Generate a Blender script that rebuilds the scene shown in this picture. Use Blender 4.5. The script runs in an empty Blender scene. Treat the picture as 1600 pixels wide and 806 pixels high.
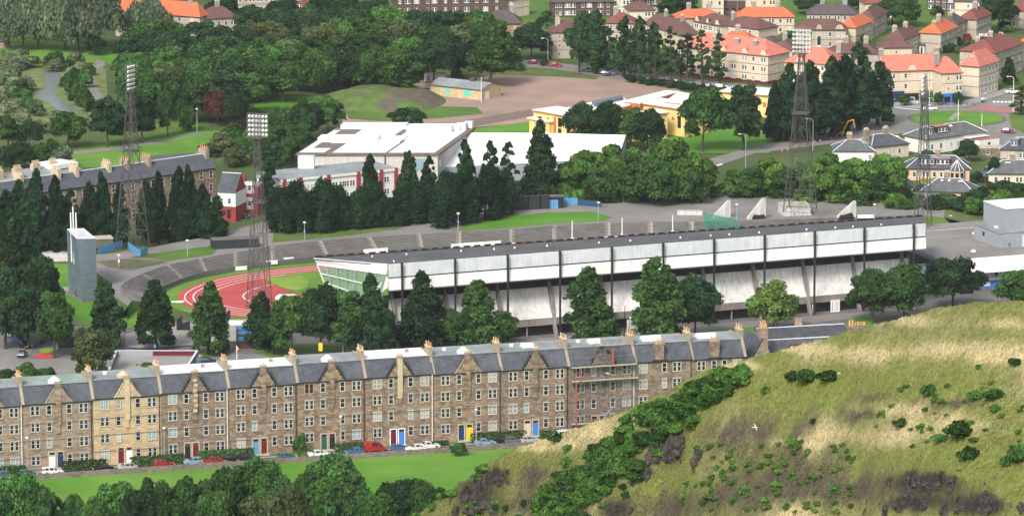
import bpy, math, random
import numpy as np
from mathutils import noise as mnoise, Vector
random.seed(7); np.random.seed(7)
S = bpy.context.scene; C = S.collection
R = math.radians
# ---------------------------------------------------------------- camera (1600 x 806 photograph grid)
H = 231.0; F = 7800.0; CX = 800.0; CY = 403.0
TH = math.atan((CY+1087.0)/F)
ct, st = math.cos(TH), math.sin(TH)
def ray(px, py):
    a = (px-CX)/F; b = (CY-py)/F
    return (a, ct+b*st, -st+b*ct)
def P(px, py, z=0.0):
    """world point seen at a photograph position, at height z"""
    d = ray(px, py); t = (z-H)/d[2]
    return np.array([d[0]*t, d[1]*t, z])
def PD(px, py, D):
    d = ray(px, py); t = D/d[1]
    return np.array([d[0]*t, D, H+d[2]*t])
def proj(p):
    x, y, z = p[0], p[1], p[2]-H
    dep = y*ct - z*st; up = y*st + z*ct
    return CX+F*x/dep, CY-F*up/dep
def ztop(pt, py):
    """height above a ground point whose top is at row py"""
    lo, hi = -5.0, 90.0
    for _ in range(40):
        m = (lo+hi)/2
        if proj((pt[0], pt[1], m))[1] > py: lo = m
        else: hi = m
    return lo
def ppm(pt): return F/(pt[1]*ct-(pt[2]-H)*st)
cam = bpy.data.cameras.new('camera'); co = bpy.data.objects.new('camera', cam); C.objects.link(co)
co.location = (0, 0, H); co.rotation_euler = (math.pi/2-TH, 0, 0)
cam.sensor_width = 36; cam.lens = 36*F/1600; cam.clip_start = 1; cam.clip_end = 9000
S.camera = co
S.view_settings.view_transform = 'Standard'; S.view_settings.look = 'None'
S.view_settings.exposure = 0.42; S.view_settings.gamma = 1; S.view_settings.use_curve_mapping = False
# ---------------------------------------------------------------- light
SUN_EL, SUN_AZ = 42, 205      # azimuth measured clockwise from +Y (behind and left of the camera)
w = bpy.data.worlds.new('World'); S.world = w; w.use_nodes = True
nt = w.node_tree; bg = nt.nodes['Background']; sk = nt.nodes.new('ShaderNodeTexSky')
sk.sky_type = 'NISHITA'; sk.sun_disc = False; sk.sun_elevation = R(SUN_EL); sk.sun_rotation = R(SUN_AZ)
sk.air_density = 1.0; sk.dust_density = 4.0; sk.ozone_density = 0.6
hs = nt.nodes.new('ShaderNodeHueSaturation'); hs.inputs['Saturation'].default_value = 0.45
nt.links.new(sk.outputs[0], hs.inputs['Color']); nt.links.new(hs.outputs[0], bg.inputs[0]); bg.inputs[1].default_value = 0.15
sl = bpy.data.lights.new('sun', 'SUN'); sl.energy = 2.1; sl.angle = R(14); sl.color = (1.0, 0.95, 0.87)
so = bpy.data.objects.new('sun', sl); C.objects.link(so)
sd = Vector((math.sin(R(SUN_AZ))*math.cos(R(SUN_EL)), math.cos(R(SUN_AZ))*math.cos(R(SUN_EL)), math.sin(R(SUN_EL))))
so.rotation_euler = sd.to_track_quat('Z', 'Y').to_euler(); so.location = (0, 500, 400)
S.cycles.max_bounces = 5; S.cycles.diffuse_bounces = 2; S.cycles.glossy_bounces = 2; S.cycles.transparent_max_bounces = 6
S.cycles.use_denoising = True
S.cycles.caustics_reflective = False; S.cycles.caustics_refractive = False
# ---------------------------------------------------------------- materials
MATS = {}
def mat(name, col, rough=0.8, var=0.0, scale=1.0, col2=None, bump=0.0, metal=0.0, spec=0.3, streak=0.0, attr=False, objvar=0.0, detail=6, contrast=(0.35, 0.65)):
    """plain surface: base colour broken up by two noises, optional second colour, vertical streaks, tint attribute"""
    if name in MATS: return MATS[name]
    m = bpy.data.materials.new(name); m.use_nodes = True; t = m.node_tree; N = t.nodes; L = t.links
    b = N['Principled BSDF']; b.inputs['Roughness'].default_value = rough; b.inputs['Metallic'].default_value = metal
    b.inputs['Specular IOR Level'].default_value = spec
    cur = N.new('ShaderNodeRGB'); cur.outputs[0].default_value = (*col, 1); cur = cur.outputs[0]
    tc = N.new('ShaderNodeTexCoord')
    def nz(sc, vec=tc.outputs['Object'], det=detail):
        n = N.new('ShaderNodeTexNoise'); n.inputs['Scale'].default_value = sc; n.inputs['Detail'].default_value = det
        L.new(vec, n.inputs['Vector']); return n.outputs['Fac']
    def mapr(f, a, b_, lo, hi):
        r = N.new('ShaderNodeMapRange'); L.new(f, r.inputs['Value'])
        r.inputs['From Min'].default_value = a; r.inputs['From Max'].default_value = b_
        r.inputs['To Min'].default_value = lo; r.inputs['To Max'].default_value = hi; return r.outputs[0]
    def mix(f, a, b_, mode='MIX'):
        x = N.new('ShaderNodeMix'); x.data_type = 'RGBA'; x.blend_type = mode
        if isinstance(f, float): x.inputs[0].default_value = f
        else: L.new(f, x.inputs[0])
        L.new(a, x.inputs[6])
        if isinstance(b_, tuple): x.inputs[7].default_value = (*b_, 1)
        else: L.new(b_, x.inputs[7])
        return x.outputs[2]
    if col2 is not None:
        cur = mix(mapr(nz(scale*0.35), contrast[0], contrast[1], 0, 1), cur, tuple(col2))
    def mul(cur, f):
        v = N.new('ShaderNodeVectorMath'); v.operation = 'SCALE'; L.new(cur, v.inputs[0]); L.new(f, v.inputs['Scale']); return v.outputs[0]
    if var > 0:
        cur = mul(cur, mapr(nz(scale), 0.25, 0.75, 1-var, 1+var))
    if streak > 0:
        mp = N.new('ShaderNodeMapping'); mp.inputs['Scale'].default_value = (1, 1, 0.12); L.new(tc.outputs['Object'], mp.inputs['Vector'])
        cur = mul(cur, mapr(nz(1.3, mp.outputs[0]), 0.3, 0.7, 1-streak, 1+streak*0.4))
    if attr:
        a = N.new('ShaderNodeAttribute'); a.attribute_name = 'tint'; cur = mix(1.0, cur, a.outputs['Color'], 'MULTIPLY')
    if objvar > 0:
        oi = N.new('ShaderNodeObjectInfo'); cur = mul(cur, mapr(oi.outputs['Random'], 0, 1, 1-objvar, 1+objvar))
    L.new(cur, b.inputs['Base Color'])
    if bump > 0:
        bp = N.new('ShaderNodeBump'); bp.inputs['Strength'].default_value = bump; bp.inputs['Distance'].default_value = 0.15
        L.new(nz(scale*2), bp.inputs['Height']); L.new(bp.outputs[0], b.inputs['Normal'])
    MATS[name] = m; return m
def stone(name, col, col2, cw=0.75, ch=0.33, mortar=0.6, dark=0.25, objvar=0.05):
    """coursed rubble / ashlar: brick pattern over (x+y, z) with stains"""
    if name in MATS: return MATS[name]
    m = bpy.data.materials.new(name); m.use_nodes = True; t = m.node_tree; N = t.nodes; L = t.links
    b = N['Principled BSDF']; b.inputs['Roughness'].default_value = 0.9; b.inputs['Specular IOR Level'].default_value = 0.2
    tc = N.new('ShaderNodeTexCoord'); sx = N.new('ShaderNodeSeparateXYZ'); L.new(tc.outputs['Object'], sx.inputs[0])
    ad = N.new('ShaderNodeMath'); ad.operation = 'ADD'; L.new(sx.outputs[0], ad.inputs[0]); L.new(sx.outputs[1], ad.inputs[1])
    cb = N.new('ShaderNodeCombineXYZ'); L.new(ad.outputs[0], cb.inputs[0]); L.new(sx.outputs[2], cb.inputs[1])
    br = N.new('ShaderNodeTexBrick'); L.new(cb.outputs[0], br.inputs['Vector']); br.inputs['Scale'].default_value = 1
    br.inputs['Brick Width'].default_value = cw; br.inputs['Row Height'].default_value = ch; br.inputs['Mortar Size'].default_value = 0.02
    br.inputs['Color1'].default_value = (*col, 1); br.inputs['Color2'].default_value = (*col2, 1)
    br.inputs['Mortar'].default_value = (*[c*mortar for c in col], 1)
    n = N.new('ShaderNodeTexNoise'); n.inputs['Scale'].default_value = 0.45; n.inputs['Detail'].default_value = 8; n.inputs['Roughness'].default_value = 0.7
    L.new(tc.outputs['Object'], n.inputs['Vector'])
    r = N.new('ShaderNodeMapRange'); L.new(n.outputs['Fac'], r.inputs['Value']); r.inputs['From Min'].default_value = 0.3; r.inputs['From Max'].default_value = 0.7
    r.inputs['To Min'].default_value = 1-dark; r.inputs['To Max'].default_value = 1+dark
    v = N.new('ShaderNodeVectorMath'); v.operation = 'SCALE'; L.new(br.outputs['Color'], v.inputs[0]); L.new(r.outputs[0], v.inputs['Scale'])
    L.new(v.outputs[0], b.inputs['Base Color']); MATS[name] = m; return m
def tiles(name, col, col2, ch=0.3, cw=0.3, var=0.2):
    """slates or roof tiles, courses along the slope"""
    m = stone(name, col, col2, cw, ch, 0.75, var); return m
G = dict
m_white = mat('white_paint', (.78, .78, .76), .5, .06, .8)
m_frame = mat('window_frame_white', (.70, .70, .68), .5)
m_glass = mat('window_glass', (.018, .022, .03), .12, spec=.6, objvar=.5)
m_blind = mat('window_blind', (.36, .36, .34), .6, objvar=.3)
m_glassblue = mat('glass_pale', (.25, .36, .40), .25, spec=.5)
m_slate = tiles('slate', (.075, .083, .10), (.105, .112, .13), .28, .35, .3)
m_slate2 = tiles('slate_dark', (.06, .064, .075), (.085, .09, .10), .28, .35, .3)
m_pink = tiles('roof_tile_salmon', (.62, .21, .155), (.56, .175, .13), .35, .3, .12)
m_orange = tiles('roof_tile_orange', (.60, .165, .08), (.50, .135, .065), .35, .3, .12)
m_brown = tiles('roof_tile_brown', (.165, .085, .075), (.125, .068, .062), .35, .3, .22)
m_redbrown = tiles('roof_tile_redbrown', (.24, .085, .07), (.19, .07, .06), .35, .3, .22)
m_mauve = tiles('roof_tile_grey_brown', (.115, .09, .09), (.09, .075, .075), .35, .3, .22)
m_lead = mat('lead_roof', (.27, .305, .315), .6, .18, .5, (.21, .24, .245))
m_leadgreen = mat('lead_roof_green', (.22, .29, .24), .6, .15, .4, (.30, .36, .33))
m_whiteroof = mat('white_roof_sheet', (.86, .86, .86), .45, .07, .25, (.74, .75, .75))
m_render = mat('render_cream', (.68, .575, .44), .9, .08, .5, (.60, .505, .39), streak=.12)
m_rendergrey = mat('render_grey_beige', (.49, .43, .35), .9, .1, .5, (.42, .37, .305), streak=.15)
m_renderlight = mat('render_pale', (.66, .585, .46), .9, .07, .5, streak=.1)
m_renderwhite = mat('render_white', (.82, .79, .72), .9, .05, .5, streak=.06)
m_renderpeach = mat('render_peach', (.62, .46, .34), .9, .07, .5)
m_rendertan = mat('render_tan', (.33, .215, .135), .9, .1, .5)
m_band = mat('stone_band', (.16, .13, .11), .9)
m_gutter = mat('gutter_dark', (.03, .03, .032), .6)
m_pot = mat('chimney_pot_clay', (.60, .32, .16), .8, objvar=.15)
m_potw = mat('chimney_pot_buff', (.62, .50, .34), .8)
m_conc = mat('concrete', (.34, .32, .30), .85, .12, .5, (.27, .255, .24), streak=.2)
m_concl = mat('concrete_pale', (.66, .645, .62), .85, .14, .25, (.47, .46, .44), streak=.3)
m_concd = mat('concrete_dark', (.14, .135, .13), .9, .15, .6)
m_rakew = mat('raking_concrete_white', (.80, .79, .77), .8, .08, .3, (.64, .63, .61), streak=.22)
m_terr = mat('terrace_concrete', (.19, .18, .17), .9, .2, .6, (.13, .125, .115))
m_step = mat('step_concrete', (.44, .40, .33), .9, .15, .8)
m_steel = mat('steel_grey', (.20, .20, .21), .6, .2, .7, metal=.2)
m_rust = mat('steel_weathered', (.105, .10, .10), .7, .25, .5, metal=.1)
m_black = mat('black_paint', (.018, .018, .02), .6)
m_darkroof = mat('roof_felt_dark', (.085, .085, .092), .85, .25, .35, (.11, .11, .115))
m_fas = mat('fascia_pale_sheet', (.60, .65, .67), .45, .08, .5, (.68, .72, .73), streak=.12)
m_clad = mat('clad_bluegrey', (.13, .17, .20), .55, .1, .4, (.11, .145, .175), streak=.12)
m_cladl = mat('clad_grey', (.30, .335, .37), .6, .06, .4, streak=.08)
m_blue = mat('blue_paint', (.09, .30, .55), .5, .15, .6)
m_blue2 = mat('blue_shop_paint', (.05, .22, .62), .45, .1, .6)
m_navy = mat('navy_paint', (.02, .045, .14), .45)
m_yellow = mat('yellow_paint', (.85, .55, .03), .5)
m_red = mat('red_paint', (.50, .02, .025), .5)
m_dred = mat('dark_red_paint', (.14, .015, .02), .5)
m_green = mat('green_paint', (.02, .11, .07), .5)
m_orangep = mat('orange_wood', (.48, .17, .06), .6, .1, 1)
m_yelwall = mat('yellow_render', (.80, .61, .24), .85, .04, .5)
m_redwall = mat('red_render', (.30, .045, .05), .85, .1, .4)
m_brick = mat('brown_brick', (.095, .062, .052), .9, .2, 1.2)
m_asph = mat('asphalt', (.115, .11, .11), .9, .18, .25, (.155, .15, .145))
m_asphl = mat('asphalt_light', (.19, .18, .172), .9, .12, .2, (.235, .225, .215))
m_pave = mat('paving', (.27, .255, .24), .9, .1, .5, (.33, .315, .295))
m_line = mat('road_marking', (.75, .75, .73), .7)
m_redroad = mat('road_red', (.38, .16, .14), .9, .12, .5)
m_track = mat('track_red', (.40, .06, .058), .8, .14, .12, (.46, .085, .075))
m_grav = mat('blaes_brown', (.36, .235, .20), .95, .18, .08, (.27, .205, .16), bump=.1)
m_grasb = mat('grass_bright', (.08, .215, .024), .95, .2, .09, (.13, .26, .042), spec=.1)
m_grasm = mat('grass_mid', (.07, .155, .028), .95, .25, .12, (.11, .17, .04), spec=.1)
m_grasr = mat('grass_rough', (.075, .125, .035), .95, .3, .12, (.13, .145, .055), spec=.1)
m_grasy = mat('grass_worn', (.26, .34, .06), .95, .15, .12, (.15, .28, .045), spec=.1)
m_ground = mat('ground_green', (.055, .095, .03), .95, .3, .05, (.09, .12, .045), spec=.1)
m_wood = mat('bark', (.07, .055, .042), .9, .2, 2)
m_earth = mat('earth', (.16, .13, .105), .95, .3, .4, (.09, .10, .05), bump=.3)
m_rubble = stone('rubble_wall', (.17, .145, .12), (.25, .22, .18), .6, .25, .5, .3)
m_marsh = mat('marsh_grass', (.13, .18, .06), .95, .3, .2, (.18, .21, .085), spec=.1)
m_water = mat('pond_water', (.20, .235, .24), .2, .1, .1, spec=.6)  # pale base colour carries the reflection of the sky
st_pale = stone('sandstone_cleaned', (.58, .44, .27), (.41, .31, .20), .9, .42, .8, .18)
st_grey = stone('sandstone_grey_brown', (.36, .285, .21), (.20, .16, .125), .9, .42, .75, .3)
st_brown = stone('sandstone_brown', (.345, .25, .17), (.145, .115, .095), .85, .42, .7, .4)
st_dark = stone('sandstone_dark', (.15, .125, .11), (.33, .235, .16), .85, .42, .7, .42)
st_trim = mat('sandstone_trim', (.33, .27, .20), .9, .2, .6)
st_trimp = mat('sandstone_trim_pale', (.52, .43, .30), .9, .2, .6)
# ---------------------------------------------------------------- mesh builder
class MB:
    def __init__(s): s.v = []; s.f = []; s.m = []
    def face(s, pts, m):
        n = len(s.v); s.v.extend([tuple(map(float, p)) for p in pts]); s.f.append(tuple(range(n, n+len(pts)))); s.m.append(m)
    def box(s, x0, x1, y0, y1, z0, z1, m, bottom=True):
        n = len(s.v); s.v.extend([(x0,y0,z0),(x1,y0,z0),(x1,y1,z0),(x0,y1,z0),(x0,y0,z1),(x1,y0,z1),(x1,y1,z1),(x0,y1,z1)])
        fs = [(4,5,6,7),(0,1,5,4),(1,2,6,5),(2,3,7,6),(3,0,4,7)]
        if bottom: fs.append((3,2,1,0))
        for f in fs: s.f.append(tuple(n+i for i in f)); s.m.append(m)
    def prism(s, pts, z0, z1, m, mtop=None):
        """vertical prism over a plan polygon (counter-clockwise)"""
        k = len(pts); n = len(s.v)
        s.v.extend([(p[0], p[1], z0) for p in pts]); s.v.extend([(p[0], p[1], z1) for p in pts])
        for i in range(k):
            j = (i+1) % k; s.f.append((n+i, n+j, n+k+j, n+k+i)); s.m.append(m)
        s.f.append(tuple(range(n+k, n+2*k))); s.m.append(mtop or m); s.f.append(tuple(range(n+k-1, n-1, -1))); s.m.append(m)
    def extr(s, prof, x0, x1, m):
        """profile in (y,z) extruded along x"""
        k = len(prof); n = len(s.v)
        s.v.extend([(x0, p[0], p[1]) for p in prof]); s.v.extend([(x1, p[0], p[1]) for p in prof])
        for i in range(k):
            j = (i+1) % k; s.f.append((n+i, n+k+i, n+k+j, n+j)); s.m.append(m)
        s.f.append(tuple(range(n, n+k))); s.m.append(m); s.f.append(tuple(range(n+2*k-1, n+k-1, -1))); s.m.append(m)
    def tube(s, p0, p1, r0, m, r1=None, n=6, cap=True):
        p0 = np.array(p0, float); p1 = np.array(p1, float); d = p1-p0; L = np.linalg.norm(d)
        if L < 1e-6: return
        d /= L; a = np.cross(d, (0, 0, 1.0)) if abs(d[2]) < .9 else np.cross(d, (1.0, 0, 0)); a /= np.linalg.norm(a); b = np.cross(d, a)
        if r1 is None: r1 = r0
        k = len(s.v)
        for (p, r) in ((p0, r0), (p1, r1)):
            for i in range(n):
                t = 2*math.pi*i/n; q = p+r*(math.cos(t)*a+math.sin(t)*b); s.v.append(tuple(q))
        for i in range(n):
            j = (i+1) % n; s.f.append((k+i, k+j, k+n+j, k+n+i)); s.m.append(m)
        if cap:
            s.f.append(tuple(range(k+n-1, k-1, -1))); s.m.append(m); s.f.append(tuple(range(k+n, k+2*n))); s.m.append(m)
    def build(s, name, parent=None, smooth=False):
        me = bpy.data.meshes.new(name); me.from_pydata(s.v, [], s.f)
        ms = []
        for m in s.m:
            if m not in ms: ms.append(m)
        for m in ms: me.materials.append(m)
        idx = [ms.index(m) for m in s.m]; me.polygons.foreach_set('material_index', idx)
        if smooth: me.polygons.foreach_set('use_smooth', [True]*len(idx))
        me.update(); return link(name, me, parent)
def link(name, me, parent=None, loc=None, rz=0.0, scale=None):
    o = bpy.data.objects.new(name, me); C.objects.link(o)
    if parent is not None: o.parent = parent
    if loc is not None: o.location = loc
    if rz: o.rotation_euler = (0, 0, rz)
    if scale is not None: o.scale = scale
    return o
def tag(o, label, cat, group=None):
    o['label'] = label; o['category'] = cat
    if group: o['group'] = group
    return o
def thing(name, label, cat, loc=(0, 0, 0), rz=0.0, group=None):
    o = bpy.data.objects.new(name, None); C.objects.link(o); o.location = [float(c) for c in loc]; o.rotation_euler = (0, 0, float(rz))
    o.empty_display_size = 0.5
    return tag(o, label, cat, group)
def struct(o, kind='structure'):
    o['kind'] = kind; return o
SHN = [0]
def sheet(name, pts, lvl, m, z=0.0, top=True):
    """flat ground sheet from outline points given where they lie in the photograph"""
    b = MB(); q = [P(x, y, z) for x, y in pts]
    zz = z+0.03*lvl+.0007*(SHN[0] % 40); SHN[0] += 1
    area = sum(q[i][0]*q[(i+1) % len(q)][1]-q[(i+1) % len(q)][0]*q[i][1] for i in range(len(q)))
    if area < 0: q = q[::-1]
    b.face([(a[0], a[1], zz) for a in q], m); o = b.build(name)
    return struct(o)
def smoothpts(pts, n=6):
    """Catmull-Rom through points"""
    pts = [np.array(p, float) for p in pts]; out = []
    for i in range(len(pts)-1):
        p0 = pts[max(i-1, 0)]; p1 = pts[i]; p2 = pts[i+1]; p3 = pts[min(i+2, len(pts)-1)]
        for k in range(n):
            t = k/n
            out.append(.5*((2*p1)+(-p0+p2)*t+(2*p0-5*p1+4*p2-p3)*t*t+(-p0+3*p1-3*p2+p3)*t**3))
    out.append(pts[-1]); return out
# ================================================================ GROUND
def ground():
    n = 60; b = MB()
    b.face([(-1800, 200, 0), (1800, 200, 0), (1800, 4200, 0), (-1800, 4200, 0)], m_ground)
    return struct(b.build('ground'))
ground()
wl = lambda x: 753-0.0655*x      # foot of the stone wall before the terrace
fl = lambda x: 737.7-0.0676*x    # foot of the terrace fronts
sheet('front_lawn', [(-200, wl(-200)), (1300, wl(1300)), (1300, 1150), (-200, 1150)], 1, m_grasb)
sheet('street', [(-200, wl(-200)-.3), (-200, wl(-200)-10), (1300, wl(1300)-9), (1300, wl(1300)-.3)], 1, m_asph)
sheet('pavement', [(-200, wl(-200)-10), (-200, wl(-200)-12.5), (1300, wl(1300)-11.2), (1300, wl(1300)-9)], 5, m_pave)
sheet('garden_strip', [(-200, wl(-200)-12.5), (-200, fl(-200)), (1300, fl(1300)), (1300, wl(1300)-11.2)], 1, m_grasm)
sheet('yard', [(-200, 478), (60, 478), (130, 500), (260, 500), (400, 505), (620, 500), (1440, 440), (1800, 440), (1800, 640), (1160, 655), (-200, 720)], 1, m_asph)
sheet('car_park', [(-200, 500), (20, 503), (62, 520), (44, 560), (60, 575), (-200, 575)], 2, m_asphl)
sheet('road_behind', [(-200, 562), (120, 560), (330, 552), (640, 558), (640, 568), (330, 585), (-200, 600)], 2, m_asphl)
sheet('forecourt_paving', [(196, 522), (262, 508), (380, 498), (376, 533), (300, 540), (225, 545), (196, 542)], 2, m_pave)
sheet('kerb_line', [(196, 542), (225, 544.5), (300, 539.5), (376, 532.5), (376, 534), (300, 541.5), (225, 546.5), (196, 544)], 3, m_gutter)
sheet('verge_grass', [(395, 548), (420, 536), (560, 540), (600, 548), (560, 563), (430, 562)], 2, m_grasm)
sheet('stand_lawn', [(1055, 530), (1060, 512), (1130, 506), (1180, 512), (1178, 545), (1060, 560)], 2, m_grasb)
sheet('lawn_patch', [(955, 535), (965, 520), (1020, 512), (1060, 520), (1050, 545)], 2, m_grasb)
sheet('lawn_patch', [(1320, 500), (1345, 492), (1372, 497), (1362, 512), (1330, 512)], 2, m_grasb)
sheet('stand_apron', [(630, 546), (1430, 480), (1430, 490), (630, 558)], 2, m_asphl)
for (x, y) in ((74, 548), (325, 553)):
    sheet('tree_island', [(x-14, y), (x-6, y-4), (x+8, y-4), (x+15, y), (x+6, y+4), (x-8, y+4)], 3, m_grasy)
sheet('red_bay', [(56, 552.5), (80, 553), (84, 560), (56, 560)], 3, mat('red_bay_paint', (.55, .06, .07), .8, .2, .6))
# left lawns round the scoreboard tower
sheet('tower_lawn', [(60, 425), (85, 412), (170, 415), (190, 432), (180, 445), (150, 452), (60, 450)], 2, m_grasb)
sheet('tower_lawn', [(60, 456), (110, 456), (160, 462), (215, 478), (262, 490), (280, 505), (200, 512), (130, 508), (85, 490)], 2, m_grasb)
sheet('footpath', [(60, 449), (110, 449), (110, 457), (60, 457)], 3, m_pave)
# upper left: meadow, pond, paths
sheet('meadow_far', [(-100, 55), (60, 62), (200, 78), (190, 105), (150, 95), (-100, 92)], 1, m_grasb)
sheet('wetland', [(-100, 92), (150, 95), (165, 110), (170, 170), (130, 190), (-100, 200)], 1, m_marsh)
sheet('pond', [(66, 112), (92, 110), (97, 124), (88, 136), (84, 148), (104, 162), (126, 174), (98, 178), (74, 160), (54, 152), (72, 136)], 2, m_water)
sheet('footpath', [(148, 93), (162, 96), (165, 102), (150, 112), (146, 128), (162, 152), (152, 160), (136, 140), (132, 122), (142, 108), (152, 102)], 2, m_asphl)
sheet('park_lawn', [(100, 262), (110, 236), (190, 226), (310, 205), (345, 205), (320, 235), (280, 255), (250, 262)], 1, m_grasb)
sheet('park_lawn', [(150, 222), (190, 205), (320, 180), (330, 200), (190, 225), (110, 236)], 1, m_grasm)
sheet('park_path', [(110, 238), (190, 229), (250, 220), (318, 208), (318, 211), (250, 224), (190, 234), (110, 243)], 2, m_asphl)
sheet('lawn_gap', [(395, 165), (430, 152), (500, 150), (520, 162), (420, 182)], 1, m_grasb)
# brown pitch
sheet('blaes_pitch', [(640, 130), (700, 115), (790, 108), (880, 112), (985, 122), (1060, 138), (1075, 160), (960, 176), (870, 188), (760, 198), (640, 205), (540, 200), (530, 180), (620, 165)], 1, m_grav)
sheet('grass_edge', [(655, 125), (700, 112), (800, 100), (850, 103), (940, 118), (930, 125), (870, 120), (780, 118), (700, 128)], 2, m_grasr)
sheet('grass_edge', [(540, 175), (640, 165), (745, 168), (755, 178), (690, 185), (600, 190), (545, 186)], 2, m_grasm)
sheet('school_lawn', [(740, 202), (830, 190), (860, 195), (860, 215), (740, 215)], 2, m_grasb)
sheet('school_lawn', [(1035, 205), (1090, 200), (1210, 205), (1240, 215), (1200, 240), (1060, 240), (1035, 225)], 2, m_grasb)
sheet('tree_lawn', [(1200, 215), (1330, 196), (1385, 178), (1395, 196), (1340, 212), (1240, 232)], 2, m_grasm)
# roads at the back
sheet('back_road', [(770, 92), (860, 98), (960, 110), (1120, 128), (1330, 150), (1330, 168), (1120, 141), (950, 122), (860, 108), (770, 102)], 3, m_asphl)
sheet('main_road', [(1310, 176), (1375, 152), (1440, 166), (1520, 164), (1560, 148), (1650, 132), (1650, 250), (1560, 245), (1480, 212), (1440, 205), (1390, 212), (1300, 225), (1180, 240), (1090, 270), (1060, 262), (1170, 232), (1290, 208)], 2, m_asphl)
sheet('shop_pavement', [(1378, 162), (1472, 162), (1500, 160), (1570, 140), (1590, 142), (1540, 158), (1510, 168), (1440, 171), (1378, 168)], 6, m_pave)
sheet('red_lane', [(1512, 172), (1540, 165), (1582, 172), (1590, 177), (1560, 177), (1530, 172), (1514, 175)], 4, m_redroad)
for i in range(7):
    x = 1551+i*6; sheet('zebra_stripe', [(x, 159.6), (x+4.2, 158.8), (x+5.2, 161.2), (x+1, 162)], 5, m_line)
sheet('road_line', [(1398, 168.5), (1436, 172), (1436, 173), (1398, 169.5)], 4, m_line)
sheet('road_line', [(1108, 262), (1128, 256), (1130, 257.5), (1110, 264)], 4, m_line)
def roundabout():
    c = (P(1495, 186)); r = 13.3
    for nm, k0, m, z0, z1 in (('roundabout_kerb', 1.08, m_concd, 0.04, .14), ('roundabout_grass', 1.0, m_grasb, .14, .24)):
        b = MB(); b.prism([(c[0]+r*k0*math.cos(t), c[1]+r*k0*math.sin(t)) for t in np.linspace(0, 2*math.pi, 49)[:-1]], z0, z1, m); struct(b.build(nm))
    b = MB(); q = [P(1481, 188), P(1492, 178), P(1502, 178), P(1488, 190)]; b.prism([(p[0], p[1]) for p in q][::-1], .2, .27, m_pave); struct(b.build('roundabout_path'))
roundabout()
sheet('verge_right', [(1576, 176), (1600, 168), (1660, 170), (1660, 205), (1610, 212), (1580, 200)], 4, m_grasm)
sheet('verge_right', [(1560, 140), (1600, 124), (1660, 120), (1660, 135), (1575, 146)], 4, m_grasm)
sheet('gardens_back', [(1150, 84), (1660, 40), (1660, -60), (840, -60), (780, 60), (1000, 75)], 1, m_grasm)
# ================================================================ STADIUM
ZP = 2.8
SP0 = P(627, 545); SP1 = P(1424, 479)
SA = math.atan2(SP1[1]-SP0[1], SP1[0]-SP0[0]); SU = np.array([math.cos(SA), math.sin(SA)]); SV = np.array([-SU[1], SU[0]])
SL = math.hypot(*(SP1-SP0)[:2]); BAY = SL/10
def w2l(p): d = np.array([p[0]-SP0[0], p[1]-SP0[1]]); return d@SU, d@SV
def l2w(u, v, z): q = SP0[:2]+u*SU+v*SV; return np.array([q[0], q[1], z])
def solve_v(px, py, v):
    """local (u, v, z) of the stand seen at a photograph position on the plane v"""
    lo, hi = -20.0, 80.0
    for _ in range(50):
        z = (lo+hi)/2
        if w2l(P(px, py, z))[1] > v: lo = z
        else: hi = z
    p = P(px, py, z); return (w2l(p)[0], v, z)
# running track: outline is two half ellipses and two straights in the stand's axes
nearp = P(360, 490); tu, tv = w2l(nearp)
TCu, TCv, TA, TB, TLEN = tu+38, tv+14, 45.0, 34.0, 78.0
def oval(off=0.0, n=40):
    a, b = TA+off, TB+off; pts = []
    for t in np.linspace(math.pi/2, 3*math.pi/2, n): pts.append((TCu+a*math.cos(t), TCv+b*math.sin(t)))
    for t in np.linspace(-math.pi/2, math.pi/2, n): pts.append((TCu+TLEN+a*math.cos(t), TCv+b*math.sin(t)))
    return [l2w(u, v, 0)[:2] for u, v in pts]
def ovalsheet(name, off, lvl, m):
    b = MB(); b.face([(p[0], p[1], .03*lvl) for p in oval(off)], m); return struct(b.build(name))
ovalsheet('track_verge', 3.2, 3, m_grasb); ovalsheet('running_track', 0, 5, m_track)
def lane(off, w_=.16):
    b = MB(); a = oval(off); c = oval(off-w_)
    for i in range(len(a)):
        j = (i+1) % len(a); b.face([(*a[i], .19), (*a[j], .19), (*c[j], .19), (*c[i], .19)], m_line)
    return struct(b.build('lane_line'))
for o_ in (-1.6, -3.6, -5.6, -7.6, -15.5): lane(o_, .3)
sheet('infield_grass', [(412, 437), (448, 430), (512, 423), (1300, 362), (1300, 400), (700, 480), (520, 474), (470, 462), (440, 452)], 7, m_grasb)
sheet('worn_infield', [(413, 437.5), (440, 433), (470, 432), (482, 440), (480, 450), (462, 456), (440, 450)], 8, m_grasy)
sheet('jump_runway', [(266, 472), (288, 470.5), (288, 472.5), (266, 474)], 7, m_line)
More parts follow.
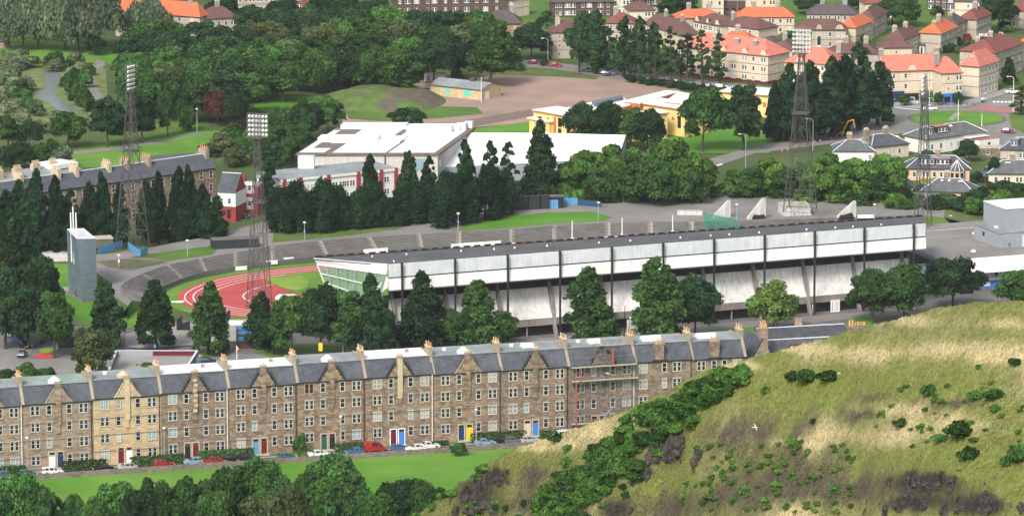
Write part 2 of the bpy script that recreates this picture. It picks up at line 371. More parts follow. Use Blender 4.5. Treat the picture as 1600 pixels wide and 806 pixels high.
# terracing
lowc = [(231, 474), (228, 462), (231, 453), (254.6, 447.6), (285, 436), (321.6, 426), (368.5, 418.5), (398.6, 413.8), (443, 408), (500, 401), (560, 395.5), (620, 391), (701, 386), (800, 380), (900, 374.5), (1000, 369.5), (1100, 365), (1250, 358), (1440, 350)]
uppc = [(205, 470), (190, 458), (191, 443), (221, 427.5), (261, 414), (311.5, 404), (368.5, 394), (398.6, 388.5), (440, 382), (490, 377), (545, 372.5), (610, 368), (701, 363), (800, 358), (900, 350), (1000, 347), (1100, 346), (1250, 342), (1440, 336)]
LW = smoothpts([P(x, y, .7)[:2] for x, y in lowc], 6); UP = smoothpts([P(x, y, ZP)[:2] for x, y in uppc], 6)
def terracing():
    t = thing('terracing', 'curved bank of open grey concrete standing terraces with pale stair aisles', 'terracing', (*LW[40], 0))
    t.location = (0, 0, 0); NT = 10
    b = MB()
    for i in range(len(LW)-1):
        for k in range(NT):
            f0, f1 = k/NT, (k+1)/NT; z0 = .3 if k == 0 else .7+(ZP-.7)*k/NT; z1 = .7+(ZP-.7)*(k+1)/NT
            a0 = LW[i]*(1-f0)+UP[i]*f0; a1 = LW[i+1]*(1-f0)+UP[i+1]*f0; c0 = LW[i]*(1-f1)+UP[i]*f1; c1 = LW[i+1]*(1-f1)+UP[i+1]*f1
            b.face([(*a0, z0), (*a1, z0), (*a1, z1), (*a0, z1)][::1], m_concd); b.face([(*a0, z1), (*a1, z1), (*c1, z1), (*c0, z1)], m_terr)
    b.build('terrace_steps', t)
    ups = np.array([proj((*p, ZP))[0] for p in UP])
    for xx in (221, 263, 315, 367, 422, 502, 576, 650, 723, 800, 869, 942, 1009, 1085):
        i = int(np.argmin(abs(ups-xx)+ (np.arange(len(ups)) < 14)*999)); b = MB(); d = UP[i+1]-UP[i]; d = d/np.linalg.norm(d)*.65
        for k in range(NT*2):
            f0, f1 = k/NT/2, (k+1)/NT/2; z1 = .7+(ZP-.7)*(k//2+1)/NT+.03 if k % 2 == 0 else .7+(ZP-.7)*(k//2+1)/NT+.12
            a = LW[i]*(1-f0)+UP[i]*f0; c = LW[i]*(1-f1)+UP[i]*f1
            if k % 2 == 0: b.prism([tuple(a-d), tuple(a+d), tuple(c+d), tuple(c-d)], z1-.2, z1, m_step)
        b.build('stair_aisle', t)
    # crush rails on the tightly curved end
    b = MB()
    for i in list(range(8, 26)):
        for f in (.25, .5, .75):
            p = LW[i]*(1-f)+UP[i]*f; q = LW[i+1]*(1-f)+UP[i+1]*f; z = .7+(ZP-.7)*f+.2; m_ = p*.35+q*.65
            b.tube((*p, z+.9), (*m_, z+.9), .06, m_steel, n=4); b.tube((*p, z), (*p, z+.9), .05, m_steel, n=4)
    b.build('crush_rail', t)
    b = MB()
    for i in range(6, len(LW)-1):
        n_ = LW[i]-UP[i]; n_ /= np.linalg.norm(n_); p0, p1 = LW[i]+n_*.5, LW[i+1]+n_*.5
        b.face([(*p0, 0), (*p1, 0), (*p1, 1.1), (*p0, 1.1)], m_concd); b.face([(*p0, 1.1), (*p1, 1.1), (*(p1-n_*.3), 1.1), (*(p0-n_*.3), 1.1)], m_terr); b.face([(*(p0-n_*.3), 1.1), (*(p1-n_*.3), 1.1), (*(p1-n_*.3), .3), (*(p0-n_*.3), .3)], m_concd)
    b.build('parapet_wall', t)
terracing()
def plateau():
    back = [(1475, 340), (1480, 300), (1100, 300), (960, 318), (800, 318), (660, 326), (560, 330), (420, 345), (330, 368), (232, 388), (150, 398), (150, 425), (172, 442), (178, 462), (200, 478)]
    pts = [(p[0], p[1]) for p in UP]+[tuple(P(x, y, ZP)[:2]) for x, y in back]
    b = MB(); b.face([(x, y, ZP) for x, y in pts][::1], m_asphl)
    bp = [P(x, y, ZP)[:2] for x, y in back]; 
    for i in range(len(bp)-1):
        e = bp[i+1]-bp[i]; n_ = np.array([e[1], -e[0]])*1.0; n_ /= np.linalg.norm(n_)
        b.face([(*bp[i], ZP), (*(bp[i]+n_*(12 if i < 9 else 2)), -.1), (*(bp[i+1]+n_*(12 if i < 9 else 2)), -.1), (*bp[i+1], ZP)], m_grasr)
    u0 = UP[0]; l0 = LW[0]; bl = bp[-1]; f_ = np.array([0, -3.5])
    for (p, zp, q, zq) in ((bl, ZP, u0, ZP), (u0, ZP, l0, .9)):
        b.face([(*(p+f_), -.1), (*(q+f_), -.1), (*q, zq), (*p, zp)], m_grasm)
    b.face([(*(l0+f_), -.1), (l0[0]+3, l0[1], -.1), (*l0, .9)], m_grasb)
    p, q = UP[-1], bp[0]; b.face([(p[0], p[1]-9, -.1), (q[0]+4, q[1]-9, -.1), (*q, ZP), (*p, ZP)], m_grasm)
    struct(b.build('embankment'))
plateau()
sheet('bank_lawn', [(425, 379), (480, 374), (545, 368), (620, 358), (650, 349), (672, 341), (660, 336), (560, 345), (430, 358)], 1, m_grasm, ZP)
sheet('bank_lawn', [(722, 361), (800, 356), (870, 349), (938, 346), (958, 340), (925, 331), (860, 332), (760, 340), (722, 348)], 1, m_grasb, ZP)
sheet('bank_lawn', [(200, 403), (232, 397), (300, 388), (333, 384), (340, 390), (330, 398), (262, 408), (232, 403)], 1, m_grasm, ZP)
sheet('bare_soil', [(150, 408), (200, 404), (255, 407), (262, 410), (232, 416), (205, 422), (170, 418)], 1, m_earth, ZP)
sheet('bare_soil', [(500, 345), (560, 342), (640, 338), (645, 340), (560, 350), (500, 352)], 2, m_earth, ZP)
sheet('bare_soil', [(720, 350), (765, 337), (770, 340), (722, 356)], 2, m_earth, ZP)
# ---------------------------------------------------------------- the grandstand
m_concb = mat('concrete_brown', (.27, .245, .22), .85, .15, .5, (.22, .20, .18), streak=.25)
def grandstand():
    t = thing('grandstand', 'long concrete grandstand with dark flat roof, white rear fascia and raking columns', 'grandstand', (*SP0[:2], 0), SA)
    x0 = -3.0; x1 = SL+3.4; zn = ztop(SP0, 412)+.15
    nl = np.array([x0, .2, zn]); nr = np.array([x1, .2, zn])
    fl_ = np.array(solve_v(490, 402.8, 25)); fr = np.array(solve_v(1442.5, 338, 25))
    b = MB(); th = .5
    b.face([nl, nr, fr, fl_], m_darkroof); lo = [p-np.array([0, 0, th]) for p in (nl, nr, fr, fl_)]
    b.face(lo[::-1], m_concd); q = [nl, nr, fr, fl_]
    for i in range(4): b.face([lo[i], lo[(i+1) % 4], q[(i+1) % 4], q[i]], m_gutter)
    b.build('roof', t)
    b = MB()      # dark upstand along the far eave and small roof vents
    for i in range(60):
        f = (i+.5)/60; p = fl_*(1-f)+fr*f; b.box(p[0]-.75, p[0]+.75, p[1]-.35, p[1], p[2]+.12, p[2]+.45, m_black)
    b.face([fl_+np.array([0, -.3, .006]), fr+np.array([0, -.3, .006]), fr+np.array([0, -.3, .14]), fl_+np.array([0, -.3, .14])], m_black); b.face([fr+np.array([0, -.02, .006]), fl_+np.array([0, -.02, .006]), fl_+np.array([0, -.02, .14]), fr+np.array([0, -.02, .14])], m_black)
    b.build('eave_upstand', t)
    for k in range(17):
        f = (.03+.94*((k*0.618) % 1)); g = .15+.6*((k*.381) % 1); p = (nl*(1-f)+nr*f)*(1-g)+(fl_*(1-f)+fr*f)*g
        b = MB(); b.tube((p[0], p[1], p[2]-.05), (p[0], p[1], p[2]+.35), .22, m_white, .16, 8); b.build('roof_vent', t)
    # upper pale fascia panels and lower white band, one pair per bay
    edges = [x0]+[i*BAY for i in range(11)]+[x1]
    for i in range(len(edges)-1):
        a, c = edges[i]+.12, edges[i+1]-.12
        b = MB(); b.box(a, c, -.12, .12, zn-3.05, zn-.05, m_fas); b.build('fascia_panel', t)
        b = MB(); b.extr([(-.5, zn-5.95), (-.16, zn-3.35), (.1, zn-3.35), (.1, zn-5.95)], a-.12, c+.12, m_white); b.build('fascia_band', t)
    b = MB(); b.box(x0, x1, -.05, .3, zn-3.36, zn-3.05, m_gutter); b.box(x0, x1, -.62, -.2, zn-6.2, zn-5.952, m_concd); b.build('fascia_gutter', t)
    # soffit and dark recess, overhang shade put into their colour; raking rear wall
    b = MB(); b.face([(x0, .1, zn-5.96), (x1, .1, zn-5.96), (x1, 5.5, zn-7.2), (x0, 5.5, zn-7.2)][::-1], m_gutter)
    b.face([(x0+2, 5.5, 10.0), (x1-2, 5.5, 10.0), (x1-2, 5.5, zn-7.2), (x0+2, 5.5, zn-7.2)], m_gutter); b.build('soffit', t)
    prof = [(4.9, 10.6), (4.3, 8.7), (3.45, 6.7), (2.45, 5.1), (1.5, 4.0)]
    b = MB()
    for i in range(len(prof)-1):
        (ya, za), (yb, zb) = prof[i], prof[i+1]; b.face([(x0+2, yb, zb), (x1-2, yb, zb), (x1-2, ya, za), (x0+2, ya, za)], m_rakew)
    b.face([(x0+2, 5.5, 10.6), (x0+2, 4.9, 10.6), (x1-2, 4.9, 10.6), (x1-2, 5.5, 10.6)], m_concd)
    b.face([(x0+2, y, z) for y, z in prof]+[(x0+2, 1.5, 2.3), (x0+2, 5.5, 2.3), (x0+2, 5.5, 10.6)], m_concl)
    b.face(([(x1-2, y, z) for y, z in prof]+[(x1-2, 1.5, 2.3), (x1-2, 5.5, 2.3), (x1-2, 5.5, 10.6)])[::-1], m_concl)
    b.build('raking_wall', t)
    b = MB(); b.box(x0+1.9, x1-1.9, 1.2, 4.5, 2.5, 4.1, m_concb); b.build('plinth_band', t)
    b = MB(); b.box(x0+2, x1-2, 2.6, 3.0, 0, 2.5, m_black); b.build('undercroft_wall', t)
    for i in range(11):
        x = i*BAY-.55
        b = MB(); w_ = .32
        pr = [(-.3, 0), (.75, 0), (5.6, 13.0), (4.6, 13.0)]; b.extr(pr, x-w_, x+w_, m_concb); b.build('raking_column', t)
        b = MB(); x = i*BAY; b.box(x-.2, x+.2, -.95, -.6, 0, zn+.25, m_gutter); b.box(x-.12, x+.12, -.6, -.1, zn-1, zn-.6, m_gutter); b.box(x-.12, x+.12, -.6, -.5, zn-5, zn-4.8, m_gutter); b.build('downpipe_post', t)
        if i < 10:
            b = MB(); b.tube((x+BAY*.45, 1.9, 0), (x+BAY*.45, 1.9, 2.5), .18, m_conc); b.build('undercroft_pillar', t)
    for (px, w_) in ((980, 2.2), (1303, 2.4)):
        u = w2l(P(px, 512 if px < 1000 else 490))[0]; b = MB()
        for s_ in (0, 1): b.box(u+s_*w_/2, u+s_*w_/2+w_/2-.08, 1.0, 1.22, 0, 2.9, m_white)
        for s_ in (0, 1): b.box(u+s_*w_/2+.35, u+s_*w_/2+.45, .98, 1.0, .4, 2.4, m_clad)
        b.build('door', t)
    for px in (975, 1129, 1320):
        u = w2l(P(px, 512))[0]; b = MB(); b.box(u, u+.5, 1.1, 1.2, 0, 2.2, m_white); b.build('post_sign', t)
    # seating deck facing the track
    b = MB(); ns = 16
    for k in range(ns):
        y = 5.6+k*1.05; z = 11.2-k*.56; b.box(x0+1-k*.35, x1-1+k*.35, y, y+1.05, max(z-1.4, 0), z, m_terr)
    b.build('seating_tier', t)
    b = MB()
    for k in range(ns-2):
        y = 5.75+k*1.05; z = 11.2-k*.56
        for i in range(20): b.box(i*BAY/2+.6, i*BAY/2+5.6, y, y+.4, z+.003, z+.4, m_blue)
    b.build('seat_row', t)
    # left glazed end
    A = np.array(solve_v(604, 428.5, .3)); B = np.array(solve_v(497, 413.5, 24.6)); Cc = np.array(solve_v(513, 455, 23)); Dd = np.array(solve_v(580, 490, 4))
    b = MB(); An = np.array([x0, .1, zn+.02]); Bn = fl_+np.array([0, 0, .02]); off = np.array([-.15, 0, 0])
    mid_t = np.array(solve_v(561, 405.5, 10)); 
    b.face([B+off, A+off, An+off, Bn+off][::1], m_white); b.face([A-off, B-off, Bn-off, An-off], m_white); b.face([Bn+off, An+off, An-off, Bn-off], m_white); b.face([A+off, B+off, B-off, A-off], m_white)
    b.build('end_fascia', t)
    E1 = np.array(solve_v(604.5, 431, .1)); E2 = np.array(solve_v(606.5, 449, .1)); E3 = np.array(solve_v(592, 461, 3)); E4 = np.array(solve_v(587, 452, 3.5))
    b = MB(); b.face([E1, E2, E3, E4], m_white); b.face([p+np.array([.25, 0, 0]) for p in (E4, E3, E2, E1)], m_white); b.build('end_return_panel', t)
    m_eg = mat('end_glazing', (.30, .42, .36), .15, spec=.5); m_eg.node_tree.nodes['Principled BSDF'].inputs['Alpha'].default_value = .5
    b = MB(); b.face([Cc, Dd, A, B], m_eg); b.build('end_glazing', t)
    b = MB(); o2 = np.array([-.2, 0, 0])
    for k in range(8):
        f = k/7; b.tube(A*(1-f)+B*f+o2, Dd*(1-f)+Cc*f+o2, .14, m_white if k == 7 else m_cladl, n=4)
    for g in (.0, .33, .66, 1.0): b.tube(A*(1-g)+Dd*g+o2, B*(1-g)+Cc*g+o2, .12, m_white, n=4)
    b.build('glazing_bar', t)
    # right end
    b = MB(); b.face([(x1, .1, zn), (x1, .1, zn-6), (fr[0], 25, fr[2]-3), fr], m_fas); b.face([(x1-.1, .1, zn), fr-np.array([.1, 0, 0]), (fr[0]-.1, 25, fr[2]-3), (x1-.1, .1, zn-6)], m_fas); b.build('end_fascia', t)
grandstand()
# ---------------------------------------------------------------- floodlight towers
pitch_c = l2w(TCu+TLEN/2, TCv, 0)
def lamp_mesh():
    b = MB(); b.tube((0, 0, 0), (0, .35, 0), .22, m_white, .40, 8); b.tube((0, .351, 0), (0, .38, 0), .41, m_white, .41, 8)
    o = b.build('lamp'); me = o.data; bpy.data.objects.remove(o); return me
LAMP = lamp_mesh()
def tower(px, py, z, ptop, rows, cols, label, wbase=4.8, face=0):
    g = P(px, py, z); Ht = ztop(g, ptop)-z
    a = R(face)
    t = thing('floodlight_tower', label, 'floodlight', g, a, 'floodlight towers at the corners of the stadium')
    hh = Ht-rows*1.15; NS = 11
    wz = lambda z_: wbase/2*(1-z_/hh)**1.15+.62
    zs = [hh*(1-(1-k/NS)**1.25) for k in range(NS+1)]
    for sx, sy in ((-1, -1), (1, -1), (1, 1), (-1, 1)):
        b = MB()
        for k in range(NS):
            b.tube((sx*wz(zs[k]), sy*wz(zs[k]), zs[k]), (sx*wz(zs[k+1]), sy*wz(zs[k+1]), zs[k+1]), .105, m_rust, n=4, cap=False)
        b.build('leg', t)
    b = MB(); cs = ((-1, -1), (1, -1), (1, 1), (-1, 1))
    for k in range(NS+1):
        for i in range(4):
            c0, c1 = cs[i], cs[(i+1) % 4]; w0 = wz(zs[k]); b.tube((c0[0]*w0, c0[1]*w0, zs[k]), (c1[0]*w0, c1[1]*w0, zs[k]), .06, m_rust, n=4, cap=False)
            if k < NS:
                w1 = wz(zs[k+1]); mx = (c0[0]+c1[0])/2*w1, (c0[1]+c1[1])/2*w1
                b.tube((c0[0]*w0, c0[1]*w0, zs[k]), (mx[0], mx[1], zs[k+1]), .055, m_rust, n=4, cap=False)
                b.tube((c1[0]*w0, c1[1]*w0, zs[k]), (mx[0], mx[1], zs[k+1]), .055, m_rust, n=4, cap=False)
    b.build('lattice_bracing', t)
    b = MB()
    for k in range(30): b.tube((-.25, 0, hh*k/30), (.25, 0, hh*k/30), .03, m_rust, n=4, cap=False)
    b.tube((-.25, 0, 0), (-.25, 0, hh), .05, m_rust, n=4); b.tube((.25, 0, 0), (.25, 0, hh), .05, m_rust, n=4); b.build('ladder', t)
    for f in (.62, .995):
        zz = hh*f; b = MB(); q = wz(zz)+.55; b.box(-q, q, -q, q, zz, zz+.12, m_rust)
        for i in range(4):
            c0, c1 = cs[i], cs[(i+1) % 4]; b.tube((c0[0]*q, c0[1]*q, zz+.9), (c1[0]*q, c1[1]*q, zz+.9), .05, m_rust, n=4); b.tube((c0[0]*q, c0[1]*q, zz), (c0[0]*q, c0[1]*q, zz+.9), .05, m_rust, n=4)
        b.build('platform', t)
    b = MB(); wx = cols*.82/2
    for r in range(rows+1): b.box(-wx, wx, -.08, .08, hh+.2+r*1.08, hh+.3+r*1.08, m_steel)
    for c in range(cols+1): b.box(-wx+c*.82-.05, -wx+c*.82+.05, -.15, -.08, hh, hh+rows*1.12, m_steel)
    for s_ in (-.55, .55): b.tube((s_, -.6, hh), (s_, -.3, hh+rows*1.05), .1, m_steel, n=4)
    b.build('lamp_frame', t)
    for r in range(rows):
        for c in range(cols):
            o = link('lamp', LAMP, t, (-wx+(c+.5)*.82, .1, hh+.75+r*1.08)); o.rotation_euler = (R(-25), 0, 0)
    return t
tower(207, 389, ZP, 99, 6, 4, 'tall lattice floodlight tower rising from the blue boarded enclosure at the left', face=-118)
tower(405, 480, 0, 177, 5, 6, 'lattice floodlight tower in front of the red running track', wbase=3.6, face=-14)
tower(1250, 328, ZP+2.5, 42, 6, 6, 'lattice floodlight tower standing on the square pale concrete hut', wbase=6.0, face=165)
tower(1441, 398, 0, 115, 5, 3, 'thin floodlight tower at the right-hand end of the grandstand, seen against the roundabout', wbase=3.0, face=68)
def hut():
    g = P(1225, 338, ZP); t = thing('plant_hut', 'low square pale concrete hut carrying the floodlight tower right of the stand roof', 'hut', g, R(12))
    b = MB(); b.box(0, 7.2, 0, 6, 0, 2.4, m_concl); b.build('wall', t); b = MB(); b.box(-.15, 7.35, -.15, 6.15, 2.4, 2.6, m_step); b.build('roof', t)
    b = MB(); b.box(7.2, 7.25, 2, 3, 0, 2, m_brick); b.build('door', t); b = MB(); b.box(2.6, 2.9, -.05, -.003, .3, .6, m_black); b.build('vent', t)
hut()
def enclosure():
    t = thing('timber_enclosure', 'light blue boarded fence round the foot of the left-hand floodlight tower', 'fence', P(155, 397, ZP))
    for a_, c_ in (((155, 397), (192, 387)), ((200, 389), (219, 402)), ((219, 402), (231, 396))):
        p, q = P(*a_, ZP)-P(155, 397, ZP), P(*c_, ZP)-P(155, 397, ZP); e = (q-p)[:2]; L = np.linalg.norm(e); e /= L; n_ = np.array([-e[1], e[0]])*.08; b = MB()
        k = int(L/.45)
        for i in range(k):
            s0 = p[:2]+e*L*i/k; s1 = p[:2]+e*L*(i+.93)/k; h = 1.75+.05*(i % 2); b.prism([tuple(s0), tuple(s1), tuple(s1+n_), tuple(s0+n_)], 0, h, m_blue)
        b.build('fence_panel', t)
    g = P(150, 388, ZP); t = thing('brick_store', 'small flat-roofed olive brick store behind the blue enclosure', 'hut', g, R(14))
    b = MB(); b.box(0, 4.2, 0, 4, 0, 2.2, mat('olive_render', (.13, .13, .08), .9, .2, 1)); b.build('wall', t); b = MB(); b.box(-.2, 4.4, -.2, 4.2, 2.2, 2.4, m_step); b.build('roof', t)
enclosure()
# ---------------------------------------------------------------- scoreboard tower with three masts
def slab_tower():
    g = P(130.6, 472); t = thing('scoreboard_tower', 'tall windowless blue-grey clad slab tower with three white masts, left of the running track', 'tower', g)
    bt = [P(107.4, 457.7), P(130.6, 472), P(152, 470)]; bt.append(bt[0]+bt[2]-bt[1]); zt = ztop(g, 373)
    tp = [P(104.3, 357.5, zt), P(120, 373.3, zt), P(149.6, 372.7, zt), P(125.4+6, 356.8, zt)]
    b = MB(); o = lambda p: p-np.array([g[0], g[1], 0])
    for i in range(4):
        j = (i+1) % 4; N = 10
        for k in range(N):
            f0, f1 = k/N, (k+1)/N; b.face([o(bt[i]*(1-f0)+tp[i]*f0), o(bt[j]*(1-f0)+tp[j]*f0), o(bt[j]*(1-f1)+tp[j]*f1), o(bt[i]*(1-f1)+tp[i]*f1)], m_clad)
    b.build('wall', t, False)
    c = sum(tp)/4; b = MB(); b.face([o(c+(p-c)*.985-np.array([0, 0, .3])) for p in tp], m_fas)
    for i in range(4):
        j = (i+1) % 4; a_, d_ = tp[i], tp[j]; ai, di = c+(a_-c)*.92, c+(d_-c)*.92; b.face([o(a_+np.array([0, 0, .01])), o(d_+np.array([0, 0, .01])), o(di+np.array([0, 0, .01])), o(ai+np.array([0, 0, .01]))], m_white)
        b.face([o(ai), o(di), o(di-np.array([0, 0, .3])), o(ai-np.array([0, 0, .3]))], m_white)
    b.build('roof', t)
    for (x0, y0, x1, y1) in ((110.2, 332, 112.5, 409), (113.8, 323, 116.5, 412), (118.4, 332, 120.9, 415)):
        b = MB(); f = (x1-107.4)/23.2; base = bt[0]*(1-f)+bt[1]*f; D = base[1]-1.2
        p0, p1 = PD(x0, y0, D), PD(x1, y1, D); b.tube(o(p1), o(p0), .22, m_white, .17, 6)
        for k in (.25, .5): q = p1*(1-k)+p0*k; b.tube(o(q), o(q+np.array([.1, 1.2, 0])), .08, m_steel, n=4)
        b.build('mast', t)
    b = MB(); q0, q1 = bt[0]*.55+bt[1]*.45, bt[0]*.4+bt[1]*.6; n_ = np.array([-.05, -.05, 0]); b.face([o(q0+n_), o(q1+n_), o(q1+n_+np.array([0, 0, 2.2])), o(q0+n_+np.array([0, 0, 2.2]))], m_gutter); b.build('door', t)
    b = MB(); L0 = bt[0]+np.array([-.6, -1.2, 0]); L1 = bt[1]+np.array([-.3, -1.2, 0]); e = (L1-L0)[:2]; e /= np.linalg.norm(e); n2 = np.array([-e[1], e[0]])*.3
    b.prism([tuple(o(L0)[:2]), tuple(o(L1)[:2]), tuple(o(L1)[:2]+n2), tuple(o(L0)[:2]+n2)], 0, .7, m_rubble); b.build('plinth_wall', t)
slab_tower()
# ---------------------------------------------------------------- concrete fins on the apron
def fins():
    data = [(1112, 339, 1141, 313, 'pale triangular concrete fin nearest the green net cage', 0),
            (1166, 341, 1196, 310, 'leaning triangular concrete fin with a black opening, middle of three', 1),
            (1306, 339, 1337, 314, 'triangular concrete fin with a black mound before it, right of the plant hut', 1)]
    for (x0, yb, x1, yt, lab, blk) in data:
        g = P(x1, yb, ZP); zt = ztop(g, yt)-ZP; w_ = (x1-x0)/ppm(g); t = thing('concrete_fin', lab, 'buttress', g, R(18), 'triangular concrete fins on the apron')
        b = MB(); lean = -.6 if blk and x0 < 1200 else 0
        prof = [(-w_, .4), (-w_, 0), (0, 0), (lean*0, zt), (-.55*(1.6 if lean else 1), zt)]
        n = len(prof); f = [(x, -.25, z) for x, z in prof]; k = [(x, .55, z) for x, z in prof]
        b.face([f[1], f[2], f[3], f[4], f[0]], m_concl); b.face([k[0], k[4], k[3], k[2], k[1]], m_concl)
        for i in range(n): j = (i+1) % n; b.face([f[i], k[i], k[j], f[j]], m_concl)
        b.build('slab', t)
        if blk:
            rr = random.Random(x0); b = MB(); pts = []
            w2 = w_*.75; xs = np.linspace(-w2-.2, -.1, 9) if x0 < 1200 else np.linspace(-w_*.95, -w_*.15, 9)
            hs_ = [0]+[zt*(.16+.2*i/8 if x0 > 1200 else .22)+rr.uniform(-.12, .12) for i in range(1, 8)]+[0]
            for i in range(8): b.face([(xs[i], -.9, 0), (xs[i+1], -.9, 0), (xs[i+1], -.6, hs_[i+1]), (xs[i], -.6, hs_[i])], m_black); b.face([(xs[i], -.6, hs_[i]), (xs[i+1], -.6, hs_[i+1]), (xs[i+1], -.26, hs_[i+1]*.9), (xs[i], -.26, hs_[i]*.9)], m_black)
            b.build('black_mound', t)
fins()
def misc_stadium():
    # low pale wall left of fins
    g = P(1058, 336, ZP); t = MB(); t.box(0, 6.4, 0, .4, 0, 1.2, m_concl); t.box(-.1, 6.5, -.1, .5, 1.2, 1.3, m_step); o = t.build('low_wall'); o.location = g; o.rotation_euler = (0, 0, R(-4)); tag(o, 'low pale concrete wall on the apron under the trees, left of the fins', 'wall')
    g = P(1340, 341, ZP); t = MB(); t.extr([(0, 0), (2.5, 0), (2.5, .5), (0, .9)], 0, 4.2, m_whiteroof); o = t.build('covered_mat'); o.location = g; tag(o, 'white covered landing mat on the apron right of the fins', 'mat')
    # net cage
    g = P(1106, 361, ZP*.4); t = thing('net_cage', 'green netted throwing cage standing by the far edge of the stand roof', 'cage', g, R(16))
    m_net = mat('green_net', (.03, .33, .22), .7); m_net.node_tree.nodes['Principled BSDF'].inputs['Alpha'].default_value = .35
    m_gp = mat('green_post', (.03, .30, .20), .6)
    b = MB()
    for i in range(5): b.tube((i*2.1, 0, 0), (i*2.1, 0, 4.2-.55*i), .09, m_gp, n=5); b.tube((i*2.1, 3, 0), (i*2.1, 3, 4.2-.55*i), .09, m_gp, n=5)
    for yy in (0, 3): b.tube((0, yy, 4.2), (8.4, yy, 2.0), .07, m_gp, n=4)
    b.build('post', t); b = MB()
    for yy in (.05, 2.95): b.face([(0, yy, .3), (8.4, yy, .3), (8.4, yy, 2.0), (0, yy, 4.2)], m_net)
    b.face([(.05, 0, .3), (.05, 3, .3), (.05, 3, 4.2), (.05, 0, 4.2)], m_net); b.build('net', t)
    # white boards along the perimeter
    for (x0, x1, y0, col, lab) in ((416, 434, 412, m_white, 'white advertising board beside the far bend of the track, right of the pair'), (443, 459, 407, m_white, 'white advertising board at the lower edge of the terracing'), (368, 386, 421, m_white, 'leftmost white advertising board on the terracing edge'),
            (568, 606, 396.5, m_white, 'long white board in front of the terracing just left of the roof'), (705, 783, 388, m_whiteroof, 'longest white board beyond the dark stand roof'), (793, 811, 386.5, m_white, 'short white board beyond the roof'), (813, 832, 385, m_red, 'red board beyond the stand roof'), (850, 868, 384, m_cladl, 'pale blue board beyond the stand roof'), (869, 892, 383, m_white, 'white board just right of the pale blue one'), (907, 922, 380, m_white, 'short white board left of the long one ending at the post'), (935, 975, 377.5, m_whiteroof, 'long white board ending at the white post beyond the roof')):
        a_ = P(x0, y0+4, .0); c_ = P(x1, y0+4-(x1-x0)*.07, .0); b = MB(); e = (c_-a_)[:2]; L = np.linalg.norm(e)
        b.box(0, L, 0, .12, .35, 1.35 if x1 < 600 else 1.75, col); b.box(.1, .22, .12, .3, 0, 1.2, m_steel); b.box(L-.22, L-.1, .12, .3, 0, 1.2, m_steel)
        o = b.build('advertising_board'); o.location = a_; o.rotation_euler = (0, 0, math.atan2(e[1], e[0])); tag(o, lab, 'board', 'advertising boards round the track')
    for (x, yt, yb, lab) in ((894, 345, 377, 'leftmost of three white posts standing beyond the stand roof'), (972, 340, 372, 'middle white post of three beyond the stand roof'), (1051, 336, 366, 'rightmost white post of three beyond the stand roof')):
        g = P(x, yb, 1); h = ztop(g, yt); b = MB(); b.tube((0, 0, 0), (0, 0, h), .16, m_white, .12, 6); b.box(-.4, .4, -.3, .3, 0, 1.9, m_white); o = b.build('goal_post'); o.location = (g[0], g[1], 0); tag(o, lab, 'post', 'white posts beyond the stand roof')
    # white landing bed by the infield
    g = P(430, 470); b = MB(); b.prism([(0, 0), (3.0, -.6), (5.2, .8), (4.6, 3.4), (.6, 3.0)], 0, 1.0, m_whiteroof); o = b.build('landing_bed'); o.location = g; tag(o, 'white covered landing bed on the red track inside the bend', 'mat')
    g = P(262, 476); b = MB(); b.box(0, 3.6, 0, .3, .5, .75, m_white); b.box(.2, .4, 0, .25, 0, .5, m_steel); b.box(3.2, 3.4, 0, .25, 0, .5, m_steel); o = b.build('barrier_bar'); o.location = g; tag(o, 'white barrier bar at the left rim of the red track', 'barrier')
    # black boards and blue kiosk below the track
    for (x0, x1, yb, h, lab) in ((276, 285, 516, 3.4, 'tall black board fence just right of the conical tree by the track'), (285, 297, 516, 2.2, 'lower black board fence between two conical trees'), (354, 360, 502, 2.8, 'narrow black board at the right side of the conical tree in the forecourt')):
        a_ = P(x0, yb); w_ = (x1-x0)/ppm(a_); b = MB(); b.face([(0, 0, 0), (w_, 0, 0), (w_, 0, h), (0, 0, h*.75)], m_black); b.face([(0, .2, 0), (0, .2, h*.75), (w_, .2, h), (w_, .2, 0)], m_black)
        b.face([(0, 0, h*.75), (w_, 0, h), (w_, .2, h), (0, .2, h*.75)], m_black); b.face([(w_, 0, 0), (w_, .2, 0), (w_, .2, h), (w_, 0, h)], m_black); b.face([(0, 0, 0), (0, 0, h*.75), (0, .2, h*.75), (0, .2, 0)], m_black)
        o = b.build('board_fence'); o.location = a_; tag(o, lab, 'fence')
    g = P(371, 545); t = thing('kiosk', 'dark turnstile kiosk with light blue upper panels beside the conical tree', 'kiosk', g, R(8))
    b = MB(); b.box(0, 3.4, 0, 3, 0, 4.4, m_brick); b.build('wall', t); b = MB(); b.box(-.05, 3.5, -.1, 3.1, 4.4, 4.65, m_blue); b.build('roof', t)
    for zz in (1.9, 3.3): b = MB(); b.box(.1, 3.2, -.12, -.003, zz, zz+.95, m_blue); b.build('panel', t)
    a_ = P(358, 508); b = MB(); b.box(0, 4.5, 0, .3, 0, 1.2, m_white); b.box(0, 4.5, -.1, .4, 1.2, 1.32, m_step); o = b.build('white_wall'); o.location = a_; tag(o, 'short white wall between the track edge and the blue kiosk', 'wall')
    # dark block wall at the end of the terrace, dark retaining box
    g = P(333, 396, ZP-1); t = thing('retaining_wall', 'black retaining wall with concrete coping where the terracing meets the dark hedge', 'wall', g, R(14))
    b = MB(); b.box(0, 11.5, 0, 3.5, 0, 3.2, mat('blackblock', (.03, .032, .036), .8, .2, .5)); b.build('wall', t); b = MB(); b.box(-.1, 11.6, -.1, 3.6, 3.2, 3.35, m_concd); b.build('coping', t)
    # row of dark huts and blue gates at the back of the terrace
    x = 805
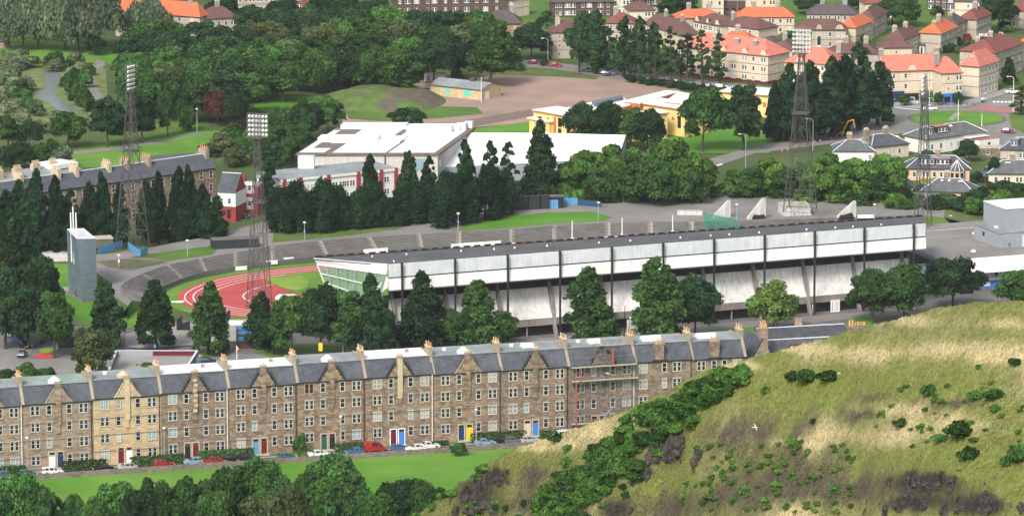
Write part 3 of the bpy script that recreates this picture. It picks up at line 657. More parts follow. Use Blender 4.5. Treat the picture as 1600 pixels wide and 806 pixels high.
    for i, (wpx, m_, lab) in enumerate(((21, m_black, 'leftmost black turnstile block behind the bank lawn'), (19, m_black, 'second black turnstile block behind the bank lawn'), (15, m_black, 'third black turnstile block, next to the blue doors'))):
        g = P(x, 328.5-i*.9, ZP); w_ = wpx/ppm(g); t = thing('turnstile_block', lab, 'hut', g, R(6), 'black turnstile blocks behind the bank lawn')
        b = MB(); b.extr([(0, 0), (3.2, 0), (3.2, 2.9), (0, 3.6)], 0, w_-.25, mat('dark_block', (.028, .03, .036), .8, .15, .6)); b.build('wall', t); b = MB(); b.box(w_*.25, w_*.5, -.03, -.003, 0, 2.1, m_gutter); b.build('door', t); b = MB(); b.extr([(-.2, 3.62), (3.4, 2.92), (3.4, 3.02), (-.2, 3.75)], -.08, w_-.17, m_concd); b.build('roof', t)
        x += wpx
    g = P(856, 325.5, ZP); t = thing('gate_hut', 'dark hut with light blue double doors behind the bank lawn', 'hut', g, R(5)); w_ = 25/ppm(g); b = MB(); b.box(0, w_, 0, 3, 0, 2.9, m_black); b.build('wall', t)
    for k in (0, 1): b = MB(); b.box(.4+k*1.15, 1.5+k*1.15, -.06, -.003, 0, 2.2, m_blue); b.build('door', t)
    b = MB(); b.box(-.1, w_+.1, -.1, 3.1, 2.9, 3.0, m_concd); b.build('roof', t)
    g = P(880, 320, ZP); b = MB(); 
    for i in range(8): b.box(i*.45, i*.45+.42, 0, .1, 0, 1.8+.06*(i % 2), m_blue)
    o = b.build('boarded_gate'); o.location = g; tag(o, 'light blue boarded gate right of the dark hut with blue doors', 'gate')
    g = P(902, 321, ZP); b = MB(); b.box(0, 6.6, 0, .12, 0, 1.5, mat('dark_blue_fence', (.02, .06, .13), .6)); b.box(-.05, .1, -.05, .2, 0, 1.7, m_steel); o = b.build('dark_fence'); o.location = g; o.rotation_euler = (0, 0, R(-22)); tag(o, 'dark blue fence running from the blue gate under the trees', 'fence')
    # white concrete ramp left of slab tower
    g = P(70, 409, 0); b = MB(); b.box(0, 9, 0, 11, 0, .9, m_concl); b.box(-.2, 9.1, 11, 11.4, 0, 1.3, m_gutter); o = b.build('concrete_slab'); o.location = g; o.rotation_euler = (0, 0, R(10)); tag(o, 'pale concrete slab left of the blue-grey slab tower', 'slab')
misc_stadium()
def sports_hall():
    z = 7.2; A = P(1470, 408, z); Bq = P(1700, 391, z); ang = math.atan2(Bq[1]-A[1], Bq[0]-A[0]); u = np.array([math.cos(ang), math.sin(ang)]); v = np.array([-u[1], u[0]])
    L0 = P(1440, 410, z)[:2]
    t = thing('sports_hall', 'flat-roofed sports hall with white fascia and grey rooftop plant rooms at the right edge', 'sports hall', (*A[:2], 0), ang)
    bk = P(1462, 350, z)[:2]-A[:2]; dep = bk@v
    b = MB(); b.box(0, 60, .6, dep, 0, 3.4, m_brick); b.box(0, 60, .3, dep, 3.4, z-.5, m_gutter); b.build('wall', t)
    b = MB(); b.box(-1, 62, -.6, dep, z-.45, z, m_asphl); b.build('roof', t)
    b = MB(); b.extr([(-2.8, z-3.05), (-2.3, z-3.05), (-.5, z+.25), (-.9, z+.25)], 3, 60, m_white); b.build('fascia', t)
    b = MB(); b.box(-6, 3, -2.4, -2.1, z-2.2, z-.6, m_fas); b.box(-6, 3, -2.1, 1, z-.6, z-.45, m_cladl); b.build('link_fascia', t)
    for i in range(11):
        b = MB(); x = 5+i*1.25; b.box(x, x+1.1, -.9, -.8, 2.9, z-3.2, (m_blind, m_glassblue, m_blind, m_glass)[i % 4]); b.box(x-.12, x, -.95, -.75, 2.9, z-3.2, m_white); b.build('window', t)
    b = MB(); b.box(4, 60, -1.2, 1, 1.9, 2.88, m_conc); b.build('sill_band', t)
    b = MB(); b.box(4, 60, -.3, .5, 0, 1.88, m_blue2); b.build('blue_wall', t); b = MB(); b.box(9, 13, -.36, -.303, .4, 1.5, m_white); b.build('sign_panel', t)
    b = MB()
    for y in (dep*.33, dep*.62, dep*.82): b.box(1, 50, y, y+.35, z+.003, z+.09, m_concl if y > dep*.7 else m_pave)
    b.build('roof_joint', t)
    b = MB(); b.box(-1.2, -.9, 0, dep, z, z+.9, m_cladl); b.box(.2, .5, 0, dep, z+.003, z+.6, m_cladl); b.build('parapet_wall', t)
    for (px, py) in ((1523, 365), (1521, 393)):
        q = P(px, py, z)[:2]-A[:2]; b = MB(); x, y = q@u, q@v; b.tube((x, y, z), (x, y, z+.25), .7, m_white, .6, 10); b.tube((x, y, z+.25), (x, y, z+.5), .6, m_white, .2, 10); b.build('roof_dome', t)
    # grey plant room
    q = P(1561, 388, z)[:2]-A[:2]; x, y = q@u, q@v; ql = P(1528, 371, z)[:2]-A[:2]; d2 = 14
    b = MB(); hgt = 3.6; b.box(x, x+22, y, y+d2, z+.003, z+hgt, m_cladl); b.build('plant_room', t)
    b = MB(); b.box(x-.15, x+22, y-.15, y+d2+.15, z+hgt, z+hgt+.15, m_lead); b.build('plant_room_roof', t)
    b = MB(); b.box(x-.06, x-.003, y+8, y+9, z+1.6, z+2.6, m_gutter); b.box(x+6.2, x+9, y-.07, y-.003, z, z+2.9, m_fas); b.box(x+2.5, x+3.1, y-.07, y-.003, z+.3, z+1.2, m_clad); b.build('plant_room_door', t)
    b = MB(); b.tube((x+3, y+7, z+hgt+.1), (x+3, y+7, z+hgt+.55), 1.0, m_white, .5, 10); b.build('roof_dome', t)
    b = MB(); 
    for k in range(4): b.tube((x-1+k*2.2, y+d2-1, z+hgt), (x-1+k*2.2, y+d2-1, z+hgt+1.0), .06, m_steel, n=4)
    b.tube((x-1, y+d2-1, z+hgt+1.0), (x+8, y+d2-1, z+hgt+1.0), .08, m_steel, n=4); b.build('handrail', t)
    q = P(1588, 372, z+3)[:2]-A[:2]; x, y = q@u, q@v+6; b = MB(); b.box(x, x+16, y, y+12, z+.1, z+9, m_cladl); b.build('tall_plant_room', t)
    b = MB(); b.box(x-.15, x+16, y-.15, y+12, z+9, z+9.15, m_white); b.build('tall_plant_room_roof', t)
sports_hall()
# ================================================================ BUILDINGS
def mk(fn, name='window'):
    b = MB(); fn(b); o = b.build(name); me = o.data; bpy.data.objects.remove(o); return me
def win(w, h, panes, glass, frame=None, surround=None, sill=True, mull=.12, reveal=.0):
    mull *= .78
    """window seen from outside, centre of the sill line at origin, facing -y"""
    frame = frame or m_frame
    def fn(b):
        if surround:
            s = .17; b.box(-w/2-s, w/2+s, -.04, .0, h, h+.2, surround); b.box(-w/2-s, -w/2, -.04, .0, 0, h, surround); b.box(w/2, w/2+s, -.04, .0, 0, h, surround)
        if sill: b.box(-w/2-.12, w/2+.12, -.13, 0, -.14, 0, surround or frame)
        pw = (w-mull*1.6*(panes-1))/panes
        for i in range(panes):
            x0 = -w/2+i*(pw+mull*1.6); x1 = x0+pw; f = mull*.8
            f = mull*.6; b.box(x0, x0+f, -.05, .0, 0, h, frame); b.box(x1-f, x1, -.05, .0, 0, h, frame); b.box(x0+f, x1-f, -.05, .0, 0, f, frame); b.box(x0+f, x1-f, -.05, .0, h-f, h, frame)
            b.box(x0+f, x1-f, -.06, -.003, h*.49, h*.49+f*.8, frame)
            b.face([(x0+f, -.012, f), (x1-f, -.012, f), (x1-f, -.012, h-f), (x0+f, -.012, h-f)], glass)
            if i < panes-1: b.box(x1, x1+mull*1.6, -.05, .0, 0, h, surround or frame)
    return mk(fn)
W = {}
for g_, gm in (('g', m_glass), ('b', m_blind), ('p', m_glassblue)):
    W['D'+g_] = win(1.75, 1.95, 2, gm, None, st_trim, mull=.17); W['S'+g_] = win(.98, 1.95, 1, gm, None, st_trim, mull=.17)
    W['d'+g_] = win(1.7, 1.35, 2, gm, None, None, mull=.16); W['s'+g_] = win(.85, 1.35, 1, gm, None, None, mull=.16); W['t'+g_] = win(.6, 1.0, 1, gm, None, None, mull=.15)
    W['v'+g_] = win(2.0, 1.3, 3, gm, None, None, mull=.12)
W['Dw'] = win(1.75, 1.95, 2, m_glass, m_orangep, st_trim, mull=.12)
def door_mesh(m, surround=None, w=1.05, h=2.3):
    def fn(b):
        s = surround or st_trimp
        b.box(-w/2-.18, -w/2, -.09, 0, 0, h+.75, s); b.box(w/2, w/2+.18, -.09, 0, 0, h+.75, s); b.box(-w/2, w/2, -.09, 0, h+.55, h+.75, s)
        b.box(-w/2, w/2, -.07, -.003, 0, h, m); b.face([(-w/2+.1, -.02, h+.06), (w/2-.1, -.02, h+.06), (w/2-.1, -.02, h+.5), (-w/2+.1, -.02, h+.5)], m_glass)
        b.box(-w/2+.15, w/2-.15, -.085, -.07, h*.55, h*.9, m); b.box(-w/2+.15, w/2-.15, -.085, -.07, .2, h*.45, m)
    return mk(fn, 'door')
def pot_mesh(m):
    return mk(lambda b: (b.tube((0, 0, 0), (0, 0, .75), .19, m, .15, 7), b.tube((0, 0, .7), (0, 0, .82), .2, m, .2, 7)), 'chimney_pot')
POT, POTW = pot_mesh(m_pot), pot_mesh(m_potw)
rb = random.Random(11)
# ---------------------------------------------------------------- the long sandstone terrace
bx = [-68, 38, 147, 253, 359, 466, 572, 678.5, 784, 889, 993, 1082, 1164]
TD = [ # wall, trim, stepped gable?, roof top, door colours, label
 (st_grey, 's', m_lead, None, 'sandstone tenement cut by the left edge of the photo', 'gt'),
 (st_grey, 's', m_leadgreen, (m_white, m_navy), 'grey-brown tenement second from the left edge, greenish roof and white and navy doors', 'pt'),
 (st_pale, 's', m_lead, (m_dred, m_white), 'cleaned honey-coloured sandstone tenement with maroon and white doors', 'pt'),
 (st_dark, 'c', m_whiteroof, (m_black, m_dred), 'dark brown tenement with white roof deck right beside the honey-coloured one', 'ct'),
 (st_brown, 'c', m_whiteroof, (m_blue, m_dred), 'brown tenement with white roof deck and pale blue and dark red doors behind the hedge', 'ct'),
 (st_brown, 'c', m_lead, (m_green, m_black), 'brown tenement with wooden-framed top left windows and green and black doors', 'ct'),
 (st_brown, 'c', m_whiteroof, (m_dred, m_blue2), 'brown tenement with cream streaked gable stack and maroon and bright blue doors', 'ct'),
 (st_brown, 's', m_lead, (m_navy, m_yellow), 'brown tenement with plain pointed gable and navy and bright yellow doors', 'pt'),
 (st_dark, 'c', m_lead, (m_render, m_blue2), 'tenement with stepped gable and pinkish and blue doors, left of the scaffolding', 'ct'),
 (st_dark, 'c', m_lead, (m_dred, m_black), 'tenement wrapped in scaffolding', 'ct'),
 (st_dark, 'n', m_lead, None, 'tenement right of the scaffolding, its lower floors hidden by the hill', 'nt'),
 (st_dark, 'n', m_lead, None, 'last tenement at the right end of the terrace, mostly hidden by the hill', 'nt')]
TA0 = P(-68, fl(-68)); TB0 = P(1164, fl(1164)); TANG = math.atan2(TB0[1]-TA0[1], TB0[0]-TA0[0])
TU = np.array([math.cos(TANG), math.sin(TANG)]); TVV = np.array([-TU[1], TU[0]])
WALLH = 13.3
def eavez(px): return ztop(P(px, fl(px)), np.interp(px, [-68, 40, 253, 572, 784, 995, 1165], [640, 633, 615.5, 590, 578.8, 565.5, 557.5]))
TEN = []
def tenement(i):
    wm, gab, rtop, doors, lab, kind = TD[i]; A = P(bx[i], fl(bx[i])); Bp = P(bx[i+1], fl(bx[i+1])); w = float(np.hypot(*(Bp-A)[:2]))
    hz = eavez((bx[i]+bx[i+1])/2); t = thing('tenement', lab, 'tenement', A, TANG, 'sandstone tenements of the long terrace'); TEN.append((t, w, hz, A))
    dep = 12.5; tp = hz+3.3; ry = 2.6
    b = MB(); b.box(.02, w-.02, 0, dep, 0, hz, wm, False); b.build('wall', t)
    b = MB()
    for k, zz in enumerate((hz-3.45, hz-6.9, hz-10.3)): b.box(.1, w-.1, -.07, -.001, zz-.75, zz-.6, m_band)
    b.box(.02, w-.02, -.22, -.001, hz-.22, hz+.02, m_gutter); b.build('string_course', t)
    # mansard roof
    b = MB(); b.face([(.02, 0, hz+.02), (w-.02, 0, hz+.02), (w-.02, ry, tp), (.02, ry, tp)], m_slate)
    b.face([(w-.02, dep, hz), (.02, dep, hz), (.02, dep-ry, tp), (w-.02, dep-ry, tp)], m_slate)
    b.face([(.02, 0, hz), (.02, ry, tp), (.02, dep-ry, tp), (.02, dep, hz)], m_slate); b.face([(w-.02, 0, hz), (w-.02, dep, hz), (w-.02, dep-ry, tp), (w-.02, ry, tp)], m_slate)
    b.face([(.02, ry, tp), (w-.02, ry, tp), (w-.02, dep-ry, tp+.3), (.02, dep-ry, tp+.3)], rtop); b.build('roof', t)
    b = MB(); b.box(.02, w-.02, ry-.25, ry+.05, tp-.02, tp+.12, m_lead); b.build('roof_flashing', t)
    # party wall chimney at the right boundary
    for xx in ([0] if i > 0 else [])+([w] if i == 11 else []):
        b = MB(); b.extr([(-.05, hz), (ry+.1, tp+.35), (dep-ry, tp+.5), (dep-ry, hz), (0, hz)], xx-.3, xx+.3, st_trim)
        b.build('party_wall', t); top = hz+5.1
        b = MB(); b.box(xx-.42, xx+.42, 2.7, 5.6, tp+.1, top, st_trim); b.box(xx-.5, xx+.5, 2.6, 5.7, top, top+.2, st_trimp); ch = b.build('chimney', t)
        for k in range(4): link('chimney_pot', POT if (i+k) % 3 else POTW, ch, (xx+(-.15 if k % 2 else .15), 3.0+k*.75, top+.2))
    full = i < 10
    if full:
        xc = w*.5; gw = w*.115; gt = hz+2.95
        b = MB(); g2 = gw*1.55
        b.face([(xc-g2, -.12, hz-.05), (xc+g2, -.12, hz-.05), (xc+g2*.3, -.12, gt), (xc-g2*.3, -.12, gt)], wm)
        b.face([(xc-g2, -.12, hz-.05), (xc-g2*.3, -.12, gt), (xc-g2*.3, ry*.9, gt), (xc-g2, .1, hz)], m_slate2); b.face([(xc+g2, -.12, hz-.05), (xc+g2, .1, hz), (xc+g2*.3, ry*.9, gt), (xc+g2*.3, -.12, gt)], m_slate2)
        b.face([(xc-g2*.3, -.12, gt), (xc+g2*.3, -.12, gt), (xc+g2*.3, ry, gt), (xc-g2*.3, ry, gt)], m_slate2); b.build('gable', t)
        if gab == 'c':
            b = MB()
            for s_ in (-1, 1):
                for k in range(5):
                    f = k/5; x = xc+s_*(g2*(1.04-.74*f)); zz = hz-.05+(gt-hz)*f; b.box(x-.2, x+.2, -.26, .1, zz, zz+.62, m_gutter)
            b.build('crow_step', t)
        else:
            b = MB()
            for s_ in (-1, 1): b.tube((xc+s_*g2*1.03, -.14, hz), (xc+s_*g2*.3, -.14, gt+.1), .14, st_trimp if wm is st_pale else st_trim, n=4)
            b.build('gable_coping', t)
        pil = st_trimp if i in (2, 3, 6, 7) else st_trim
        b = MB(); b.box(xc-.52, xc+.52, -.3, .6, hz-4.6, gt+1.0, pil if i in (2, 6) else wm); b.box(xc-.66, xc+.66, -.42, .75, gt+.95, gt+1.3, st_trim)
        b.box(xc-.32, xc+.32, -.24, -.01, hz-6.3, hz-4.6, wm)
        if i in (3, 6):
            for k in range(7): zz = hz-4.2+k*1.05; b.box(xc-.5+(.2 if k % 2 else 0), xc+.35+(.15 if k % 2 else 0), -.34, -.301, zz, zz+.6, st_trimp)
        ch = b.build('gable_chimney', t)
        if i not in (1, 2): 
            for k in range(3): link('chimney_pot', POTW, ch, (xc-.35+k*.35, .2, gt+1.3), scale=(1, 1, .45))
        if i in (1, 2, 5, 6, 7, 0):
            dm = st_trimp if i == 2 else m_whiteroof; b = MB(); yy = 3.6; b.tube((xc, yy, tp), (xc, yy, tp+.5), 1.3, dm, 1.3, 10); b.tube((xc, yy, tp+.5), (xc, yy, tp+1.35), 1.35, dm, .35, 10); b.build('cupola', t)
        else:
            b = MB(); yy = 5; b.extr([(yy, tp+.1), (yy+2.4, tp+.1), (yy+1.2, tp+.9)], xc-1.3, xc+1.3, m_whiteroof); b.build('cupola', t)
        for (f, n_) in ((.28, 0), (.73, 1)):
            if rb.random() < .6: b = MB(); x = w*f; b.box(x-.35, x+.35, 6.5, 7.2, tp+.1, tp+.75, (m_white, st_trim)[n_]); b.build('roof_vent', t)
        cols = ((.167, 'D'), (.368, 'S'), (.655, 'S'), (.862, 'D'))
        # small pediments above the single top windows
        b = MB()
        for f in (.368, .655):
            x = w*f; b.face([(x-.8, -.08, hz-.02), (x+.8, -.08, hz-.02), (x, -.08, hz+.95)], wm); b.tube((x-.85, -.1, hz), (x, -.1, hz+1), .08, st_trim, n=4); b.tube((x+.85, -.1, hz), (x, -.1, hz+1), .08, st_trim, n=4)
            b.face([(x-.8, -.07, hz), (x, -.07, hz+.95), (x, .8, hz+.95)], m_slate2); b.face([(x+.8, -.07, hz), (x, .8, hz+.95), (x, -.07, hz+.95)], m_slate2)
        b.build('dormer_gable', t)
    else:
        cols = ((.13, 'D'), (.5, 'S'), (.72, 'D')) if i == 10 else ((.16, 'D'), (.4, 'S'), (.6, 'S'), (.84, 'D'))
        xc = w*.42; b = MB(); b.box(xc-.9, xc+.9, -.1, 1.6, hz, tp+.25, wm); b.box(xc-1, xc+1, -.2, 1.7, tp+.25, tp+.5, st_trim); ch = b.build('chimney', t)
        for k in range(3): link('chimney_pot', POT, ch, (xc-.5+k*.5, .8, tp+.5))
        b = MB(); b.extr([(4.5, tp+.1), (7.5, tp+.1), (6, tp+1.0)], xc-2.2, xc+2.0, m_whiteroof); b.build('cupola', t)
        b = MB(); b.box(xc-1.6, xc+1.6, -.28, .0, hz+.03, hz+.3, m_gutter); b.build('parapet', t)
    for r, zz in enumerate((hz-2.35, hz-5.75, hz-9.2, hz-12.6)):
        for (f, k) in cols:
            if r == 3 and doors and full and f in (.368,): continue
            q = rb.random(); g_ = 'g' if q < .82 else ('b' if q < .95 else 'p'); key = k+g_
            if i == 5 and r == 0 and f < .4: key = 'Dw' if k == 'D' else 'Sg'
            if r == 3 and i > 9: continue
            link('window', W[key], t, (w*f, 0, zz))
    if doors and full:
        fx = .40 if i in (1, 2, 6, 7) else .38
        for k, m_ in enumerate(doors):
            nm = 'DR'+m_.name+str(i == 6); 
            if nm not in W: W[nm] = door_mesh(m_, m_white if i == 6 else None)
            link('door', W[nm], t, (w*(fx+k*.12), 0, 0.25), scale=(1.12, 1, 1.12))
        b = MB(); b.box(w*fx-.9, w*(fx+.12)+.9, -1.1, -.001, 0, .25, m_step); b.build('door_step', t)
    b = MB(); b.tube((w-.45, -.18, 0), (w-.45, -.18, hz), .09, m_gutter if i % 3 else m_white, n=5); b.build('drain_pipe', t)
for i in range(12): tenement(i)
# ---------------------------------------------------------------- scaffolding
def scaffold():
    t0, w, hz, A = TEN[9]; t = thing('scaffolding', 'steel scaffolding with plank lifts and orange netted hoists on the front of the dark tenement', 'scaffolding', A, TANG)
    b = MB()
    for k in range(8):
        x = .2+(w-.4)*k/7
        for y in (-.5, -1.7): b.tube((x, y, 0), (x, y, hz+1.2), .055, m_steel, n=4)
    for x in (w*.38, w*.5, w*.62, w*.74):
        for y in (-.5, -1.7): b.tube((x, y, hz), (x, y, hz+5.2), .055, m_steel, n=4)
    b.build('standard', t); b = MB()
    for zz in (1.9, 3.9, 6.2, 8.2, 10.2, 12.0, hz+.9):
        for y in (-.5, -1.7): b.tube((0, y, zz+1), (w, y, zz+1), .05, m_steel, n=4)
    for zz in (hz+2.2, hz+3.4, hz+5.1):
        for y in (-.5, -1.7): b.tube((w*.36, y, zz), (w*.76, y, zz), .05, m_steel, n=4)
    b.tube((w*.4, -1.75, 2), (w*.85, -1.75, 10), .06, m_steel, n=4); b.tube((w*.3, -1.75, .5), (w*.62, -1.75, 5.5), .12, m_steel, n=4); b.build('ledger', t)
    for zz, x0, x1 in ((2.3, 0, w), (hz-3.0, 0, w), (hz-.1, 0, w*.98), (hz+4.3, w*.36, w*.76)):
        b = MB(); b.box(x0, x1, -1.8, -.45, zz, zz+.09, m_steel); b.box(x0, x1, -1.84, -1.8, zz, zz+.25, m_step); b.build('plank_lift', t)
    m_or = mat('orange_netting', (.38, .09, .05), .8, .2, 2)
    b = MB(); b.box(w*.06, w*.08, -1.9, -1.8, 0, hz-3, m_or); b.box(w*.6, w*.63, -1.9, -1.82, hz+.3, hz+3.6, m_or); b.box(w*.13, w*.15, -1.9, -1.82, hz-2.9, hz-.3, m_or); b.build('netting', t)
scaffold()
# end gable block right of the terrace: slate roof and stone gable
def end_block():
    g = P(1168, 648); t = thing('gable_house', 'grey stone gabled house at the end of the terrace, just above the hill', 'house', g, TANG)
    z0 = ztop(g, 575); b = MB()
    w = 6.3; hr = ztop(g, 512)-.5
    b.face([(0, 0, 0), (w, 0, 0), (w, 0, z0), (w*.55, 0, hr-2), (0, 0, z0)], st_grey); b.box(0, w, .01, 10, 0, z0, st_grey); b.face([(0, 10, z0), (w*.5, 10, hr-2), (w, 10, z0)], st_grey); b.build('wall', t)
    b = MB(); b.face([(-.2, -.1, z0), (w*.5, -.1, hr-2), (w*.5, 10, hr-2), (-.2, 10, z0)], m_slate); b.face([(w*.5, -.1, hr-2), (w+.2, -.1, z0), (w+.2, 10, z0), (w*.5, 10, hr-2)], m_slate); b.build('roof', t)
    b = MB(); b.box(w*.45, w*.45+1.7, .2, 1.2, hr-4, hr, st_grey); b.box(w*.45-.1, w*.45+1.8, .1, 1.3, hr, hr+.2, st_trim); ch = b.build('chimney', t)
    for k in range(4): link('chimney_pot', POT, ch, (w*.45+.25+k*.4, .7, hr+.2))
    b = MB(); b.box(w*.4, w*.4+.8, -.03, 0, z0+.3, z0+1.3, m_brick); b.build('window', t)
    g = P(1196, 640); t = thing('slate_roofed_range', 'long low slate-roofed range with a red stone panel right of the gable house', 'house', g, TANG-R(2))
    zt = ztop(P(1260, 636), 519); L = 19.5
    b = MB(); b.box(.3, L, 0, 7, 0, zt-4.4, st_grey); b.build('wall', t)
    b = MB(); b.face([(0, -.2, zt-4.4), (L, -.2, zt-4.4), (L, 1.6, zt-1.6), (0, 1.6, zt-1.6)], m_slate); b.face([(0, 1.6, zt-1.55), (L, 1.6, zt-1.55), (L, 6.5, zt), (0, 6.5, zt)], m_slate2); b.face([(0, 6.5, zt), (L, 6.5, zt), (L, 8, zt-3), (0, 8, zt-3)], m_slate2)
    b.face([(0, -.2, zt-4.4), (0, 1.6, zt-1.6), (0, 6.5, zt), (0, 8, zt-3), (0, 8, zt-4.4)], st_grey); b.face([(L, -.2, zt-4.4), (L, 8, zt-4.4), (L, 8, zt-3), (L, 6.5, zt), (L, 1.6, zt-1.6)], st_grey)
    b.box(-.1, L+.1, 1.45, 1.75, zt-1.6, zt-1.42, m_fas); b.box(-.1, L+.1, 6.3, 6.7, zt, zt+.15, m_fas); b.build('roof', t)
    b = MB(); b.box(5.6, 9.8, -.35, .6, zt-5, zt-2.6, stone('red_rubble', (.30, .20, .15), (.36, .26, .20), .5, .3)); b.box(5.4, 10, -.45, .7, zt-2.6, zt-2.4, m_brick); b.build('stone_dormer', t)
    for x in (1.6, 9.6):
        b = MB(); b.box(x-.8, x+.8, 7, 7.8, zt-3, zt+.6, st_trim); ch = b.build('chimney', t)
        for k in range(3): link('chimney_pot', POT, ch, (x-.5+k*.5, 7.4, zt+.6))
    b = MB(); b.box(L+.1, L+4.5, 2, 6, 0, zt+.1, st_dark); ch = b.build('end_chimney', t)
    for k in range(6): link('chimney_pot', POT, ch, (L+.5+k*.65, 4, zt+.1), scale=(1.3, 1.3, 1.4 if k < 2 else .8))
end_block()
# ---------------------------------------------------------------- general hipped / gabled houses
def perp(u): return np.array([-u[1], u[0]])
def frame3(L, M, Rr, h, long='L', d=9.0, z0=0.0, dmax=13.0):
    """local frame from the eave corners as they lie in the photograph; returns origin, angle, width, depth"""
    Lw, Mw = P(*L, h+z0)[:2], P(*M, h+z0)[:2]
    if long == 'L' or Rr is None:
        u = (Mw-Lw)/np.linalg.norm(Mw-Lw); v = perp(u); w = np.linalg.norm(Mw-Lw)
        if Rr is not None:
            best = float(min(np.arange(5, dmax+.1, .25), key=lambda q: abs(proj((*(Mw+v*q), h+z0))[0]-Rr[0]))); d = best if 5.3 < best < dmax else d
    else:
        Rw = P(*Rr, h+z0)[:2]; v = (Rw-Mw)/np.linalg.norm(Rw-Mw); d = np.linalg.norm(Rw-Mw); u = -perp(v)
        w = float(min(np.arange(6, 13.1, .25), key=lambda q: abs(proj((*(Mw-u*q), h+z0))[0]-L[0]))); Lw = Mw-u*w
    return (Lw[0], Lw[1], z0), math.atan2(u[1], u[0]), float(w), float(d)
def hiproof(b, w, d, h, rh, m, e=.45, gable=(False, False)):
    x0, x1, y0, y1 = -e, w+e, -e, d+e
    if w >= d:
        k = (d/2+e); ra = x0+(0 if gable[0] else k*.85); rb_ = x1-(0 if gable[1] else k*.85); yc = d/2
        if ra > rb_: ra = rb_ = w/2
        a, c = (ra, yc, h+rh), (rb_, yc, h+rh)
        b.face([(x0, y0, h), (x1, y0, h), c, a], m); b.face([(x1, y1, h), (x0, y1, h), a, c], m)
        b.face([(x1, y0, h), (x1, y1, h), c], m_render if gable[1] else m); b.face([(x0, y1, h), (x0, y0, h), a], m_render if gable[0] else m)
    else:
        k = (w/2+e); ra = y0+(0 if gable[0] else k*.85); rb_ = y1-(0 if gable[1] else k*.85); xc = w/2
        if ra > rb_: ra = rb_ = d/2
        a, c = (xc, ra, h+rh), (xc, rb_, h+rh)
        b.face([(x1, y0, h), (x1, y1, h), c, a], m); b.face([(x0, y1, h), (x0, y0, h), a, c], m)
        b.face([(x0, y0, h), (x1, y0, h), a], m_render if gable[0] else m); b.face([(x1, y1, h), (x0, y1, h), c], m_render if gable[1] else m)
    b.box(x0, x1, y0, y1, h-.16, h-.002, m_gutter)
def house(name, label, cat, L, M, Rr, h, wallm, roofm, rh=3.2, st=2, front=((.2, 'd'), (.5, 's'), (.8, 'd')), side=((.25, 's'), (.6, 'd')), chim=((.3, .5), (.75, .5)), long='L', d=9.0, gable=(False, False), band=True, group=None, gables=(), z0=0.0, chm=None, winrow=None, base=None):
    rh *= .66
    org, ang, w, d = frame3(L, M, Rr, h, long, d, z0); t = thing(name, label, cat, org, ang, group)
    b = MB(); b.box(0, w, 0, d, 0, h-.16, wallm, False); b.build('wall', t)
    if base: b = MB(); b.box(-.05, w+.05, -.05, d+.05, 0, base[1], base[0]); b.build('base_course', t)
    b = MB(); hiproof(b, w, d, h, rh, roofm, gable=gable); ro = b.build('roof', t)
    if band:
        b = MB()
        for k in range(1, st): zz = h*k/st; b.box(-.05, w+.05, -.05, -.001, zz-.1, zz+.05, m_band); b.box(w+.001, w+.05, 0, d, zz-.1, zz+.05, m_band)
        b.build('string_course', t)
    sh = h/st
    for r in range(st):
        zz = sh*r+sh*.30
        for (f, k) in front:
            g_ = 'g' if rb.random() < .75 else 'b'; link('window', W[k+g_], t, (w*f, 0, zz))
        for (f, k) in side:
            g_ = 'g' if rb.random() < .75 else 'b'; o = link('window', W[k+g_], t, (w, d*f, zz), math.pi/2)
    for (fx, fy) in chim:
        x, y = w*fx, d*fy; rz = h+rh*max(0.1, 1-abs(fy-.5)*2)
        b = MB(); b.box(x-.75, x+.75, y-.4, y+.4, rz-1.6, rz+1.5, chm or m_conc); b.box(x-.85, x+.85, y-.5, y+.5, rz+1.5, rz+1.7, m_step); c_ = b.build('chimney', t)
        for k in range(3): link('chimney_pot', POTW, c_, (x-.45+k*.45, y, rz+1.7), scale=(1, 1, .6))
    for (f, gw) in gables:      # wall-head gables on the front
        b = MB(); x = w*f; b.face([(x-gw, -.07, h-.3), (x+gw, -.07, h-.3), (x+gw, -.07, h+.5), (x+gw*.5, -.07, h+1.6), (x-gw*.5, -.07, h+1.6), (x-gw, -.07, h+.5)], wallm)
        b.face([(x-gw, -.07, h+.5), (x-gw*.5, -.07, h+1.6), (x-gw*.5, 1.6, h+1.6), (x-gw, 1.6, h+.5)], roofm); b.face([(x+gw, -.07, h+.5), (x+gw, 1.6, h+.5), (x+gw*.5, 1.6, h+1.6), (x+gw*.5, -.07, h+1.6)], roofm); b.face([(x-gw*.5, -.07, h+1.6), (x+gw*.5, -.07, h+1.6), (x+gw*.5, 1.6, h+1.6), (x-gw*.5, 1.6, h+1.6)], roofm)
        b.face([(x-gw, -.07, h-.3), (x-gw, -.07, h+.5), (x-gw, 1.6, h+.5), (x-gw, 1.6, h-.3)], wallm); b.face([(x+gw, -.07, h-.3), (x+gw, 1.6, h-.3), (x+gw, 1.6, h+.5), (x+gw, -.07, h+.5)], wallm)
        b.build('wall_head_gable', t)
    return t, w, d
GH = 'hip-roofed council houses on the far slope'
F4 = ((.1, 'd'), (.28, 's'), (.42, 'd'), (.6, 'd'), (.76, 's'), (.91, 'd')); F3 = ((.15, 'd'), (.4, 's'), (.62, 's'), (.85, 'd')); F2 = ((.25, 's'), (.72, 'd'))
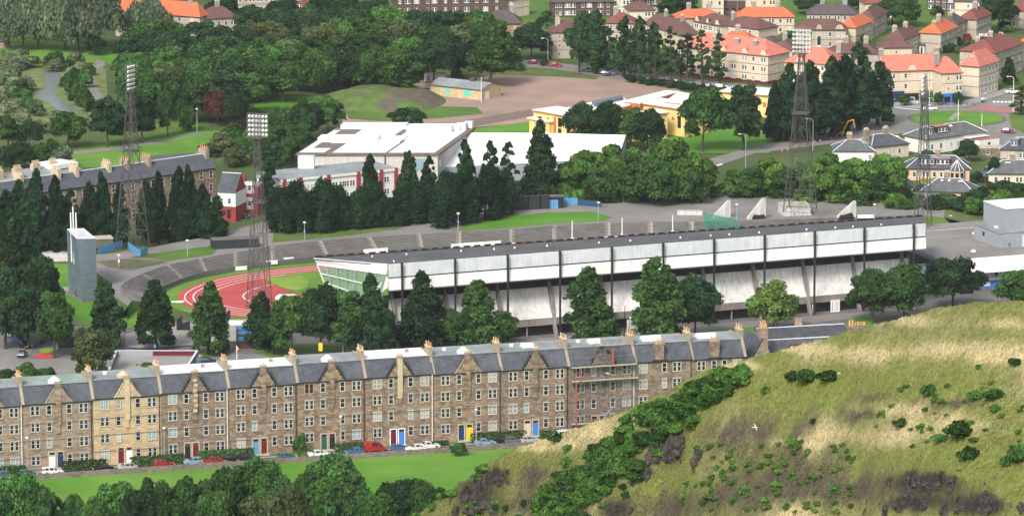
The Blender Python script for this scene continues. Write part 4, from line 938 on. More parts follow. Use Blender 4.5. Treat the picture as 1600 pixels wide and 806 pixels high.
# top row, left to right
house('flats', 'red-tiled pale stone block at the top left behind pale willow-like trees', 'flats', (168, 3), (200, 14), None, 8.5, m_rendergrey, m_orange, 5, 3, F2, (), ((.2, .5),), d=12)
house('flats', 'long orange-red hipped roof showing above the trees at the top left', 'flats', (180, 18), (312, 27), (325, 18), 8, m_rendergrey, m_orange, 6.5, 3, F4, F2, ((.4, .5), (.85, .5)))
house('flats', 'mauve-brown roofed block just right of the long orange roof at the top left', 'flats', (322, 30), (372, 27), (388, 14), 7, m_rendergrey, m_brown, 5, 2, F3, F2, ((.5, .5),))
house('flats', 'grey flat block with small windows at the top edge, left of the red-brown wall', 'flats', (366, -6), (432, -8), (452, -12), 9, m_rendergrey, m_mauve, 3, 3, F4, F2, ())
house('house', 'red-brown walled block at the top edge left of the wooded ridge', 'house', (458, -10), (522, -8), (530, -12), 6, m_redbrown, m_brown, 3, 2, F3, (), ())
t_, w_, d_ = house('old_villa', 'old stone villa with slate roof and chimneys peeping out of the dark wood', 'villa', (305, 72), (352, 68), (356, 62), 8, st_grey, m_slate, 3.0, 2, F3, (), ((.06, .3), (.4, .3), (.85, .3)), d=8, chm=st_grey)
house('flats', 'dark brown brick flats at the top centre behind the wood', 'flats', (616, -3), (790, -6), (800, -12), 8.5, m_brick, m_mauve, 3, 3, ((.05, 's'), (.12, 'd'), (.2, 'd'), (.3, 's'), (.36, 'd'), (.46, 's'), (.55, 'd'), (.65, 'd'), (.74, 's'), (.82, 'd'), (.92, 's')), (), ())
house('flats', 'tan three-storey flats with purple-brown roof beside the right end of the wood', 'flats', (756, 37), (814, 37), (832, 26), 8.6, m_rendertan, m_mauve, 5.5, 3, ((.2, 'd'), (.55, 's'), (.84, 's')), F2, ((.75, .5),))
house('flats', 'cream gable end with white wall at the top edge, left of the dark brown terrace', 'flats', (800, 0), (827, -4), (833, -8), 6, m_renderlight, m_mauve, 3, 2, (), (), ())
house('flats', 'grey three-storey flats with steep brown roof behind the first poplars', 'flats', (863, 51), (915, 50), (962, 36), 8.3, m_rendergrey, m_brown, 5, 3, ((.22, 't'), (.6, 's'), (.85, 's')), F2, ((.2, .35),), chm=m_rendergrey)
house('terrace_house', 'long dark brown brick terrace at the top edge with grass in front', 'terrace house', (862, 4), (960, 3), (966, -3), 5.0, m_brick, m_mauve, 3, 2, ((.08, 's'), (.14, 's'), (.25, 'd'), (.34, 'd'), (.5, 's'), (.6, 'd'), (.78, 'd'), (.9, 's')), (), ())
house('terrace_house', 'cream bay-fronted house end between brown brick houses at the top edge', 'terrace house', (958, -3), (984, -2), (990, -6), 6, m_renderlight, m_mauve, 3, 2, ((.2, 's'), (.4, 's'), (.68, 's'), (.88, 's')), (), ())
house('terrace_house', 'dark brown brick house at the top edge right of the cream bay', 'terrace house', (986, 0), (1030, -2), None, 5, m_brick, m_mauve, 3, 2, F3, (), ())
house('house', 'red-brown roofed house behind the second group of poplars', 'house', (946, 36), (990, 37), (1010, 31), 6, m_rendergrey, m_redbrown, 4.2, 2, F3, F2, ((.3, .5),), group=GH)
house('house', 'maroon hipped roof with white wall left of the dark rounded tree', 'house', (984, 17), (1024, 16), (1040, 10), 5.6, m_renderlight, m_brown, 4, 2, ((.7, 'd'), (.9, 's')), F2, (), group=GH)
house('flats', 'broad purple-brown roof behind the right-hand poplars', 'flats', (1007, 37), (1062, 55), (1092, 51), 6, m_render, m_brown, 5.5, 2, ((.1, 's'), (.3, 'd'), (.6, 'd')), (), ((.35, .5), (.8, .5)), group=GH)
house('house', 'long orange roof half hidden behind brown roofs at top centre-right', 'house', (1058, 29), (1128, 28), (1136, 22), 5.5, m_rendergrey, m_orange, 3.6, 2, F3, (), ((.3, .5), (.75, .5)), group=GH)
house('house', 'brown-roofed house with white wall-head gables left of the long brown roof', 'house', (1084, 33), (1127, 41), (1138, 36), 6, m_renderlight, m_brown, 4, 2, F4, (), ((.95, .6),), group=GH, gables=((.12, .9), (.5, .6), (.85, .9)))
house('house', 'long dark brown hipped roof above the salmon-roofed block', 'house', (1130, 39), (1185, 46), (1215, 41), 6, m_render, m_brown, 4.2, 2, F4, (), (), group=GH)
house('flats', 'cream flats at the top edge left of the dark stair tower', 'flats', (1098, -3), (1131, -3), None, 7, m_render, m_mauve, 2, 2, ((.35, 'd'), (.8, 's')), (), ())
house('flats', 'cream flats at the top edge right of the dark stair tower', 'flats', (1165, -4), (1214, -4), None, 7, m_render, m_mauve, 2, 2, ((.25, 'd'), (.6, 's'), (.85, 'd')), (), ())
house('house', 'low purple-brown roof right behind the square-headed floodlight tower', 'house', (1206, 76), (1238, 78), (1246, 74), 5, m_rendergrey, m_brown, 4, 2, (), (), ((.4, .5),), group=GH)
house('house', 'white-walled low house between the long dark brown roof and the salmon flats', 'house', (1184, 64), (1206, 66), None, 3.2, m_renderwhite, m_mauve, 2, 1, ((.3, 's'), (.7, 's')), (), (), group=GH, d=7)
def stair_tower():
    g = P(1131, 29); t = thing('stair_tower', 'dark glass and brick stair tower between two cream flats at the top edge', 'tower', g, R(1)); w_ = 33/ppm(g); h = ztop(g, 2)
    b = MB(); b.box(0, w_, 0, 5, 0, h, m_brick); b.build('wall', t); b = MB(); b.box(-.1, w_+.1, -.1, 5.1, h, h+.3, m_conc); b.build('roof', t); b = MB(); b.box(w_*.62, w_*.66, -.1, 0, 0, h, m_steel); b.build('mullion', t)
    for k in range(3): b = MB(); b.box(.4+k*2.2, 1.7+k*2.2, -.03, -.002, h-3.2, h-2.4, m_glass); b.build('window', t)
stair_tower()
house('house', 'orange hipped roof house just left of the square-headed floodlight tower', 'house', (1152, 27), (1241, 27), (1246, 20), 5.6, m_render, m_orange, 4.2, 2, F4, (), ((.3, .5), (.72, .5)), group=GH, d=8)
house('house', 'wide grey-brown roof with two chimneys above the brown-roofed house with the front steps', 'house', (1261, 22), (1339, 23), (1346, 17), 5.6, m_rendergrey, m_mauve, 4.3, 2, F4, (), ((.3, .5), (.75, .5)), group=GH)
t_, w_, d_ = house('house', 'brown-roofed house with white front steps and door between upper windows', 'house', (1244, 46.5), (1322, 47), (1330, 43), 6.2, m_rendergrey, m_brown, 4.4, 2, ((.1, 's'), (.3, 's'), (.68, 's'), (.84, 's'), (.94, 's')), (), (), group=GH, gables=((.46, .9), (.87, 1.3)))
b = MB(); b.box(w_*.46-.5, w_*.46+.5, -.06, -.002, 1.2, 4.0, m_black); b.build('door', t_)
b = MB()
for k in range(6): b.box(w_*.46-.6+k*.12, w_*.46+.6+k*.12, -.5-k*.4, -.1-k*.4, 0, 1.2-k*.2, m_white)
b.build('front_steps', t_)
house('house', 'orange-roofed house with plain cream side wall right of the house with front steps', 'house', (1314, 43), (1337, 43.5), (1364, 33), 6, m_render, m_orange, 4, 2, (), F4, (), 'R', group=GH)
house('house', 'brown-roofed grey house with pointed gables behind the brightest orange roof', 'house', (1345, 26), (1366, 30), (1386, 19), 6.4, m_rendergrey, m_brown, 4, 2, (), ((.25, 'd'), (.7, 'd')), (), 'R', group=GH)
house('house', 'red-brown roof with cream wall at the top edge left of the broad green tree', 'house', (1352, 6), (1398, 5), (1404, 0), 5, m_renderlight, m_redbrown, 3.8, 2, F2, (), (), group=GH)
house('house', 'low purple-brown roof directly behind the salmon street block', 'house', (1294, 83), (1372, 84), (1378, 80), 5, m_rendergrey, m_brown, 4, 2, (), (), ((.35, .5), (.75, .5)), group=GH)
house('house', 'brown hipped roof nearest to the dark poplar clump, plain cream front', 'house', (1376, 75), (1425, 74.5), (1436, 68), 5.6, m_render, m_brown, 4.2, 2, ((.5, 't'),), F2, (), group=GH)
house('house', 'brown roof wing with white windowed side just left of the big orange hip', 'house', (1392, 64), (1412, 63), (1440, 52.5), 5.8, m_renderlight, m_brown, 4.4, 2, (), F4, ((.5, .6), (.2, .3)), 'R', group=GH)
t_, w_, d_ = house('house', 'orange hipped house with grey plain side and arched white porch, centre of the upper right', 'house', (1437, 53), (1470, 53), (1496, 42), 6.4, m_rendergrey, m_orange, 4.4, 2, (), F4, ((.5, .5), (.5, .25)), 'R', group=GH)
b = MB(); b.box(.4, 2.0, -1.2, 0, 0, 2.2, m_white); b.extr([(-1.3, 2.2), (0, 2.2), (0, 3.0)], .3, 2.1, m_slate); b.box(.9, 1.5, -1.24, -1.2, 0, 1.9, m_black); b.build('porch', t_)
house('house', 'grey-brown roofed house tucked between the orange hip and the next red-brown roof', 'house', (1478, 38), (1494, 39), (1510, 33), 6, m_rendergrey, m_mauve, 4, 2, (), F2, ((.5, .3),), 'R', group=GH)
house('house', 'red-brown hipped house with plain grey end left of the tall dark round tree', 'house', (1506, 31), (1526, 31), (1549, 22), 6.6, m_rendergrey, m_redbrown, 4.2, 2, (), F4, ((.5, .5),), 'R', group=GH)
house('flats', 'plain cream flats at the top edge behind the red-brown hipped roof', 'flats', (1492, 2), (1530, 3), (1547, -2), 6, m_renderlight, m_mauve, 3, 2, ((.55, 't'), (.75, 't')), (), ())
house('terrace_house', 'dark grey house with a door at the top edge left of the cream flats', 'terrace house', (1448, -4), (1492, -3), None, 4.5, m_brick, m_mauve, 3, 2, F3, (), ())
house('house', 'brown roof at the top right corner behind the dark round tree', 'house', (1574, 16), (1625, 18), (1640, 12), 6, m_rendergrey, m_redbrown, 4, 2, F3, (), (), group=GH)
house('flats', 'long red-brown roof with tall grey chimneys and gables at the right edge', 'flats', (1500, 84), (1555, 83), (1600, 67), 8.5, m_rendergrey, m_redbrown, 5, 3, (), ((.12, 'd'), (.3, 's'), (.45, 's'), (.62, 'd'), (.85, 'd')), ((.3, .25), (.5, .45), (.5, .8)), 'R', group=GH, chm=m_conc)
house('house', 'orange roof cut by the right edge of the photo', 'house', (1585, 72), (1612, 74), (1640, 62), 6, m_rendergrey, m_orange, 4, 2, (), F2, (), 'R', group=GH)
# salmon roofed street blocks
house('flats', 'long salmon-roofed three-storey flats along the road behind the poplars', 'flats', (1060, 73), (1200, 88), (1233, 84), 8.6, m_render, m_pink, 6.4, 3, ((.06, 'd'), (.15, 's'), (.27, 'd'), (.38, 's'), (.5, 'd'), (.62, 'd'), (.74, 'd'), (.84, 's'), (.95, 'd')), ((.45, 't'),), ((.35, .25), (.6, .25), (.8, .25)), group='salmon-roofed street blocks', gables=((.5, 1.2), (.74, 1.0), (.95, 1.0)), base=(m_dred, .9))
house('flats', 'bright orange roof just behind the long salmon-roofed flats', 'flats', (1122, 64), (1176, 66), (1190, 60), 7, m_render, m_orange, 4, 3, (), (), ((.5, .5),), d=8)
house('flats', 'salmon-roofed flats behind the floodlight tower head, left of the dark poplar clump', 'flats', (1226, 97), (1304, 101), (1322, 94), 8.6, m_render, m_pink, 6.2, 3, F4, (), ((.97, .5),), group='salmon-roofed street blocks', gables=((.3, 1.2),))
SH = 9.2
t_, w_, d_ = house('shop_block', 'salmon-roofed block with dark blue and green shopfronts left on the roundabout', 'shops', (1384, 112), (1471, 109), None, SH, m_render, m_pink, 6.2, 3, ((.12, 'd'), (.36, 's'), (.82, 'd')), (), ((0.0, .5), (1.0, .5)), d=10, group='salmon-roofed street blocks', gables=((.47, 1.3),), gable=(True, True))
def shops(t, w, parts, side=None, d=0):
    for x0, x1, m, m2 in parts:
        b = MB(); b.box(w*x0, w*x1, -.12, -.065, 0, 2.5, m); b.box(w*x0, w*x1, -.22, -.001, 2.5, 3.2, m2)
        b.build('shopfront', t); n = max(1, int((x1-x0)*w/2.2))
        for k in range(n):
            xa = w*x0+(k+.18)*(x1-x0)*w/n; xb = w*x0+(k+.8)*(x1-x0)*w/n; b = MB(); b.box(xa, xb, -.15, -.121, .6, 2.2, m_glass); b.build('shop_window', t)
    if side:
        m, m2, f1 = side; b = MB(); b.box(w+.065, w+.12, 0, d*f1, 0, 2.5, m); b.box(w+.001, w+.2, 0, d*f1, 2.5, 3.2, m2); b.build('shopfront', t)
        for k in range(3): b = MB(); b.box(w+.121, w+.15, d*f1*(k+.2)/3, d*f1*(k+.8)/3, .6, 2.2, m_glass); b.build('shop_window', t)
m_signg = mat('sign_green', (.08, .30, .07), .5)
shops(t_, w_, ((.02, .33, m_navy, m_navy), (.34, .6, m_black, m_renderpeach), (.62, .99, m_green, m_signg)))
b = MB(); xx = w_*.66; rs = random.Random(3)
while xx < w_*.93: q = rs.uniform(.12, .3); b.box(xx, xx+q, -.24, -.221, 2.68, 3.02, m_red); xx += q+rs.uniform(.06, .14)
b.build('sign_lettering', t_)
for k in range(1): b = MB(); b.box(w_*.36, w_*.4, -.06, -.001, 2.9, 3.1, m_white); b.build('sign', t_)
t_, w_, d_ = house('shop_block', 'salmon-roofed corner block with bright blue shopfront on the roundabout', 'shops', (1473, 115), (1503, 113.5), (1529, 103.5), SH, m_render, m_pink, 6.4, 3, ((.3, 't'), (.85, 'd')), ((.25, 'd'), (.7, 's'), (.9, 't')), ((.05, .6),), group='salmon-roofed street blocks')
shops(t_, w_, ((.02, .99, m_blue2, m_blue2),), (m_blue2, m_blue2, .55), d_)
b = MB(); b.box(w_+.065, w_+.13, d_*.6, d_*.98, 0, 2.5, m_navy); b.box(w_+.001, w_+.7, d_*.6, d_*.98, 2.6, 3.1, m_white); b.build('shopfront', t_)
house('flats', 'salmon-roofed end block right of the corner shops, with two wall-head gables', 'flats', (1512, 108), (1530, 104.5), (1560, 95.5), SH, m_renderlight, m_pink, 6.2, 3, (), ((.15, 's'), (.35, 's'), (.55, 's'), (.72, 's'), (.9, 's')), ((.5, .1), (.5, .95)), 'R', group='salmon-roofed street blocks')
# ---------------------------------------------------------------- bungalows at the right
m_slate3 = tiles('slate_grey', (.11, .115, .125), (.14, .145, .155), .28, .35, .25)
GB = 'slate-roofed bungalows near the roundabout'
def dormer(t, x, y, z, w, hh, m, d=3.0, roofm=None, win_='v'):
    b = MB(); b.box(x-w/2, x+w/2, y, y+d, z, z+hh, m); b.box(x-w/2-.15, x+w/2+.15, y-.15, y+d, z+hh, z+hh+.12, roofm or m_lead); o = b.build('dormer', t)
    link('window', W[win_+'g'], o, (x, y, z+hh*.3), scale=(w/2.4, 1, .8))
def skylight(t, w, d, h, rh, fx, fy, s=.7):
    y = d/2*fy; z = h+rh*fy; sl = rh/(d/2); b = MB(); b.face([(w*fx-s, y-.5, z-.5*sl+.06), (w*fx+s, y-.5, z-.5*sl+.06), (w*fx+s, y+.6, z+.6*sl+.06), (w*fx-s, y+.6, z+.6*sl+.06)], m_frame); b.build('skylight', t)
def ridges(t, w, d, h, rh, e=.45):
    k = (d/2+e)*.85 if w >= d else 0
    if w < d: return
    b = MB(); x0, x1, y0, y1 = -e, w+e, -e, d+e; a, c = (x0+k, d/2, h+rh+.03), (x1-k, d/2, h+rh+.03)
    for p, q in (((x0, y0, h), a), ((x1, y0, h), c), ((x1, y1, h), c), ((x0, y1, h), a), (a, c)): b.tube(p, q, .13, m_fas, n=4)
    b.build('ridge_flashing', t)
bun = [
 ('slate-roofed bungalow with cream right wall, leftmost, just right of the yellow digger', (1304, 236), (1366, 236), (1378, 230), m_renderwhite, 3.4, 3.6, ((.9, 's'),), ((.5, 's'),), ((.4, .5),)),
 ('long slate-roofed cream bungalow left of the thin floodlight tower', (1362, 230), (1420, 224), (1446, 214), m_renderlight, 3.6, 3.8, ((.55, 'd'), (.75, 's'), (.9, 's')), ((.4, 'd'),), ((.1, .5), (.62, .5))),
 ('white two-level bungalow with flat dormer right in front of the roundabout', (1447, 218), (1540, 206), (1550, 200), m_renderwhite, 4.2, 4.0, ((.1, 's'), (.25, 's'), (.42, 's'), (.55, 'd'), (.72, 's'), (.86, 'd')), ((.5, 's'),), ()),
 ('peach bungalow with grey and maroon dormers and a bay turret', (1417, 263), (1515, 264), (1530, 256), m_renderpeach, 3.3, 4.2, ((.12, 's'), (.3, 'd'), (.44, 's'), (.58, 'd')), ((.5, 's'),), ((.5, .5),)),
 ('slate bungalow with long hipped roof lowest of the group, above the shrubbery', (1440, 298), (1520, 301), (1548, 294), m_renderpeach, 3.3, 4.2, ((.12, 's'), (.35, 's'), (.62, 's'), (.8, 'd')), ((.5, 's'),), ((.45, .5),)),
 ('small cream gabled bungalow half hidden by trees behind the right end of the stand', (1398, 292), (1426, 292), (1440, 284), m_renderwhite, 3.3, 3.2, ((.75, 's'),), ((.3, 's'), (.75, 's')), ()),
 ('slate bungalow with skylight at the right edge, beside the tall dark shrub', (1545, 271), (1640, 272), None, m_renderlight, 3.3, 4.4, ((.12, 's'), (.3, 'd'), (.5, 'd'), (.8, 's')), (), ((.4, .5),)),
 ('grey bungalow with white dormer at the right edge by the roundabout road', (1563, 233), (1640, 236), None, m_rendergrey, 3.2, 4.0, ((.2, 's'), (.45, 'd')), (), ())]
BT = []
for lab, L, M, Rr, wm, h, rh, fr, sd_, chm_ in bun:
    rh *= 1.0; t_, w_, d_ = house('bungalow', lab, 'bungalow', L, M, Rr, h, wm, m_slate if len(BT) % 2 else m_slate3, rh, 1, fr, sd_, chm_, d=9, band=False, group=GB, chm=st_grey); BT.append((t_, w_, d_, h, rh*.66)); ridges(t_, w_, d_, h, rh*.66)
t_, w_, d_, h, rh = BT[0]; skylight(t_, w_, d_, h, rh, .45, .6); dormer(t_, w_*.8, 1.6, h, 1.8, 1.7, m_clad, win_='s')
t_, w_, d_, h, rh = BT[1]; [skylight(t_, w_, d_, h, rh, f, .6, .45) for f in (.3, .5, .72, .85)]
t_, w_, d_, h, rh = BT[2]; dormer(t_, w_*.33, 1.2, h+.7, 4.2, 2.1, m_gutter, roofm=m_redroad); dormer(t_, w_*.1, 1.2, h+.5, 2.6, 2.1, m_clad, win_='d'); skylight(t_, w_, d_, h, rh, .55, .75)
b = MB(); b.box(w_*.78, w_+2.5, -3, 0, 0, 2.7, m_renderwhite); b.box(w_*.77, w_+2.7, -3.1, 0, 2.7, 2.85, m_redroad); b.box(w_*.92, w_*.96, -3.04, -3.0, 1, 1.8, m_gutter); b.build('extension', t_)
b = MB(); b.box(w_*.62, w_, -1.6, -.01, 3.2, 3.4, m_white); b.build('canopy', t_)
t_, w_, d_, h, rh = BT[3]; dormer(t_, w_*.33, 1.0, h+.5, 3.8, 2.2, m_clad); dormer(t_, w_*.57, 1.0, h+.5, 3.8, 2.0, m_dred)
b = MB(); xc = w_*.8; pts = [(xc+2.3*math.cos(a), .3+2.3*math.sin(a)) for a in np.linspace(-math.pi, 0, 6)]
b.prism(pts, 0, 2.9, m_renderpeach); ap = (xc, .6, 5.6)
for i in range(5): p, q = pts[i], pts[i+1]; b.face([(p[0], p[1]-.1, 2.9), (q[0], q[1]-.1, 2.9), ap], m_slate); b.tube((p[0], p[1]-.1, 2.95), ap, .1, m_frame, n=4)
for i in range(5):
    p, q = np.array(pts[i]), np.array(pts[i+1]); n_ = np.array([q[1]-p[1], -(q[0]-p[0])]); n_ /= np.linalg.norm(n_); a_, c_ = p*.82+q*.18+n_*.03, p*.18+q*.82+n_*.03; b.face([(*a_, .8), (*c_, .8), (*c_, 2.4), (*a_, 2.4)], m_glass)
b.build('bay_turret', t_)
t_, w_, d_, h, rh = BT[4]; [skylight(t_, w_, d_, h, rh, f, g_, .3) for f, g_ in ((.36, .75), (.5, .8), (.22, .3), (.4, .3))]; skylight(t_, w_, d_, h, rh, .72, .7, .6)
t_, w_, d_, h, rh = BT[6]; skylight(t_, w_, d_, h, rh, .32, .7, .8)
t_, w_, d_, h, rh = BT[7]; dormer(t_, w_*.27, .8, h+.4, 2.2, 2.2, m_clad, win_='d')
def garage():
    g = P(1532, 247); t = thing('garage', 'low flat-roofed brown garage between the white bungalow and the grey one', 'garage', g, R(4)); b = MB(); b.box(0, 7.6, 0, 5, 0, 2.6, st_dark); b.build('wall', t); b = MB(); b.box(-.2, 7.8, -.2, 5.2, 2.6, 2.8, m_step); b.build('roof', t); link('window', W['sg'], t, (2, 0, 1))
    g = P(1537, 287); t = thing('garden_shed', 'small garden shed with light blue gable trim beside the tall dark shrub', 'shed', g, R(2)); b = MB(); b.box(0, 2.2, 0, 3, 0, 2, m_gutter); b.build('wall', t); b = MB(); b.extr([(0, 0)]*0 or [(-.2, 2.0), (3.2, 2.0), (3.2, 2.1), (-.2, 2.1)], -.2, 2.4, m_lead); b.face([(-.2, -.2, 2.1), (1.1, -.2, 3.3), (1.1, 3, 3.3), (-.2, 3, 2.1)], m_slate); b.face([(1.1, -.2, 3.3), (2.4, -.2, 2.1), (2.4, 3, 2.1), (1.1, 3, 3.3)], m_slate); b.build('roof', t)
    b = MB(); b.tube((-.2, -.25, 2.1), (1.1, -.25, 3.3), .12, m_blue, n=4); b.tube((2.4, -.25, 2.1), (1.1, -.25, 3.3), .12, m_blue, n=4); b.build('gable_trim', t)
garage()
# ---------------------------------------------------------------- left-hand tenement behind the dark conifers
def back_ten():
    A = (0, 308); Bx = (337, 265); specs = [((-60, 318.5), (108, 294.5), 'brown stone tenement with grey slate roof at the left edge behind the dark conifers'), ((108, 294.5), (200, 282), 'middle brown stone tenement of the row behind the dark conifers'), ((200, 282), (337, 262), 'right-hand end of the brown tenement row, next to the red and white building')]
    for k, (a_, c_, lab) in enumerate(specs):
        hz = 11.5; org, ang, w, d = frame3(a_, c_, None, hz, d=10)
        t = thing('tenement', lab, 'tenement', org, ang, 'brown tenements behind the dark conifers'); wm = st_brown
        b = MB(); b.box(.02, w-.02, 0, d, 0, hz, wm, False); b.build('wall', t)
        b = MB(); b.face([(0, -.3, hz), (w, -.3, hz), (w, 4.2, hz+3.2), (0, 4.2, hz+3.2)], m_slate); b.face([(w, d+.3, hz), (0, d+.3, hz), (0, 4.2, hz+3.2), (w, 4.2, hz+3.2)], m_slate); b.face([(w, -.3, hz), (w, d, hz), (w, 4.2, hz+3.2)], wm); b.face([(0, d, hz), (0, -.3, hz), (0, 4.2, hz+3.2)], wm)
        b.build('roof', t); b = MB(); b.box(0, w, 4.0, 4.4, hz+3.15, hz+3.35, m_fas); b.build('ridge_flashing', t)
        b = MB(); b.box(0, w, -.42, -.3, hz-.15, hz+.05, m_gutter); b.build('gutter', t)
        for f in ((.05, .32, .62, .97) if k == 0 else ((.25, .8) if k == 1 else (.08, .32, .98))):
            x = w*f; b = MB(); b.box(x-.5, x+.5, 2.6, 5.9, hz+1.4, hz+4.6, st_trimp if k < 2 else st_trim); c = b.build('chimney', t)
            for q in range(4): link('chimney_pot', POTW if k < 2 else POT, c, (x, 2.9+q*.85, hz+4.6))
        n = int(w/2.9)
        for q in range(n):
            for zz in (hz-2.6, hz-6.0, hz-9.6): link('window', W['S'+('g' if rb.random() < .8 else 'b')], t, ((q+.5)*w/n, 0, zz))
    # second range behind: pale lead roofs and big stacks
    hz = 11
    for k, (a_, c_, lab, rm) in enumerate((((-40, 296), (45, 283), 'lead-roofed rear range at the left edge with a tall buff chimney stack', m_lead), ((45, 278), (128, 264), 'rear range with a white roof deck and buff stacks behind the brown tenement', m_lead), ((233, 256), (310, 250), 'short rear slate range behind the right-hand brown tenement', m_slate))):
        org, ang, w, d = frame3(a_, c_, None, hz, d=10 if k < 2 else 7)
        t = thing('rear_range', lab, 'tenement', org, ang, 'rear tenement ranges at the left'); b = MB(); b.box(0, w, 0, d, 0, hz, st_brown, False); b.build('wall', t)
        b = MB(); b.face([(0, -.2, hz), (w, -.2, hz), (w, d*.5, hz+1.4), (0, d*.5, hz+1.4)], rm); b.face([(w, d, hz), (0, d, hz), (0, d*.5, hz+1.4), (w, d*.5, hz+1.4)], rm); b.face([(0, -.2, hz), (0, d*.5, hz+1.4), (0, d, hz)], st_brown); b.face([(w, -.2, hz), (w, d, hz), (w, d*.5, hz+1.4)], st_brown)
        if k == 1: b.box(w*.5, w*.98, 1, 8, hz+.7, hz+1.8, m_whiteroof)
        b.build('roof', t)
        for f, hh in (((.6, 3.2), (.95, 3.0)) if k == 0 else (((.3, 2.6), (.62, 2.4), (.99, 1.2)) if k == 1 else ())):
            x = w*f; b = MB(); b.box(x-1.3, x+1.3, 3, 4.2, hz, hz+hh, st_trimp); c = b.build('chimney', t)
            for q in range(5): link('chimney_pot', POTW, c, (x-1+q*.5, 3.6, hz+hh))
        for q in range(int(w/3)): link('window', W['Sg'], t, (1.5+q*3, 0, hz-2.6))
    # large stacks rising beyond the slate row
    for px, py, wpx, hp, lab in ((168, 262, 16, 17, 'broad buff chimney stack just left of the left floodlight tower'), (213, 258, 13, 17, 'buff chimney stack just right of the left floodlight tower')):
        pass
back_ten()
def redwhite():
    h = 7.6; org, ang, w, d = frame3((340, 300), (368, 301.5), None, h, d=8); t = thing('red_white_house', 'slate-roofed house with white upper storey over a dark red ground floor', 'house', org, ang)
    b = MB(); b.box(0, w, 0, d, 0, h*.52, m_redwall); b.box(0, w, .001, d, h*.52, h, m_white, False); b.build('wall', t)
    b = MB(); b.face([(-.2, -.3, h), (w, -.3, h), (w, d*.55, h+4.3), (-.2, d*.55, h+4.3)], m_slate); b.face([(w, d, h), (-.2, d, h), (-.2, d*.55, h+4.3), (w, d*.55, h+4.3)], m_slate); b.face([(w, -.3, h), (w, d, h), (w, d*.55, h+4.3)], m_redwall); b.face([(-.2, -.3, h), (-.2, d*.55, h+4.3), (-.2, d, h)], m_redwall); b.box(-.2, w, d*.55-.2, d*.55+.2, h+4.25, h+4.45, m_fas); b.build('roof', t)
    for f in (.2, .65): link('window', W['sg'], t, (w*f, 0, h*.62))
    b = MB(); b.box(w*.52, w*.72, -.04, -.001, .8, 3.2, m_black); b.build('door', t)
    g = P(371, 336.5); t = thing('red_bay_house', 'tall dark red building with white panelled windows beside the slate-roofed red and white house', 'house', g, R(-10)); H2 = ztop(g, 291)
    b = MB(); b.box(0, 5.4, 0, 7, 0, H2, m_redwall); b.build('wall', t)
    for zz in (2.2, 6.3): b = MB(); b.box(1.0, 4.2, -.12, -.001, zz-.5, zz+2.6, m_white); b.build('panel', t); link('window', W['sg'], t, (2.0, -.12, zz+.4)); link('window', W['sg'], t, (3.3, -.12, zz+.4))
    b = MB(); b.box(.8, 4.4, -.1, -.001, H2-1.7, H2-.4, m_white); b.build('white_band', t)
    b = MB(); b.box(.9, 1.2, -.2, -.125, 0, 1.8, m_white); b.build('door', t)
    b = MB(); b.box(-.2, 5.6, -.2, 7.2, H2, H2+.2, m_lead); b.box(.2, 1.4, 3, 4.4, H2+.2, H2+2.2, m_redwall); b.build('roof', t)
    for i in range(2): pass
    # long red and white works
    g0 = frame3((430, 308.5), (614, 263), None, 7.5, d=16)
    h = 7.5; org, ang, w, d = frame3((440, 283), (620, 265), None, h, d=14); t = thing('long_works', 'long white building with dark red piers and grey roof, half hidden by the cypress hedge', 'works', org, ang)
    b = MB(); b.box(0, w, 0, d, 0, h, m_white, False); b.build('wall', t); b = MB(); b.box(-.3, w+.3, -.2, d, h+.002, h+.35, m_lead); b.box(-.3, w+.3, -.35, -.2, h-.3, h+.35, m_white); b.build('roof', t)
    for f in (.02, .16, .40, .66, .86, .99): b = MB(); b.box(w*f-.5, w*f+.5, -.45, -.001, 0, h+.5, m_redwall); b.build('pier', t)
    for f in (.07, .11, .22, .27, .31, .46, .52, .56, .61, .72, .77, .81, .91): 
        for zz in (1.2, 4.4): link('window', W['d'+('g' if f > .3 else 'b')], t, (w*f, 0, zz), scale=(.8, 1, 1.1))
    # big white-roofed shed
    h = 9.5; org, ang, w, d = frame3((465, 240), (684, 240), None, h, d=42); t = thing('industrial_shed', 'large pale flat-roofed industrial shed with white roof sheets, centre left', 'shed', org, ang)
    b = MB(); b.box(0, w, 0, d, 0, h-.5, mat('shed_wall', (.56, .53, .49), .9, .08, .4, streak=.15), False); b.build('wall', t)
    m_patch = mat('roof_patch_brown', (.16, .135, .12), .9, .25, .5)
    b = MB(); b.box(-.4, w+.4, -.4, d+.4, h-.5, h, m_patch); b.build('roof', t)
    rs = random.Random(4)
    for (x0, x1, y0, y1, z) in ((.0, .18, .04, .2, .06), (.0, .05, .2, .9, .05), (.24, .62, .03, .28, .06), (.64, .97, .03, .5, .06), (.12, .62, .4, .62, .5), (.24, .62, .28, .40, .05), (.55, .97, .5, .95, .07), (.2, .5, .62, .95, .07)):
        b = MB(); b.box(w*x0, w*x1, d*y0, d*y1, h+.003, h+z, m_whiteroof); b.build('roof_sheet', t)
    for (x0, x1, y0, y1) in ((.04, .52, .93, .985), (.54, .93, .86, .93), (.02, .45, .42, .5)):
        b = MB(); b.extr([(d*y0, h+.1), (d*y1+1.2, h+.1), (d*y1+1.0, h+1.5), (d*y0+.2, h+1.3)], w*x0, w*x1, m_whiteroof); b.build('roof_light', t)
    for (fx, fy, s) in ((.86, .8, 2), (.93, .9, 2.6), (.97, .96, 2.2)): b = MB(); b.box(w*fx-s/2, w*fx+s/2, d*fy, d*fy+2, h+.1, h+1.9, m_fas); b.build('plant_box', t)
